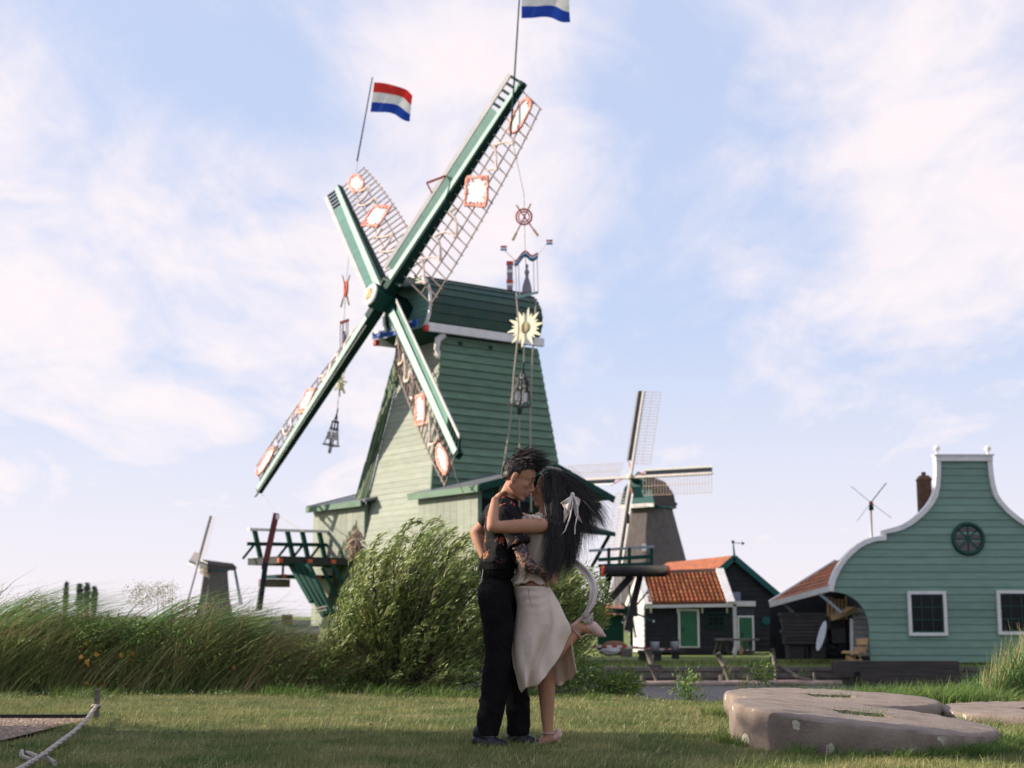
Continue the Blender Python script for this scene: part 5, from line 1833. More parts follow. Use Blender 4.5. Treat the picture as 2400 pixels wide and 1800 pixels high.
# ---- willow bushes, windswept
WILLOW = mat('willow_leaf', (.19, .265, .065), (.37, .41, .15), 1.7, .45, trans=.35, island=.5, spec=.45)
BARK = mat('willow_bark', (.07, .055, .04), (.11, .09, .06), 8, .9)


def willow(label, root, spread, nbr, seed, lens, nleaf_gap=.021):
    rg = np.random.default_rng(seed)
    t = thing('willow_bush', label, 'bush', root)
    st_ = MB()
    P_, D_ = [], []
    for b in range(nbr):
        tx, ty, tz = spread(rg)
        p0 = Vector(root) + Vector((rg.normal(0, .12), rg.normal(0, .1), 0))
        p2 = Vector((tx, ty, tz))
        ll_ = (p2 - p0).length
        mid = Vector((p2.x - .26 * ll_ - .03, p0.y * .4 + p2.y * .6, p2.z - rg.uniform(.02, .34) * ll_))
        pts = []
        m = 9
        for i in range(m + 1):
            u = i / m
            pts.append(p0 * (1 - u) ** 2 + mid * 2 * u * (1 - u) + p2 * u * u)
        if b % 2 == 0:
            st_.tube(pts, [.011 * (1 - .8 * i / m) + .002 for i in range(m + 1)], 4)
        L = sum((pts[i + 1] - pts[i]).length for i in range(m))
        k = int(L / nleaf_gap)
        for i in range(k):
            u = .22 + .78 * (i + rg.random()) / k
            q = min(m - 1e-6, u * m)
            j = int(q)
            pp = pts[j].lerp(pts[j + 1], q - j)
            tg = (pts[j + 1] - pts[j]).normalized()
            P_.append(np.array(pp) + rg.normal(0, .018, 3))
            D_.append(np.array(tg) * .9 + np.array((.42, 0, .28)) + rg.normal(0, .36, 3))
    st_.build('branches', BARK, t, kind='stuff')
    P_, D_ = np.array(P_), np.array(D_)
    n = len(P_)
    o = leaves('foliage', P_, D_, rg.uniform(lens[0], lens[1], n), rg.uniform(.011, .019, n), WILLOW, t, kind='stuff', droop=.12)
    return o


def sp1(rg):
    while True:
        px, py = rg.uniform(745, 1150), rg.uniform(1205, 1620)
        topv = np.interp(px, [745, 780, 820, 845, 885, 905, 980, 1060, 1110, 1150], [1545, 1470, 1372, 1318, 1278, 1246, 1222, 1228, 1252, 1290])
        if py > topv + rg.uniform(0, 12) - (34 if rg.random() < .3 else 0):
            d = 14.5 + rg.normal(0, .35)
            return P(px, py, max(13.9, d))


willow('large windswept willow bush left of the embracing couple', P(985, 1612, 14.6), sp1, 620, 4, (.05, .095))


def sp2(rg):
    while True:
        px, py = rg.uniform(1130, 1440), rg.uniform(1270, 1600)
        topv = np.interp(px, [1130, 1200, 1260, 1330, 1380, 1420, 1440], [1300, 1300, 1292, 1290, 1300, 1345, 1420])
        bot = np.interp(px, [1130, 1290, 1340, 1400, 1440], [1605, 1600, 1545, 1510, 1440])
        if topv + rg.uniform(0, 15) < py < bot:
            return P(px, py, max(14.1, 14.9 + rg.normal(0, .3)))


willow('smaller willow bush behind the couple below the log deck', P(1240, 1612, 15.0), sp2, 420, 9, (.05, .09))
# white flowers on the right bush
pos = np.array([tuple(P(RNG.normal(1412, 14), RNG.normal(1385, 16), 14.2)) for k in range(26)])
tag(leaves('white_blossom', pos, RNG.normal(0, 1, (26, 3)), np.full(26, .022), np.full(26, .02), WHITE), 'small white blossoms on the right willow bush', None, None, 'stuff')

# ---- tall hedge added out of view beside the lawn to shade the foreground
hd = thing('shading_hedge', 'unseen tall leafy hedge added left of the lawn for its shade', 'hedge', (-9.6, 3, 0))
hc = MB()
hc.box((-9.7, 3.4, 2.15), (.9, 14.6, 4.3))
hc.build('hedge_core', mat('hedge_wood', (.02, .03, .012), None, 5, .9), hd)
n = 16000
hy = RNG.uniform(-4.2, 10.95, n)
htop = 4.8 + .18 * np.sin(hy * 2.1) + .14 * np.sin(hy * 5.3 + 1)
hzv = np.where(RNG.random(n) < .45, htop - np.abs(RNG.normal(0, .25, n)), RNG.uniform(.1, 4.6, n))
hxv = -9.7 + np.where(RNG.random(n) < .5, .55, -.55) + RNG.normal(0, .12, n)
hxv = np.where(hzv > 4.3, -9.7 + RNG.uniform(-.6, .6, n), hxv)
leaves('foliage', np.stack([hxv, hy, hzv], 1), RNG.normal(0, 1, (n, 3)), RNG.uniform(.12, .2, n), RNG.uniform(.08, .13, n), mat('hedge_leaf', (.05, .1, .025), (.08, .13, .035), 3, .6, trans=.2, island=.4), hd, kind='stuff')

# ---- poplars far left, low cottage
for i, (x, yt, w) in enumerate(((201, 1374, 13), (219, 1382, 13), (184, 1376, 14), (152, 1372, 8))):
    D = 420
    lab = ['tallest poplar of the far row above the reeds', 'right hand poplar at the end of the far row', 'left poplar of the far row behind the reeds', 'lone slim poplar top over the tall reeds'][i]
    t = thing('poplar_tree', lab, 'tree', P(x, 1446, D), 'far poplars')
    b, tp = P(x, 1446, D), P(x, yt, D)
    MB().tube([b, tp], [.4, .1], 6).build('trunk', BARK, t)
    k = 900
    v = RNG.random(k)
    rad = w / FPX * D * .5 * np.sin(PI * np.clip(v * .95 + .05, 0, 1)) ** .5
    a = RNG.uniform(0, 2 * PI, k)
    pos = np.stack([b.x + rad * np.cos(a) * RNG.random(k), b.y + rad * np.sin(a), b.z + (tp.z - b.z) * (.1 + .95 * v)], 1)
    leaves('crown', pos, np.stack([RNG.normal(0, .5, k), RNG.normal(0, .5, k), np.ones(k)], 1), RNG.uniform(.7, 1.3, k), RNG.uniform(.4, .7, k), mat('hazed_poplar_leaf', (.065, .082, .085), (.085, .10, .10), .4, .7, island=.3), t, kind='stuff')  # bluish grey puts the haze of distance into the leaf colour
ct = thing('low_cottage', 'low cottage with dark slate roof far behind the reeds', 'cottage', P(670, 1500, 75))
MB().hexa([P(630, 1505, 75), P(745, 1505, 75), P(745, 1505, 79), P(630, 1505, 79)], [P(630, 1480, 75), P(745, 1480, 75), P(745, 1480, 79), P(630, 1480, 79)]).build('wall', BRICKM, ct)
MB().hexa([P(625, 1487, 74.6), P(750, 1487, 74.6), P(750, 1456, 77), P(632, 1456, 77)], [P(625, 1484, 74.6), P(750, 1484, 74.6), P(750, 1453, 77), P(632, 1453, 77)]).build('roof', mat('slate_roof', (.05, .045, .05), (.08, .07, .07), 3, .7, .4, 12), ct)
MB().box(P(673, 1452, 76), (.5, .5, .5)).build('chimney', BRICKM, ct)
# ------------------------------------------------------------------ millstones, path, rope, canal side clutter
STONE = mat('millstone', (.30, .235, .19), (.175, .135, .11), 5, .9, .35, 60, contrast=(.3, .7))
sn_ = STONE.node_tree
_b = sn_.nodes['Principled BSDF']
_src = _b.inputs['Base Color'].links[0].from_socket
_tc = sn_.nodes.new('ShaderNodeTexCoord')
_vo = sn_.nodes.new('ShaderNodeTexVoronoi')
_vo.inputs['Scale'].default_value = 8.5
_nz = sn_.nodes.new('ShaderNodeTexNoise')
_nz.inputs['Scale'].default_value = 14
_nz.inputs['Detail'].default_value = 4
_mxv = sn_.nodes.new('ShaderNodeMixRGB')
_mxv.inputs[0].default_value = .09
sn_.links.new(_tc.outputs['Object'], _mxv.inputs[1])
sn_.links.new(_tc.outputs['Object'], _nz.inputs['Vector'])
sn_.links.new(_nz.outputs['Color'], _mxv.inputs[2])
sn_.links.new(_mxv.outputs[0], _vo.inputs['Vector'])
_mr = sn_.nodes.new('ShaderNodeMapRange')
_mr.inputs['From Min'].default_value = .27
_mr.inputs['From Max'].default_value = .235
sn_.links.new(_vo.outputs['Distance'], _mr.inputs['Value'])
_n2 = sn_.nodes.new('ShaderNodeTexNoise')
_n2.inputs['Scale'].default_value = 2.7
sn_.links.new(_tc.outputs['Object'], _n2.inputs['Vector'])
_m2 = sn_.nodes.new('ShaderNodeMapRange')
_m2.inputs['From Min'].default_value = .42
_m2.inputs['From Max'].default_value = .46
sn_.links.new(_n2.outputs[0], _m2.inputs['Value'])
_mu = sn_.nodes.new('ShaderNodeMath')
_mu.operation = 'MULTIPLY'
sn_.links.new(_mr.outputs[0], _mu.inputs[0])
sn_.links.new(_m2.outputs[0], _mu.inputs[1])
_li = sn_.nodes.new('ShaderNodeMixRGB')
_ge = sn_.nodes.new('ShaderNodeNewGeometry')
_sx = sn_.nodes.new('ShaderNodeSeparateXYZ')
sn_.links.new(_ge.outputs['Normal'], _sx.inputs[0])
_mz = sn_.nodes.new('ShaderNodeMapRange')
_mz.inputs['From Min'].default_value = .75
_mz.inputs['From Max'].default_value = .45
sn_.links.new(_sx.outputs[2], _mz.inputs['Value'])
_mv = sn_.nodes.new('ShaderNodeMath')
_mv.operation = 'MULTIPLY'
sn_.links.new(_mu.outputs[0], _mv.inputs[0])
sn_.links.new(_mz.outputs[0], _mv.inputs[1])
sn_.links.new(_mv.outputs[0], _li.inputs[0])
sn_.links.new(_src, _li.inputs[1])
_li.inputs[2].default_value = (.5, .46, .36, 1)
sn_.links.new(_li.outputs[0], _b.inputs['Base Color'])


def millstone(label, c, r, thick, tilt_y, tilt_x, hole, seed, rot=0.0):
    random.seed(seed)
    n = 96
    bm = bmesh.new()
    rings = []
    jit = [random.uniform(-.003, .003) + .004 * math.sin(5 * 2 * PI * k / n + seed) for k in range(n)]

    def ring(fr, z, sq=0.0, rough=0.004, nj=True):
        vs = []
        for k in range(n):
            a = 2 * PI * k / n
            rr = fr * (1 + (jit[k] / r if nj else 0))
            x, y = rr * math.cos(a), rr * math.sin(a)
            if sq > 0:
                s = sq / max(abs(math.cos(a)), abs(math.sin(a)))
                x, y = s * math.cos(a) * 1.25, s * math.sin(a)
            vs.append(bm.verts.new((x, y, z + random.uniform(-rough, rough))))
        rings.append(vs)
    ring(hole, -thick, hole, 0, False)
    ring(r * .99, -thick)
    ring(r * 1.0, -thick * .66, 0, .004)
    ring(r * 1.004, -thick * .33, 0, .004)
    ring(r * 1.0, -.02, 0, .003)
    ring(r * .985, -.006)
    ring(r * .95, 0)
    ring(r * .75, .004)
    ring(r * .5, .004)
    ring(r * .3, .002, 0, .004, False)
    ring(hole, 0, hole, .003, False)
    rings.append(rings[0])
    for A_, B_ in zip(rings[:-1], rings[1:]):
        for k in range(n):
            k2 = (k + 1) % n
            bm.faces.new((A_[k], A_[k2], B_[k2], B_[k]))
    me = bpy.data.meshes.new('millstone')
    bm.to_mesh(me)
    bm.free()
    o = link_mesh('millstone', me, None, STONE, True)
    me.set_sharp_from_angle(angle=R(38))
    o.location = c
    o.rotation_euler = (tilt_x, tilt_y, rot)
    return tag(o, label, 'millstone', 'old millstones lying in the grass')


s0 = millstone('nearest big lichen spotted millstone with a square eye hole', P(2021, 1672.5, 8.75), .785, .225, R(5.4), R(1.9), .13, 2)
s1 = millstone('second millstone lying close behind the nearest one', P(1949, 1631, 10.95), .8, .18, R(1.8), R(1.2), .14, 5)
s2 = millstone('third millstone half sunk in grass at the right edge', P(2440, 1661, 10.6), .72, .15, R(0), R(1), .12, 8)
# grass in the eye holes
for (c, sc_) in ((P(2021, 1672, 8.75), 1.0), (P(1949, 1631, 10.95), 1.3)):
    k = 150
    bx, by = c.x + RNG.uniform(-.14, .14, k) * sc_, c.y + RNG.uniform(-.1, .1, k) * sc_
    base = np.stack([bx, by, np.full(k, c.z - .1)], 1)
    o = blades('eye_grass', base, RNG.uniform(.09, .17, k), np.stack([RNG.normal(.2, .4, k), RNG.normal(0, .3, k)], 1), .006, 3, TUFT)
    tag(o, 'grass growing out of a millstone eye', None, None, 'stuff')

# gravel path with its edging board
np_obj('path', [(-14, 2.0, .012), (-3.06, 2.0, .012), (-3.06, 10.62, .016), (-14, 10.62, .016)], [(0, 1, 2, 3)], mat('gravel_bed', (.30, .215, .155), (.21, .155, .115), 40, .95, .8, 120))
bpy.data.objects['path']['kind'] = 'structure'
bpy.data.objects['path']['label'] = 'gravel path at the left edge of the lawn'
k = 9000
px_, py_ = RNG.uniform(-5.2, -3.08, k), RNG.uniform(6.6, 10.55, k)
rr3 = RNG.uniform(.006, .014, k)
octa = np.array([(1, 0, 0), (0, 1, 0), (-1, 0, 0), (0, -1, 0), (0, 0, .7), (0, 0, -.7)])
V = np.stack([px_, py_, np.full(k, .016)], 1)[:, None, :] + octa[None] * rr3[:, None, None] * RNG.uniform(.7, 1.3, (k, 1, 3))
Ft = np.array([(0, 1, 4), (1, 2, 4), (2, 3, 4), (3, 0, 4)])
o = np_obj('gravel', V.reshape(-1, 3), ((np.arange(k) * 6)[:, None, None] + Ft[None]).reshape(-1, 3), mat('gravel_stone', (.38, .265, .19), (.24, .175, .13), 9, .85, island=.45))
tag(o, 'loose pinkish gravel on the path', None, None, 'stuff')
ed = MB().box((-8.0, 10.66, .02), (9.8, .04, .04)).build('edging_board', WOOD_D)
tag(ed, 'dark edging board at the end of the gravel path', 'edging')
sk = thing('rope_stake', 'short grey wooden stake holding the rope by the path', 'stake', P(227, 1684, 10.55))
MB().box(P(227, 1655, 10.55), (.03, .035, .24)).build('post', WOOD_G, sk)
MB().torus(P(226, 1655, 10.53), .028, .011, (0, .2, 1), 12, 5).build('rope_loop', ROPE, sk, True)
pr_ = [P(226, 1655, 10.5), P(200, 1690, 9.7), P(165, 1722, 8.95), P(130, 1752, 8.2), P(95, 1778, 7.55), P(60, 1800, 7.1), P(30, 1825, 6.8)]
fine = []
for a, b in zip(pr_[:-1], pr_[1:]):
    for i in range(6):
        q = a.lerp(b, i / 6)
        q.z = max(q.z, .035)
        fine.append(q)
rb_ = MB()
for ph in (0, 2.09, 4.19):
    tw_ = []
    for i, q in enumerate(fine):
        tw_.append(q + Vector((.007 * math.cos(i * 1.1 + ph), 0, .007 * math.sin(i * 1.1 + ph))))
    rb_.tube(tw_, .0085, 6)
ROPE_L = mat('pale_barrier_rope', (.55, .48, .42), (.4, .34, .3), 90, .9, .5, 200)
tag(rb_.build('barrier_rope', ROPE_L, None, True, kind='thing'), 'pale twisted rope running from the stake to the near corner', 'rope')
lp_ = [P(95, 1780, 7.5), P(70, 1768, 7.75), P(52, 1762, 7.9), P(50, 1775, 7.6), P(75, 1784, 7.4), P(110, 1778, 7.5), P(130, 1790, 7.2)]
for q in lp_:
    q.z = max(q.z, .03)
tag(MB().tube(lp_, .014, 6).build('rope_end', ROPE_L, None, True), 'knotted loose end of rope lying in the dark grass', 'rope')

# ---- floating log, mooring stakes, big timbers
lgf = thing('floating_log', 'long pale debarked log floating along the quay', 'log', P(1470, 1597, 44.0))
a, b = P(1470, 1597, 45.2), P(1972, 1592, 45.6)
a.z = b.z = WATER_Z + .06
pp = [a.lerp(b, k / 14) + Vector((0, random.uniform(-.03, .03), random.uniform(-.02, .02))) for k in range(15)]
MB().tube(pp, [.085 + random.uniform(-.015, .015) for _ in pp], 9).build('trunk', mat('debarked_log', (.46, .33, .27), (.32, .22, .18), 3, .8, .4, 25), lgf, True)
for (x0, y0, x1, y1, w, lab) in ((2010, 1588, 2245, 1575, .42, 'huge dark old beam lying in the water below the green house'), (1955, 1562, 2240, 1556, .34, 'long dark beam lying on the quay edge below the green house')):
    p, q = P(x0, y0, 45.6), P(x1, y1, 45.8)
    q.z = p.z
    tag(MB().beam(p, q, .6, w).build('timber_beam', mat('wet_old_timber', (.085, .07, .06), (.04, .034, .03), 3, .85, .7, 14, stretch=(.25, 3, 6))), lab, 'beam')


def stake(label, segs, w=.1, mt=None):
    t = MB()
    for (x0, y0, x1, y1, ww) in segs:
        t.tube([P(x0, y0, 45.6), P(x1, y1, 45.6)], [ww, ww * .8], 7)
    return tag(t.build('mooring_stake', mt or WOOD_G, None, True), label, 'stake', 'mooring stakes along the quay')


stake('left mooring stake with a crooked arm in front of the white gable', [(1518, 1521, 1527, 1556, .11), (1522, 1556, 1538, 1596, .05), (1522, 1561, 1548, 1560, .05), (1547, 1560, 1547, 1590, .04)])
stake('leaning mooring stake in front of the trestle table', [(1682, 1531, 1697, 1560, .1), (1697, 1556, 1707, 1597, .06)])
stake('straight thin mooring stake left of the oval board', [(1811, 1520, 1815, 1560, .07), (1817, 1545, 1818, 1595, .05)])
stake('long pole leaning from the right stake down to the log', [(1822, 1560, 1880, 1592, .07), (1866, 1588, 1920, 1598, .06)])
for i, x in enumerate((1505, 1592, 1690, 1755)):
    tag(MB().tube([P(x, 1582, 46.2), P(x + 1, 1600, 46.2)], .08, 7).build('short_post', WOOD_G), ['short post at the water below the white gable', 'short post in the quay below the green door', 'short overgrown post below the trestle table', 'short post below the porch annex'][i], 'post', 'short posts at the water')

# ---- clutter in front of the black house
YD = 54.0
mb = MB()
c = P(1434, 1528, YD)
mb.ball(c, (.46, .34, .16), 22)
random.seed(31)
mb.v = [tuple(c + (Vector(v) - c) * random.uniform(.82, 1.14)) for v in mb.v]
tag(mb.build('covered_dinghy', mat('grey_white_tarp', (.6, .57, .55), (.45, .42, .4), 3, .7, .4, 8), None, True), 'pale tarp covered heap lying on the island grass', 'tarpaulin')
mb = MB()
mb.ball(P(1440, 1513, YD + 1), (.48, .35, .18), 14)
tag(mb.build('earth_mound', mat('rust_brown_earth', (.32, .14, .08), (.22, .1, .06), 6, .9, .6, 12), None, True), 'rust brown mound behind the pale tarp', 'mound')
tag(MB().box(P(1468, 1530, YD - .2), (.42, .4, .3)).build('dark_crate', WOOD_G), 'dark grey crate beside the pale tarp', 'crate')
tape = [P(1355, 1521, YD), P(1410, 1514, YD - .1), P(1470, 1516, YD), P(1535, 1522, YD), P(1590, 1523, YD)]
tp_ = []
for a, b in zip(tape[:-1], tape[1:]):
    for i in range(5):
        tp_.append(a.lerp(b, i / 5))
tt = thing('barrier_tape', 'red and white barrier tape sagging before the black house', 'tape', tp_[0])
for i in range(len(tp_) - 1):
    MB().beam(tp_[i], tp_[i + 1], .012, .09).build('red_band' if i % 2 else 'white_band', RED if i % 2 else WHITE, tt)
cart = thing('work_cart', 'low dark cart carrying the first white bucket', 'cart', P(1523, 1545, 53))
MB().box(P(1523, 1528, 53), (.85, .6, .12)).build('bed', WOOD_D, cart)
for x in (1506, 1541):
    MB().box(P(x, 1538, 53), (.24, .5, .34)).build('leg', WOOD_D, cart)
cart2 = thing('saw_block', 'dark wooden block under the second white bucket', 'block', P(1583, 1543, 53.4))
MB().box(P(1583, 1535, 53.4), (.26, .3, .3)).build('leg', WOOD_D, cart2)
MB().box(P(1580, 1526, 53.4), (.75, .5, .1)).build('bed', WOOD_D, cart2)
for (x, y, lab) in ((1535, 1524, 'white bucket standing on the low dark cart'), (1582, 1523.5, 'white bucket standing left of the green door')):
    D = 53 if x < 1560 else 53.4
    bt = thing('bucket', lab, 'bucket', P(x, y, D), 'white buckets')
    MB().lathe(P(x, y, D), [(.14, 0), (.17, .28), (.175, .3), (.16, .3)], 16).build('pail', mat('grey_white_plastic', (.5, .5, .55), None, 4, .4), bt, True)
    MB().torus(P(x, y - 18, D), .17, .012, (0, 1, .5), 14, 4).build('handle', IRON, bt)
random.seed(9)
lw = thing('lumber_pile', 'low pile of dark lumber along the black house wall', 'lumber pile', P(1640, 1530, 59))
for k in range(7):
    MB().beam(P(1588 + random.uniform(-6, 6), 1531 - (k // 3) * 5, 58.6 + (k % 3) * .25), P(1690 + random.uniform(-8, 8), 1531 - (k // 3) * 5, 58.6 + (k % 3) * .25), .2, .09).build('plank', WOOD_D, lw)
tr2 = thing('trestle_table', 'rough wooden trestle table before the porch annex', 'table', P(1725, 1535, 55))
MB().box(P(1727, 1499, 55), (1.6, .7, .07)).build('tabletop', WOOD_G, tr2)
for (x0, x1) in ((1683, 1672), (1692, 1685), (1700, 1708), (1744, 1748), (1752, 1764), (1760, 1756)):
    MB().beam(P(x0, 1501, 55 + random.uniform(-.2, .2)), P(x1, 1535, 55), .06).build('leg', WOOD_G, tr2)
for i, (x, y, lab) in enumerate(((1737, 1526, 'pale paddle blade leaning under the trestle table'), (1722, 1528, 'white paddle blade leaning against the table leg'))):
    ob = MB().ball(P(x, y, 54.7), (.09, .04, .2), 10)
    ob.tube([P(x, y, 54.7), P(x - 3, y - 32, 54.8)], .02, 5)
    tag(ob.build('paddle', WOOD_P if i == 0 else WHITE, None, True), lab, 'paddle')
# low grass on the island edge
k = 5200
qx, qy = RNG.uniform(1, 21, k), RNG.uniform(46.9, 53, k)
o = blades('island_grass', np.stack([qx, qy, np.full(k, ISLE_Z - .01)], 1), RNG.uniform(.08, .2, k), np.stack([RNG.normal(.2, .4, k), RNG.normal(0, .3, k)], 1), .025, 2, mat('island_grass', (.12, .17, .035), (.19, .21, .06), 1, .7, trans=.3, island=.35))
tag(o, 'grass growing on the island behind the quay', None, None, 'stuff')
pt = []
for k in range(60):
    x = RNG.choice([RNG.uniform(1690, 1720), RNG.uniform(1780, 1815), RNG.uniform(1870, 1890)])
    p = P(x, RNG.uniform(1545, 1585), 46.2)
    pt.append((p, WATER_Z + .1))
stems('quay_weed', pt, 'weeds growing out of the timber quay', MIDG, .035, 4, .3)
from mathutils import noise
# ------------------------------------------------------------------ the couple
DC = 8.3
PX = DC / FPX / math.cos(0)       # metres per photo pixel at the couple


def Q(x, y, d=0.0):
    return P(x, y, DC + d)


class VOL:
    """overlapping closed shapes that are fused into one smooth continuous surface"""

    def __init__(s):
        s.mb = MB()

    def cap(s, p, q, r0, r1=None, flat=False, sq=1.0, sqax=None):
        """tapered limb from p to q; r in metres"""
        r1 = r0 if r1 is None else r1
        p, q = Vector(p), Vector(q)
        ax = (q - p)
        L = max(ax.length, 1e-4)
        ax.normalize()
        prof = []
        if not flat:
            for k in range(5):
                a = PI / 2 * k / 5
                prof.append((r0 * math.sin(a), -r0 * math.cos(a)))
        for k in range(5):
            u = k / 4
            prof.append((r0 + (r1 - r0) * u, L * u))
        if not flat:
            for k in range(1, 6):
                a = PI / 2 * k / 5
                prof.append((r1 * math.cos(a), L + r1 * math.sin(a)))
        s.mb.lathe(p, prof, 16, ax)
        return s

    def ell(s, c, r, axes=None, n=18):
        b = len(s.mb.v)
        s.mb.ball((0, 0, 0), r, n)
        X, Y, Z = axes if axes else (Vector((1, 0, 0)), Vector((0, 1, 0)), Vector((0, 0, 1)))
        c = Vector(c)
        for i in range(b, len(s.mb.v)):
            v = s.mb.v[i]
            s.mb.v[i] = tuple(c + X * v[0] + Y * v[1] + Z * v[2])
        return s

    def chain(s, pts, flat=False):
        """pts: (point, radius) ..."""
        for (p, a), (q, b) in zip(pts[:-1], pts[1:]):
            s.cap(p, q, a, b, flat)
        return s

    def fuse(s, name, mats, parent, voxel=.006, smooth=4, cut=None, keep=None, wrinkle=None):
        me = bpy.data.meshes.new('raw')
        me.from_pydata(s.mb.v, [], s.mb.f)
        ob = bpy.data.objects.new('raw', me)
        COL.objects.link(ob)
        bm = bmesh.new()
        bm.from_mesh(me)
        bmesh.ops.recalc_face_normals(bm, faces=bm.faces)
        bm.to_mesh(me)
        bm.free()
        m = ob.modifiers.new('fuse', 'REMESH')
        m.mode = 'VOXEL'
        m.voxel_size = voxel
        m2 = ob.modifiers.new('soft', 'SMOOTH')
        m2.factor = .5
        m2.iterations = smooth
        dg = bpy.context.evaluated_depsgraph_get()
        dg.update()
        ev = ob.evaluated_get(dg)
        out = bpy.data.meshes.new_from_object(ev)
        bpy.data.objects.remove(ob)
        if cut:
            bm = bmesh.new()
            bm.from_mesh(out)
            for (co, no) in cut:
                bmesh.ops.bisect_plane(bm, geom=bm.verts[:] + bm.edges[:] + bm.faces[:], plane_co=co, plane_no=no, clear_outer=True)
            bm.to_mesh(out)
            bm.free()
        if keep:
            bm = bmesh.new()
            bm.from_mesh(out)
            bmesh.ops.delete(bm, geom=[f for f in bm.faces if not keep(f.calc_center_median())], context='FACES')
            bm.to_mesh(out)
            bm.free()
        if wrinkle:
            amp, sc_, seed_ = wrinkle
            nn_ = np.zeros(len(out.vertices) * 3, dtype=np.float32)
            out.vertices.foreach_get('normal', nn_)
            nn_ = nn_.reshape(-1, 3)
            cc_ = np.zeros(len(out.vertices) * 3, dtype=np.float32)
            out.vertices.foreach_get('co', cc_)
            cc_ = cc_.reshape(-1, 3)
            dd_ = np.zeros(len(cc_), dtype=np.float32)
            for i_ in range(len(cc_)):
                q = Vector(cc_[i_].tolist())
                a_ = noise.noise(Vector((q.x * sc_[0] + seed_, q.y * sc_[1], q.z * sc_[2] + q.x * sc_[2] * .55)))
                b_ = noise.noise(Vector((q.x * sc_[0] * .5 + seed_ * 2, q.y * sc_[1] * .5, q.z * sc_[2] * .45 - q.x * sc_[2] * .3)))
                dd_[i_] = amp * ((1 - 2.2 * abs(a_)) * (.4 + .9 * max(0, b_ + .35))) - amp * .3
            out.vertices.foreach_set('co', (cc_ + nn_ * dd_[:, None]).ravel())
            out.update()
        off = wloc(parent)
        out.transform(Matrix.Translation(-off))
        out.name = name
        out.materials.clear()
        o = link_mesh(name, out, parent, mats, True)
        return o


def skin_mat(name, c, c2):
    m = mat(name, c, c2, 14, .58, .12, 190, spec=.22)
    t = m.node_tree
    b = t.nodes['Principled BSDF']
    b.inputs['Subsurface Weight'].default_value = .12
    b.inputs['Subsurface Radius'].default_value = (1.0, .35, .2)
    b.inputs['Subsurface Scale'].default_value = .012
    src = b.inputs['Base Color'].links[0].from_socket
    at = t.nodes.new('ShaderNodeAttribute')
    at.attribute_name = 'tattoo'
    tcx = t.nodes.new('ShaderNodeTexCoord')
    nz = t.nodes.new('ShaderNodeTexNoise')
    nz.inputs['Scale'].default_value = 26
    nz.inputs['Detail'].default_value = 3
    nz.inputs['Distortion'].default_value = 2.6
    t.links.new(tcx.outputs['Object'], nz.inputs['Vector'])
    mr_ = t.nodes.new('ShaderNodeMapRange')
    mr_.inputs['From Min'].default_value = .42
    mr_.inputs['From Max'].default_value = .5
    t.links.new(nz.outputs[0], mr_.inputs['Value'])
    mu = t.nodes.new('ShaderNodeMath')
    mu.operation = 'MULTIPLY'
    t.links.new(at.outputs['Fac'], mu.inputs[0])
    t.links.new(mr_.outputs[0], mu.inputs[1])
    mx = t.nodes.new('ShaderNodeMixRGB')
    t.links.new(mu.outputs[0], mx.inputs[0])
    t.links.new(src, mx.inputs[1])
    mx.inputs[2].default_value = (.035, .042, .055, 1)
    t.links.new(mx.outputs[0], b.inputs['Base Color'])
    return m


SKIN_M = skin_mat('skin_tan', (.42, .215, .135), (.36, .175, .108))
SKIN_W = skin_mat('skin_warm', (.45, .235, .145), (.385, .19, .115))
HAIR = mat('black_hair', (.014, .0115, .011), (.026, .02, .018), 30, .5, spec=.3, island=.5)
LIPS_M = mat('lip_tone', (.33, .12, .1), (.28, .1, .085), 20, .45)
LASH = mat('dark_lash', (.012, .01, .01), None, 20, .6)


def frame(tilt_deg, face, yaw_deg=0.0, roll=0.0):
    """axes of a head: forward, up, side (towards the camera); tilt: nose down positive; face: +1 looks right, -1 left"""
    a = R(tilt_deg)
    y = R(yaw_deg)
    f = Vector((face * math.cos(a) * math.cos(y), -math.sin(y), -math.sin(a)))
    u = Vector((face * math.sin(a), 0, math.cos(a)))
    u = (u - f * u.dot(f)).normalized()
    s = f.cross(u)
    if s.y > 0:
        s = -s
    return f, u, s


def head_shapes(v, O, ax, k=1.0, female=False):
    f, u, s = ax

    def L(a, b, c=0.0):
        return O + (f * a + u * b + s * c) * k
    axes = (f, u, s)

    def e(a, b, c, r):
        v.ell(L(a, b, c), tuple(x * k for x in r), axes)
    e(-.004, .03, 0, (.097, .086, .076))
    e(.02, -.03, 0, (.07, .09, .064))
    e(.045, -.06, 0, (.045, .058, .05))
    for sg in (1, -1):
        jw = .05 if not female else .045
        v.cap(L(-.012, -.06, sg * jw), L(.068, -.108, sg * .012), .02 * k, .016 * k)
        e(.058, -.028, sg * .04, (.026, .02, .018))
        v.cap(L(.085, .016, sg * .012), L(.072, .014, sg * .044), (.011 if not female else .008) * k, .009 * k)
        e(.074, -.008, sg * .032, (.013, .011, .014))      # lids over the eyeball
        if not female:
            e(-.008, -.018, sg * .076, (.017, .031, .008))     # ear
            e(-.004, .004, sg * .08, (.017, .012, .007))
        e(.099, -.047, sg * .010, (.010, .0075, .008))
    v.cap(L(.086, .006), L(.112, -.038), .0075 * k, .0095 * k)
    e(.112, -.041, 0, (.0105, .009, .0095))
    e(.07, -.108, 0, (.02, .017, .022))
    e(.093, -.070, 0, (.0105, .0055, .02))
    e(.092, -.082, 0, (.0105, .0062, .018))
    e(.085, -.06, 0, (.012, .014, .02))
    return L


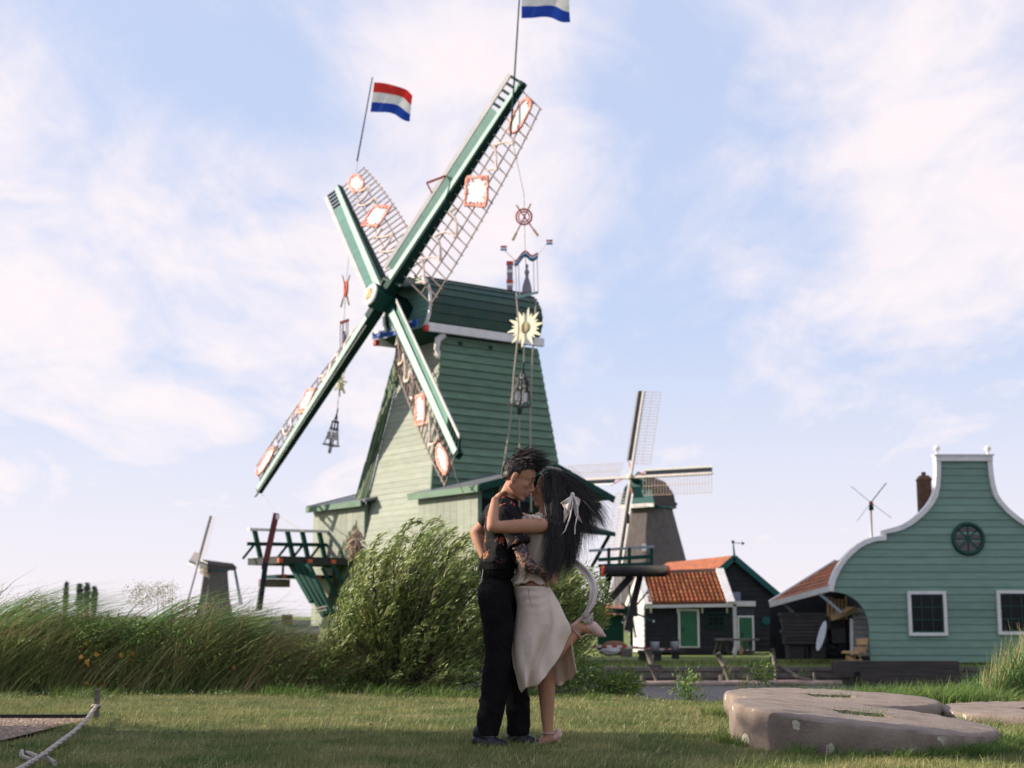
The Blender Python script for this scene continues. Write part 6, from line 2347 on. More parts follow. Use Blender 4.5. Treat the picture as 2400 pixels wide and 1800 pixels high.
def face_parts(L, ax, k, parent, female=False):
    f, u, s = ax
    for sg in (1, -1):
        b = MB()
        b.tube([L(.091, .02, sg * .010), L(.0905, .0255, sg * .026), L(.078, .022, sg * .046)], [.0022 * k, .0036 * k, .0016 * k], 6)
        b.build('eyebrow', HAIR, parent, True)
        b = MB()
        b.tube([L(.0845, -.0105, sg * .018), L(.0880, -.0135, sg * .028), L(.0825, -.0115, sg * .042)], [.0010 * k, .0017 * k, .0008 * k], 6)
        b.build('eyelash', LASH, parent, True)
    lp = VOL()
    for (b_, h) in ((-.0715, .0042), (-.0805, .0052)):
        lp.ell(L(.0968, b_, 0), (.0075 * k, h * k, .0185 * k), (f, u, s), 14)
    lp.mb.build('lips', LIPS_M, parent, True)


def hand(v, wrist, palm_dir, nrm, size=1.0, curl=.5, thumb=1):
    """palm and five separate bent fingers added to a body volume"""
    d = Vector(palm_dir).normalized()
    n = Vector(nrm)
    n = (n - d * n.dot(d)).normalized()
    w = d.cross(n)
    pc = Vector(wrist) + d * .045 * size
    v.ell(pc, (.048 * size, .036 * size, .0145 * size), (d, w, n), 14)
    for i, (o_, ln) in enumerate(((.029, .068), (.0095, .078), (-.0105, .072), (-.029, .056))):
        a = Vector(wrist) + d * .082 * size + w * o_ * size
        dd = (d + w * o_ * 2.2).normalized()
        b = a + (dd * math.cos(curl * .6) - n * math.sin(curl * .6)) * ln * .48 * size
        c = b + (dd * math.cos(curl * 1.5) - n * math.sin(curl * 1.5)) * ln * .32 * size
        e = c + (dd * math.cos(curl * 2.1) - n * math.sin(curl * 2.1)) * ln * .22 * size
        v.chain([(a - dd * .02 * size, .0088 * size), (b, .0082 * size), (c, .0074 * size), (e, .0062 * size)])
    a = Vector(wrist) + d * .028 * size + w * .027 * size * thumb
    b = a + (d * .6 + w * .75 * thumb - n * .25).normalized() * .034 * size
    c = b + (d * .9 + w * .25 * thumb - n * .3).normalized() * .028 * size
    v.chain([(a, .0125 * size), (b, .0098 * size), (c, .0075 * size)])


def ribbons(name, curves, width, mt, parent, kind='stuff'):
    """hair: curves (N, K, 3) world points -> thin tapering ribbons"""
    C3 = np.asarray(curves, dtype=np.float32)
    n, k, _ = C3.shape
    tg = np.gradient(C3, axis=1)
    tg /= np.linalg.norm(tg, axis=2, keepdims=True) + 1e-9
    rnd = RNG.normal(0, .6, (n, 1, 3)) + np.array([[[0, -1, 0]]])
    sd = np.cross(tg, np.repeat(rnd, k, 1))
    sd /= np.linalg.norm(sd, axis=2, keepdims=True) + 1e-9
    wv = (width * RNG.uniform(.6, 1.3, n))[:, None, None] * (1 - np.linspace(0, 1, k) ** 3 * .85)[None, :, None] * .5
    V = np.stack([C3 - sd * wv, C3 + sd * wv], 2).reshape(-1, 3)
    b = (np.arange(n) * k * 2)[:, None]
    Fa = np.stack([b + np.array([[i * 2, i * 2 + 1, i * 2 + 3, i * 2 + 2]]) for i in range(k - 1)], 1).reshape(-1, 4)
    o = np_obj(name, V, Fa, mt, parent, True)
    if kind:
        o['kind'] = kind
    return o


def bez(p0, p1, p2, p3, k):
    t = np.linspace(0, 1, k)[None, :, None]
    p0, p1, p2, p3 = [np.asarray(p)[:, None, :] for p in (p0, p1, p2, p3)]
    return p0 * (1 - t) ** 3 + 3 * p1 * t * (1 - t) ** 2 + 3 * p2 * t * t * (1 - t) + p3 * t ** 3


def tattoo(o, segs):
    """mark the inked stretch of an arm: (start, end, radius)"""
    me = o.data
    n = len(me.vertices)
    co = np.zeros(n * 3, dtype=np.float32)
    me.vertices.foreach_get('co', co)
    co = co.reshape(-1, 3) + np.array(wloc(o), dtype=np.float32)
    val = np.zeros(n, dtype=np.float32)
    for (a, b, r) in segs:
        a, b = np.array(a), np.array(b)
        d = b - a
        t = np.clip(((co - a) @ d) / (d @ d), 0, 1)
        dist = np.linalg.norm(co - (a + t[:, None] * d), axis=1)
        val = np.maximum(val, (dist < r).astype(np.float32))
    at = me.attributes.new('tattoo', 'FLOAT', 'POINT')
    at.data.foreach_set('value', val)


# ---------------- the man
man = thing('person', 'dark haired man in black floral shirt and black trousers holding a woman', 'person', (P(1185, 1755, DC).x, DC, 0))
mv = VOL()
MO = Q(1215, 1119, -.03)
MAX_ = frame(23, 1, 10)
ML = head_shapes(mv, MO, MAX_, 1.0)
mv.chain([(Q(1184, 1186, 0), .062), (Q(1198, 1150, -.01), .054), (Q(1210, 1128, -.02), .052)])
# torso under the shirt
mv.ell(Q(1176, 1228), (.085, .17, .1))
mv.ell(Q(1172, 1285), (.072, .13, .12))
mv.ell(Q(1166, 1365), (.065, .09, .1))
# near arm
A_S, A_E, A_W = Q(1188, 1210, -.155), Q(1236, 1324, -.215), Q(1276, 1342, -.13)
mv.chain([(A_S, .05), (A_S.lerp(A_E, .5), .044), (A_E, .037), (A_E.lerp(A_W, .35), .039), (A_W, .026)])
hand(mv, A_W, (.62, .55, -.28), (-.2, -.8, .2), .95, .55, 1)
# far arm, hand behind his back
B_S, B_E, B_W = Q(1160, 1203, .15), Q(1116, 1250, .2), Q(1136, 1308, .12)
mv.chain([(B_S, .047), (B_E, .038), (B_E.lerp(B_W, .35), .036), (B_W, .026)])
hand(mv, B_W, (.45, -.3, -.8), (-.8, 0, -.3), .9, .4, 1)
for (d, h, k_n, an) in ((-.075, Q(1163, 1415), Q(1163, 1535), Q(1140, 1722)), (.1, Q(1172, 1400), Q(1200, 1550), Q(1213, 1716))):
    o_ = Vector((0, d, 0))
    mv.chain([(h + o_, .055), (k_n + o_, .045), (an + o_, .038)])
mbody = mv.fuse('body', [SKIN_M], man, .0052, 5)
tattoo(mbody, [(Q(1216, 1274, -.21), A_E, .075), (A_E, A_W, .058), (Q(1124, 1264, .22), Q(1120, 1272, .2), .03)])
face_parts(ML, MAX_, 1.0, man)

# shirt
SHIRT = mat('black_floral_shirt', (.010, .0095, .0115), (.015, .014, .016), 8, .8, .25, 60, spec=.1)


def floral(m):
    t = m.node_tree
    b = t.nodes['Principled BSDF']
    src = b.inputs['Base Color'].links[0].from_socket
    tcx = t.nodes.new('ShaderNodeTexCoord')

    def node(kind, **kw):
        n = t.nodes.new(kind)
        for k_, v_ in kw.items():
            n.inputs[k_].default_value = v_
        return n

    def mapr(sock, a, b_):
        n = node('ShaderNodeMapRange', **{'From Min': a, 'From Max': b_})
        t.links.new(sock, n.inputs['Value'])
        return n.outputs[0]

    def mul(a, b_):
        n = t.nodes.new('ShaderNodeMath')
        n.operation = 'MULTIPLY'
        t.links.new(a, n.inputs[0])
        t.links.new(b_, n.inputs[1])
        return n.outputs[0]

    wob = node('ShaderNodeTexNoise', Scale=45.0, Detail=3.0)
    t.links.new(tcx.outputs['Object'], wob.inputs['Vector'])
    mixv = t.nodes.new('ShaderNodeMixRGB')
    mixv.inputs[0].default_value = .035
    t.links.new(tcx.outputs['Object'], mixv.inputs[1])
    t.links.new(wob.outputs['Color'], mixv.inputs[2])
    vo = node('ShaderNodeTexVoronoi', Scale=13.0)
    t.links.new(mixv.outputs[0], vo.inputs['Vector'])
    sepc = t.nodes.new('ShaderNodeSeparateColor')
    t.links.new(vo.outputs['Color'], sepc.inputs[0])
    pick = mapr(sepc.outputs[0], .42, .44)
    bloom = mul(mapr(vo.outputs['Distance'], .34, .26), pick)
    pet = node('ShaderNodeTexNoise', Scale=70.0, Detail=2.0, Distortion=1.5)
    t.links.new(tcx.outputs['Object'], pet.inputs['Vector'])
    bloom = mul(bloom, mapr(pet.outputs[0], .47, .55))
    cr = t.nodes.new('ShaderNodeValToRGB')
    cr.color_ramp.elements[0].color = (.32, .03, .05, 1)
    cr.color_ramp.elements[1].color = (.62, .3, .08, 1)
    e = cr.color_ramp.elements.new(.5)
    e.color = (.5, .09, .06, 1)
    t.links.new(sepc.outputs[1], cr.inputs[0])
    # fine sprays round the blooms
    ln = node('ShaderNodeTexNoise', Scale=19.0, Detail=2.0, Distortion=1.2)
    t.links.new(tcx.outputs['Object'], ln.inputs['Vector'])
    ab = t.nodes.new('ShaderNodeMath')
    ab.operation = 'SUBTRACT'
    t.links.new(ln.outputs[0], ab.inputs[0])
    ab.inputs[1].default_value = .5
    ab2 = t.nodes.new('ShaderNodeMath')
    ab2.operation = 'ABSOLUTE'
    t.links.new(ab.outputs[0], ab2.inputs[0])
    line = mul(mapr(ab2.outputs[0], .016, .008), mul(mapr(vo.outputs['Distance'], .52, .45), pick))
    m1 = t.nodes.new('ShaderNodeMixRGB')
    t.links.new(line, m1.inputs[0])
    t.links.new(src, m1.inputs[1])
    m1.inputs[2].default_value = (.34, .2, .13, 1)
    m2 = t.nodes.new('ShaderNodeMixRGB')
    t.links.new(bloom, m2.inputs[0])
    t.links.new(m1.outputs[0], m2.inputs[1])
    t.links.new(cr.outputs[0], m2.inputs[2])
    t.links.new(m2.outputs[0], b.inputs['Base Color'])


floral(SHIRT)
sv = VOL()
sv.ell(Q(1177, 1217), (.104, .17, .085))
sv.ell(Q(1177, 1245), (.11, .165, .13))
sv.ell(Q(1172, 1290), (.1, .165, .13))
sv.ell(Q(1168, 1314), (.108, .166, .068))
sv.cap(Q(1168, 1300), Q(1167, 1336), .096, .103, True)
sv.chain([(Q(1183, 1186, 0), .082), (Q(1180, 1205, 0), .1)])
SL_ = A_S.lerp(A_E, .5)
sv.chain([(A_S + Vector((-.01, .05, .01)), .07), (A_S, .068), (SL_ + Vector((0, 0, .01)), .06)])
sv.cap(SL_ + Vector((-.002, 0, .02)), A_S.lerp(A_E, .58), .06, .066, flat=True)
sv.chain([(Q(1166, 1204, .1), .075), (B_S, .066), (B_S.lerp(B_E, .42), .053)])
shirt = sv.fuse('shirt', [SHIRT], man, .006, 3, wrinkle=(.0075, (16, 9, 15), 3.0))
# open camp collar
clm = MB()
cpts = [Q(1176, 1150, .055), Q(1170, 1160, .0), Q(1180, 1166, -.062), Q(1200, 1178, -.085), Q(1216, 1190, -.07), Q(1224, 1204, -.03)]
cout = [Q(1166, 1164, .07), Q(1158, 1176, .0), Q(1172, 1186, -.095), Q(1196, 1200, -.118), Q(1216, 1213, -.1), Q(1232, 1222, -.04)]
for i in range(len(cpts) - 1):
    clm.hexa([cout[i], cout[i + 1], cpts[i + 1], cpts[i]], [p + Vector((0, -.006, .008)) for p in (cout[i], cout[i + 1], cpts[i + 1], cpts[i])])
clm.build('collar', SHIRT, shirt)
# sleeve hem band
ringc = A_S.lerp(A_E, .575)
sh = MB()
sh.torus(ringc, .064, .005, (A_E - A_S), 26, 6)
sh.build('sleeve_hem', SHIRT, shirt, True)

TROU = mat('black_trousers', (.0075, .007, .0075), (.011, .010, .011), 7, .85, .35, 45, spec=.06)
tv = VOL()
tv.ell(Q(1166, 1337), (.1, .158, .085))
tv.ell(Q(1163, 1392), (.107, .168, .12))
tv.chain([(Q(1160, 1405, -.08), .098), (Q(1168, 1470, -.085), .088), (Q(1168, 1535, -.085), .075)])
tv.cap(Q(1168, 1530, -.085), Q(1159, 1620, -.085), .077, .078, True)
tv.chain([(Q(1168, 1535, -.085), .075), (Q(1159, 1620, -.085), .078)])
tv.cap(Q(1159, 1615, -.085), Q(1141, 1722, -.085), .079, .066, True)
tv.chain([(Q(1172, 1405, .085), .095), (Q(1190, 1480, .09), .085), (Q(1204, 1560, .1), .066), (Q(1214, 1640, .1), .064)])
tv.cap(Q(1213, 1635, .1), Q(1215, 1722, .1), .064, .068, True)
trou = tv.fuse('trousers', [TROU], man, .006, 3, wrinkle=(.0085, (13, 8, 13), 9.0))
MB().lathe(Q(1138, 1383, -.135), [(.0065, 0), (.006, .004)], 12, (-.3, -1, 0)).build('button', mat('horn_button', (.6, .48, .4), None, 9, .4), trou)
MB().tube([Q(1132, 1332, -.1), Q(1131, 1345, -.115), Q(1128, 1358, -.11), Q(1127, 1365, -.1)], .0022, 5).build('pocket_cord', WHITE, trou, True)
bt_ = MB()
for k in range(28):
    a, b = 2 * PI * k / 28, 2 * PI * (k + 1) / 28
    bt_.beam(Q(1167 + 43 * math.cos(a), 1327 - 1.5 * math.cos(a), .168 * math.sin(a)), Q(1167 + 43 * math.cos(b), 1327 - 1.5 * math.cos(b), .168 * math.sin(b)), .008, .034)
bt_.build('belt', TROU, trou)
SHOE = mat('black_leather', (.010, .011, .014), (.015, .016, .02), 10, .42, .1, 60, spec=.35)


def mans_shoe(hx_, hy_, tx, ty, d0, d1):
    v = VOL()
    h, t_ = Q(hx_, hy_, d0), Q(tx, ty, d1)
    h.z, t_.z = .055, .032
    v.chain([(h, .043), (h.lerp(t_, .45), .045), (h.lerp(t_, .8), .036), (t_, .025)])
    v.chain([(h + Vector((.01, 0, .05)), .046), (h.lerp(t_, .35) + Vector((0, 0, .03)), .042)])
    o = v.fuse('shoe', [SHOE], man, .005, 4, cut=[((0, 0, .018), (0, 0, -1))])
    so = MB()
    dr = (t_ - h).normalized()
    dr.z = 0
    sd = Vector((-dr.y, dr.x, 0))
    ol = []
    for (a, w) in ((-.045, .02), (-.03, .036), (.06, .04), (.15, .045), (.2, .036), (.235, .014)):
        ol.append((a, w))
    b = Vector((h.x, h.y, 0.004))
    poly = [b + dr * a + sd * w for a, w in ol] + [b + dr * a - sd * w for a, w in reversed(ol)]
    so.prism(poly, (0, 0, .02))
    so.build('sole', mat('black_rubber', (.01, .01, .011), None, 9, .7), o)
    lc = MB()
    for k in range(3):
        p = h.lerp(t_, .42 + .1 * k) + Vector((0, 0, .047 - .008 * k))
        lc.tube([p - sd * .02, p + Vector((0, 0, .008)), p + sd * .02], .003, 5)
    lc.build('lace', mat('black_rubber', (.01, .01, .011)), o, True, kind='stuff')


mans_shoe(1122, 1745, 1186, 1757, -.09, -.13)
mans_shoe(1203, 1738, 1258, 1744, .1, .06)

# man's hair: a cut cap of dense short strands with a longer windblown top
hv = VOL()
f_, u_, s_ = MAX_
hv.ell(ML(-.006, .033), (.101, .090, .0795), MAX_)
hv.ell(ML(.02, .07), (.08, .056, .068), MAX_)
hv.ell(ML(-.03, -.005), (.066, .062, .07), MAX_)
HLX = [-.14, -.075, -.05, -.03, -.016, .016, .02, .04, .085, .13]
HLY = [-.05, -.04, -.03, -.005, .014, .014, .04, .058, .08, .095]


def hair_keep(p):
    q = p - MO
    return q.dot(u_) > ip0(q.dot(f_), HLX, HLY)


def ip0(x, xs, ys):
    return float(np.interp(x, xs, ys))


hair_m = hv.fuse('hair', [HAIR], man, .005, 3, keep=hair_keep)
rg = np.random.default_rng(3)
n = 7500
th = rg.uniform(0, 2 * PI, n)
ph = np.arccos(rg.uniform(-.95, 1, n))
lf_, lu_, ls_ = np.sin(ph) * np.cos(th), np.cos(ph), np.sin(ph) * np.sin(th)
ok = (lu_ * .09 + .033) > np.interp(lf_ * .1 - .006, HLX, HLY) - .004
lf_, lu_, ls_ = lf_[ok], lu_[ok], ls_[ok]
n = len(lf_)
fa, ua, sa = np.array(f_), np.array(u_), np.array(s_)
root = np.array(MO)[None] + fa * (lf_[:, None] * .099 - .006) + ua * (lu_[:, None] * .09 + .033 + .02 * np.clip(lu_[:, None], 0, 1) ** 2) + sa * (ls_[:, None] * .078)
nrm_v = fa * lf_[:, None] + ua * lu_[:, None] + sa * ls_[:, None]
topness = np.clip(lu_ * 1.5 - .15, 0, 1)
ln_ = (.010 + .038 * topness ** 1.5) * rg.uniform(.6, 1.25, n)
flow = fa[None] * .75 + np.array([[.45, 0, .12]]) + rg.normal(0, .25, (n, 3))
d1 = nrm_v * .8 + flow * .35
d2 = nrm_v * .35 + flow * (1.0 * topness[:, None] + .15) - ua[None] * (1 - topness[:, None]) * .8
c = bez(root, root + d1 * ln_[:, None] * .4, root + d1 * ln_[:, None] * .5 + d2 * ln_[:, None] * .4, root + d1 * ln_[:, None] * .45 + d2 * ln_[:, None] * .9, 6)
ribbons('hair_strands', c, .0017, HAIR, man)
# a tuft standing up on the crown
k = 70
r0 = np.array([ML(-.02, .128)] * k) + rg.normal(0, .012, (k, 3))
tp = np.array([Q(1210 + rg.normal(0, 5), 1052 + rg.normal(0, 3), -.02 + rg.normal(0, .02)) for _ in range(k)])
ribbons('hair_tuft', bez(r0, r0 * .6 + tp * .4 + np.array([[-.006, 0, .01]]), r0 * .25 + tp * .75 + np.array([[.004, 0, .008]]), tp, 6), .0022, HAIR, man)
k = 110
r0 = np.array([ML(.06 + rg.normal(0, .02), .105 + rg.normal(0, .012), rg.normal(0, .035)) for _ in range(k)])
tp = np.array([Q(1278 + rg.normal(0, 12), 1092 + rg.normal(0, 5), -.03 + rg.normal(0, .04)) for _ in range(k)])
ribbons('hair_fringe', bez(r0, r0 * .6 + tp * .4 + np.array([[0, 0, .022]]), r0 * .3 + tp * .7 + np.array([[0, 0, .02]]), tp, 7), .002, HAIR, man)
MB().torus(ML(-.006, -.053, .0835), .0045, .0009, (1, 0, 0), 12, 5).build('earring', mat('steel', (.6, .6, .6), None, 3, .25, metal=1.0), man, True)

# ---------------- the woman
wom = thing('person', 'long haired woman in cream blouse and skirt kicking up one heel', 'person', (P(1280, 1758, DC).x, DC, 0))
wv_ = VOL()
WO = Q(1291, 1147, .025)
WAX = frame(-9, -1, -4)
WL = head_shapes(wv_, WO, WAX, .92, True)
wv_.chain([(Q(1283, 1218, .02), .05), (Q(1280, 1195, .02), .042), (Q(1288, 1168, .02), .043)])
wv_.ell(Q(1270, 1238, .02), (.078, .155, .05))
wv_.ell(Q(1262, 1268, .02), (.085, .13, .09))
wv_.ell(Q(1250, 1330, .02), (.075, .115, .12))
wv_.ell(Q(1244, 1374, .02), (.082, .12, .06))
wv_.ell(Q(1256, 1425, .02), (.115, .155, .1))
W_S, W_E, W_W = Q(1268, 1232, -.15), Q(1153, 1236, -.31), Q(1160, 1172, -.215)
wv_.chain([(W_S, .046), (W_S.lerp(W_E, .35), .043), (W_S.lerp(W_E, .75), .037), (W_E, .031), (W_E.lerp(W_W, .3), .034), (W_E.lerp(W_W, .65), .029), (W_W, .021)])
hand(wv_, W_W, (.30, .62, .5), (-.75, -.35, .75), .84, .75, -1)
V_S, V_E, V_W = Q(1262, 1228, .17), Q(1190, 1205, .34), Q(1178, 1165, .17)
wv_.chain([(V_S, .043), (V_E, .032), (V_W, .021)])
hand(wv_, V_W, (.2, -.8, .45), (-.8, .2, .5), .85, .6, 1)
# standing leg
K_H, K_K, K_A = Q(1265, 1440, .09), Q(1281, 1575, .06), Q(1284, 1712, .06)
wv_.chain([(K_H, .08), (K_K, .047), (Q(1281, 1612, .066), .05), (Q(1282, 1650, .068), .043), (K_A, .03)])
wv_.chain([(Q(1294, 1730, .06), .027), (Q(1276, 1738, .05), .026), (Q(1262, 1750, .04), .024)])
wv_.chain([(K_A, .03), (Q(1288, 1728, .06), .029)])
# raised leg
J_H, J_K, J_A = Q(1262, 1440, -.02), Q(1270, 1560, -.04), Q(1350, 1485, .02)
wv_.chain([(J_H, .062), (J_K, .044), (J_K.lerp(J_A, .32), .047), (J_K.lerp(J_A, .65), .038), (J_A, .028)])
wv_.chain([(J_A, .028), (Q(1352, 1470, .025), .027), (Q(1378, 1474, .03), .026), (Q(1392, 1478, .03), .021)])
wbody = wv_.fuse('body', [SKIN_W], wom, .0052, 5)
face_parts(WL, WAX, .92, wom, True)

CREAM_C = mat('cream_satin', (.85, .715, .60), (.77, .635, .52), 5, .55, .3, 30, spec=.3, trans=.28)
CREAM_R = mat('pale_ribbon', (.76, .67, .63), (.68, .59, .56), 5, .5, .2, 40, spec=.3, trans=.2)


def cloth_grid(name, fn, nu, nv, mt, parent, thick=.0025):
    """fn(u, v) -> point; given a little thickness"""
    vs = [fn(i / nu, j / nv) for i in range(nu + 1) for j in range(nv + 1)]
    fs = [(i * (nv + 1) + j, (i + 1) * (nv + 1) + j, (i + 1) * (nv + 1) + j + 1, i * (nv + 1) + j + 1) for i in range(nu) for j in range(nv)]
    bm = bmesh.new()
    off = wloc(parent)
    bv = [bm.verts.new(v - off) for v in vs]
    for f in fs:
        bm.faces.new([bv[i] for i in f])
    bmesh.ops.recalc_face_normals(bm, faces=bm.faces)
    bmesh.ops.solidify(bm, geom=bm.faces[:], thickness=thick)
    me = bpy.data.meshes.new(name)
    bm.to_mesh(me)
    bm.free()
    return link_mesh(name, me, parent, mt, True)


def ip(x, xs, ys):
    return float(np.interp(x, xs, ys))


YS = [1374, 1395, 1420, 1445, 1465, 1482, 1500, 1530, 1563, 1592, 1625]
LX = [1207, 1208, 1211, 1209, 1206, 1203, 1201, 1201, 1203, 1210, 1219]
RX = [1287, 1299, 1312, 1325, 1335, 1337, 1334, 1330, 1325, 1322, 1320]
HU = [0, .06, .3, .48, .6, .7, .78, .86, .93, 1.0]
HYY = [1612, 1621, 1612, 1603, 1590, 1565, 1543, 1520, 1500, 1484]


def skirt_front(u, v):
    hem = ip(u, HU, HYY)
    y = 1374 + (hem - 1374) * v
    lx, rx = ip(y, YS, LX), ip(y, YS, RX)
    a = PI * (1 - u)
    x = lx + (rx - lx) * (.5 + .5 * math.cos(a) * .98) if False else lx + (rx - lx) * (.5 - .5 * math.cos(PI * u))
    x = lx + (rx - lx) * (.55 * u + .45 * (.5 - .5 * math.cos(PI * u)))
    dep = .165 + .05 * v
    fold = .022 * math.sin(11 * u + 2.5 * v + 1.0) * v + .014 * math.sin(23 * u - 7 * v) * v * v
    fold += .026 * math.exp(-((u - .35 - .45 * (1 - v)) / .06) ** 2) * min(1, v * 2) - .026 * math.exp(-((u - .22 - .4 * (1 - v)) / .07) ** 2) * v
    fold += .006 * math.sin(75 * v + 9 * u + 2 * math.sin(7 * u)) * max(0, 1 - v * 3.2)
    d = .02 - dep * math.sin(PI * (.06 + .88 * u)) ** .8 + fold
    return Q(x + 2.2 * math.sin(9 * v + 5 * u) * v, y + (3 * math.sin(18 * u) * v if u > .03 else 0), d)


sk_ = cloth_grid('skirt', skirt_front, 46, 54, CREAM_C, wom)


def skirt_back(u, v):
    hem = ip(u, [0, .12, .3, .5, .75, 1.0], [1617, 1612, 1606, 1608, 1597, 1580])
    x0 = 1242 + (1334 - 1242) * u
    x1 = 1258 + (1356 - 1258) * u
    y = 1378 + (hem - 1378) * v
    rx = ip(y, [1374, 1420, 1465, 1500, 1540, 1600], [1286, 1311, 1333, 1339, 1345, 1357])
    lx = ip(y, [1374, 1420, 1500, 1560, 1620], [1210, 1214, 1222, 1244, 1256])
    x = lx + (rx - lx) * u
    d = .02 + (.155 + .03 * v) * math.sin(PI * (.04 + .92 * u)) ** .7 * (1 - .35 * v) + .016 * math.sin(26 * u + 3 * v) * v
    if u > .75:
        d -= (u - .75) * .5 * v
    return Q(x, y + 3 * math.sin(24 * u) * v, d)


cloth_grid('skirt_back_panel', skirt_back, 44, 30, CREAM_C, sk_)
MB().tube([Q(1238, 1376, -.14), Q(1241, 1400, -.158), Q(1246, 1425, -.168)], .0016, 5).build('side_zip', mat('cream_seam', (.4, .33, .27), None, 5, .7), sk_, True)
wb2 = MB()
for k in range(28):
    a = 2 * PI * k / 28
    b = 2 * PI * (k + 1) / 28
    wb2.beam(Q(1247 + 40 * math.cos(a), 1377 + 1.5 * math.cos(a), .02 + .125 * math.sin(a)), Q(1247 + 40 * math.cos(b), 1377 + 1.5 * math.cos(b), .02 + .125 * math.sin(b)), .006, .016)
wb2.build('waistband', CREAM_C, sk_, True)


BY = [1208, 1222, 1240, 1280, 1320, 1345, 1368]
BL_ = [1252, 1238, 1228, 1222, 1212, 1207, 1198]
BR_ = [1288, 1298, 1302, 1298, 1290, 1286, 1296]


def blouse(u, v):
    ang = 2 * PI * u
    hem = 1366 + 3.5 * math.sin(ang * 5 + .6) + 2 * math.sin(ang * 9)
    y = 1208 + (hem - 1208) * v
    lx, rx = ip(y, BY, BL_), ip(y, BY, BR_)
    fl = max(0, (v - .8) / .2)
    w = (rx - lx) / 2 * (1 + .05 * fl * math.sin(ang * 6))
    dep = ip(v, [0, .12, .3, .7, .85, 1], [.07, .14, .145, .125, .125, .15]) * (1 + .10 * fl * math.sin(ang * 6 + 1) + .03 * math.sin(ang * 9 + 6 * v))
    return Q((lx + rx) / 2 + w * math.cos(ang), y, .02 + dep * math.sin(ang))


bl_ = cloth_grid('blouse', blouse, 72, 34, CREAM_C, wom)


def ruffle(name, path, wid, amp, n, parent, mt, freq=3.0):
    """gathered ribbon along a path"""
    pts = [Vector(p) for p in path]

    def fn(u, v):
        q = u * (len(pts) - 1)
        i = min(len(pts) - 2, int(q))
        p = pts[i].lerp(pts[i + 1], q - i)
        return p + wid * v + Vector((0, -1, .3)) * amp * math.sin(u * freq * 2 * PI) * v + Vector((amp * .5 * math.sin(u * freq * 2 * PI + 1) * v, 0, 0))
    return cloth_grid(name, fn, n, 5, mt, parent, .0015)


ruffle('collar_ruffle', [Q(1222, 1212, -.10), Q(1236, 1207, -.155), Q(1250, 1206, -.185), Q(1266, 1210, -.18), Q(1274, 1222, -.14)], Vector((0, -.012, -.022)), .012, 44, bl_, CREAM_C, 4.5)
ruffle('collar_ruffle', [Q(1254, 1204, -.07), Q(1262, 1200, -.09), Q(1272, 1204, -.09)], Vector((0, -.01, -.045)), .008, 24, bl_, CREAM_C, 2.5)
ruffle('front_ruffle', [Q(1214, 1318, -.12), Q(1218, 1340, -.135), Q(1224, 1330, -.15), Q(1214, 1358, -.13), Q(1203, 1370, -.1)], Vector((.035, -.01, -.005)), .012, 40, bl_, CREAM_C, 2.5)
MB().tube([Q(1203 + 1.5 * math.sin(k), 1216 + k * 5.5, -.31 + .003 * k) for k in range(1)] + [Q(1205, 1215, -.245), Q(1206, 1228, -.262), Q(1210, 1238, -.262), Q(1216, 1243, -.25)], .0016, 5).build('arm_band', mat('gold', (.7, .45, .2), None, 3, .3, metal=1.0), wom, True)


def ribbon(name, path, widths, mt, parent, side=(0, 0, 1), wave=.004, n=None):
    pts = [Vector(p) for p in path]
    n = n or (len(pts) - 1) * 6

    def cat(u):
        q = u * (len(pts) - 1)
        i = min(len(pts) - 2, int(q))
        t = q - i
        a, b, c, d = pts[max(0, i - 1)], pts[i], pts[i + 1], pts[min(len(pts) - 1, i + 2)]
        return .5 * ((2 * b) + (-a + c) * t + (2 * a - 5 * b + 4 * c - d) * t * t + (-a + 3 * b - 3 * c + d) * t ** 3)

    def fn(u, v):
        p = cat(u)
        tg = (cat(min(1, u + .02)) - cat(max(0, u - .02))).normalized()
        sd = tg.cross(Vector((0, 1, 0)))
        if sd.length < .15:
            sd = Vector(side)
        sd = (sd.normalized() + Vector((0, .45, 0))).normalized()
        w = float(np.interp(u * (len(pts) - 1), range(len(widths)), widths))
        return p + sd * w * (v - .5) + Vector((0, -1, .2)) * (wave * math.sin(u * 21 + v * 4) + wave * 1.3 * math.sin(v * 9.5 + u * 5))
    return cloth_grid(name, fn, n, 9, mt, parent, .0012)


ribbon('sash', [Q(1300, 1296, .05), Q(1325, 1306, .06), Q(1352, 1322, .06), Q(1378, 1346, .05), Q(1391, 1374, .03), Q(1390, 1400, .02), Q(1382, 1424, .02), Q(1372, 1440, .02), Q(1366, 1449, .03), Q(1376, 1452, .0), Q(1384, 1447, -.01), Q(1380, 1460, .0), Q(1368, 1462, .02)],
       [.024, .034, .046, .053, .056, .048, .036, .028, .02, .028, .036, .04, .016], CREAM_R, wom, wave=.0075)

# high heeled studded shoes
NUDE = mat('nude_leather', (.60, .41, .35), (.53, .35, .3), 8, .4, .05, 60, spec=.4)
STUD = mat('stud_metal', (.7, .6, .45), None, 5, .3, metal=.9)


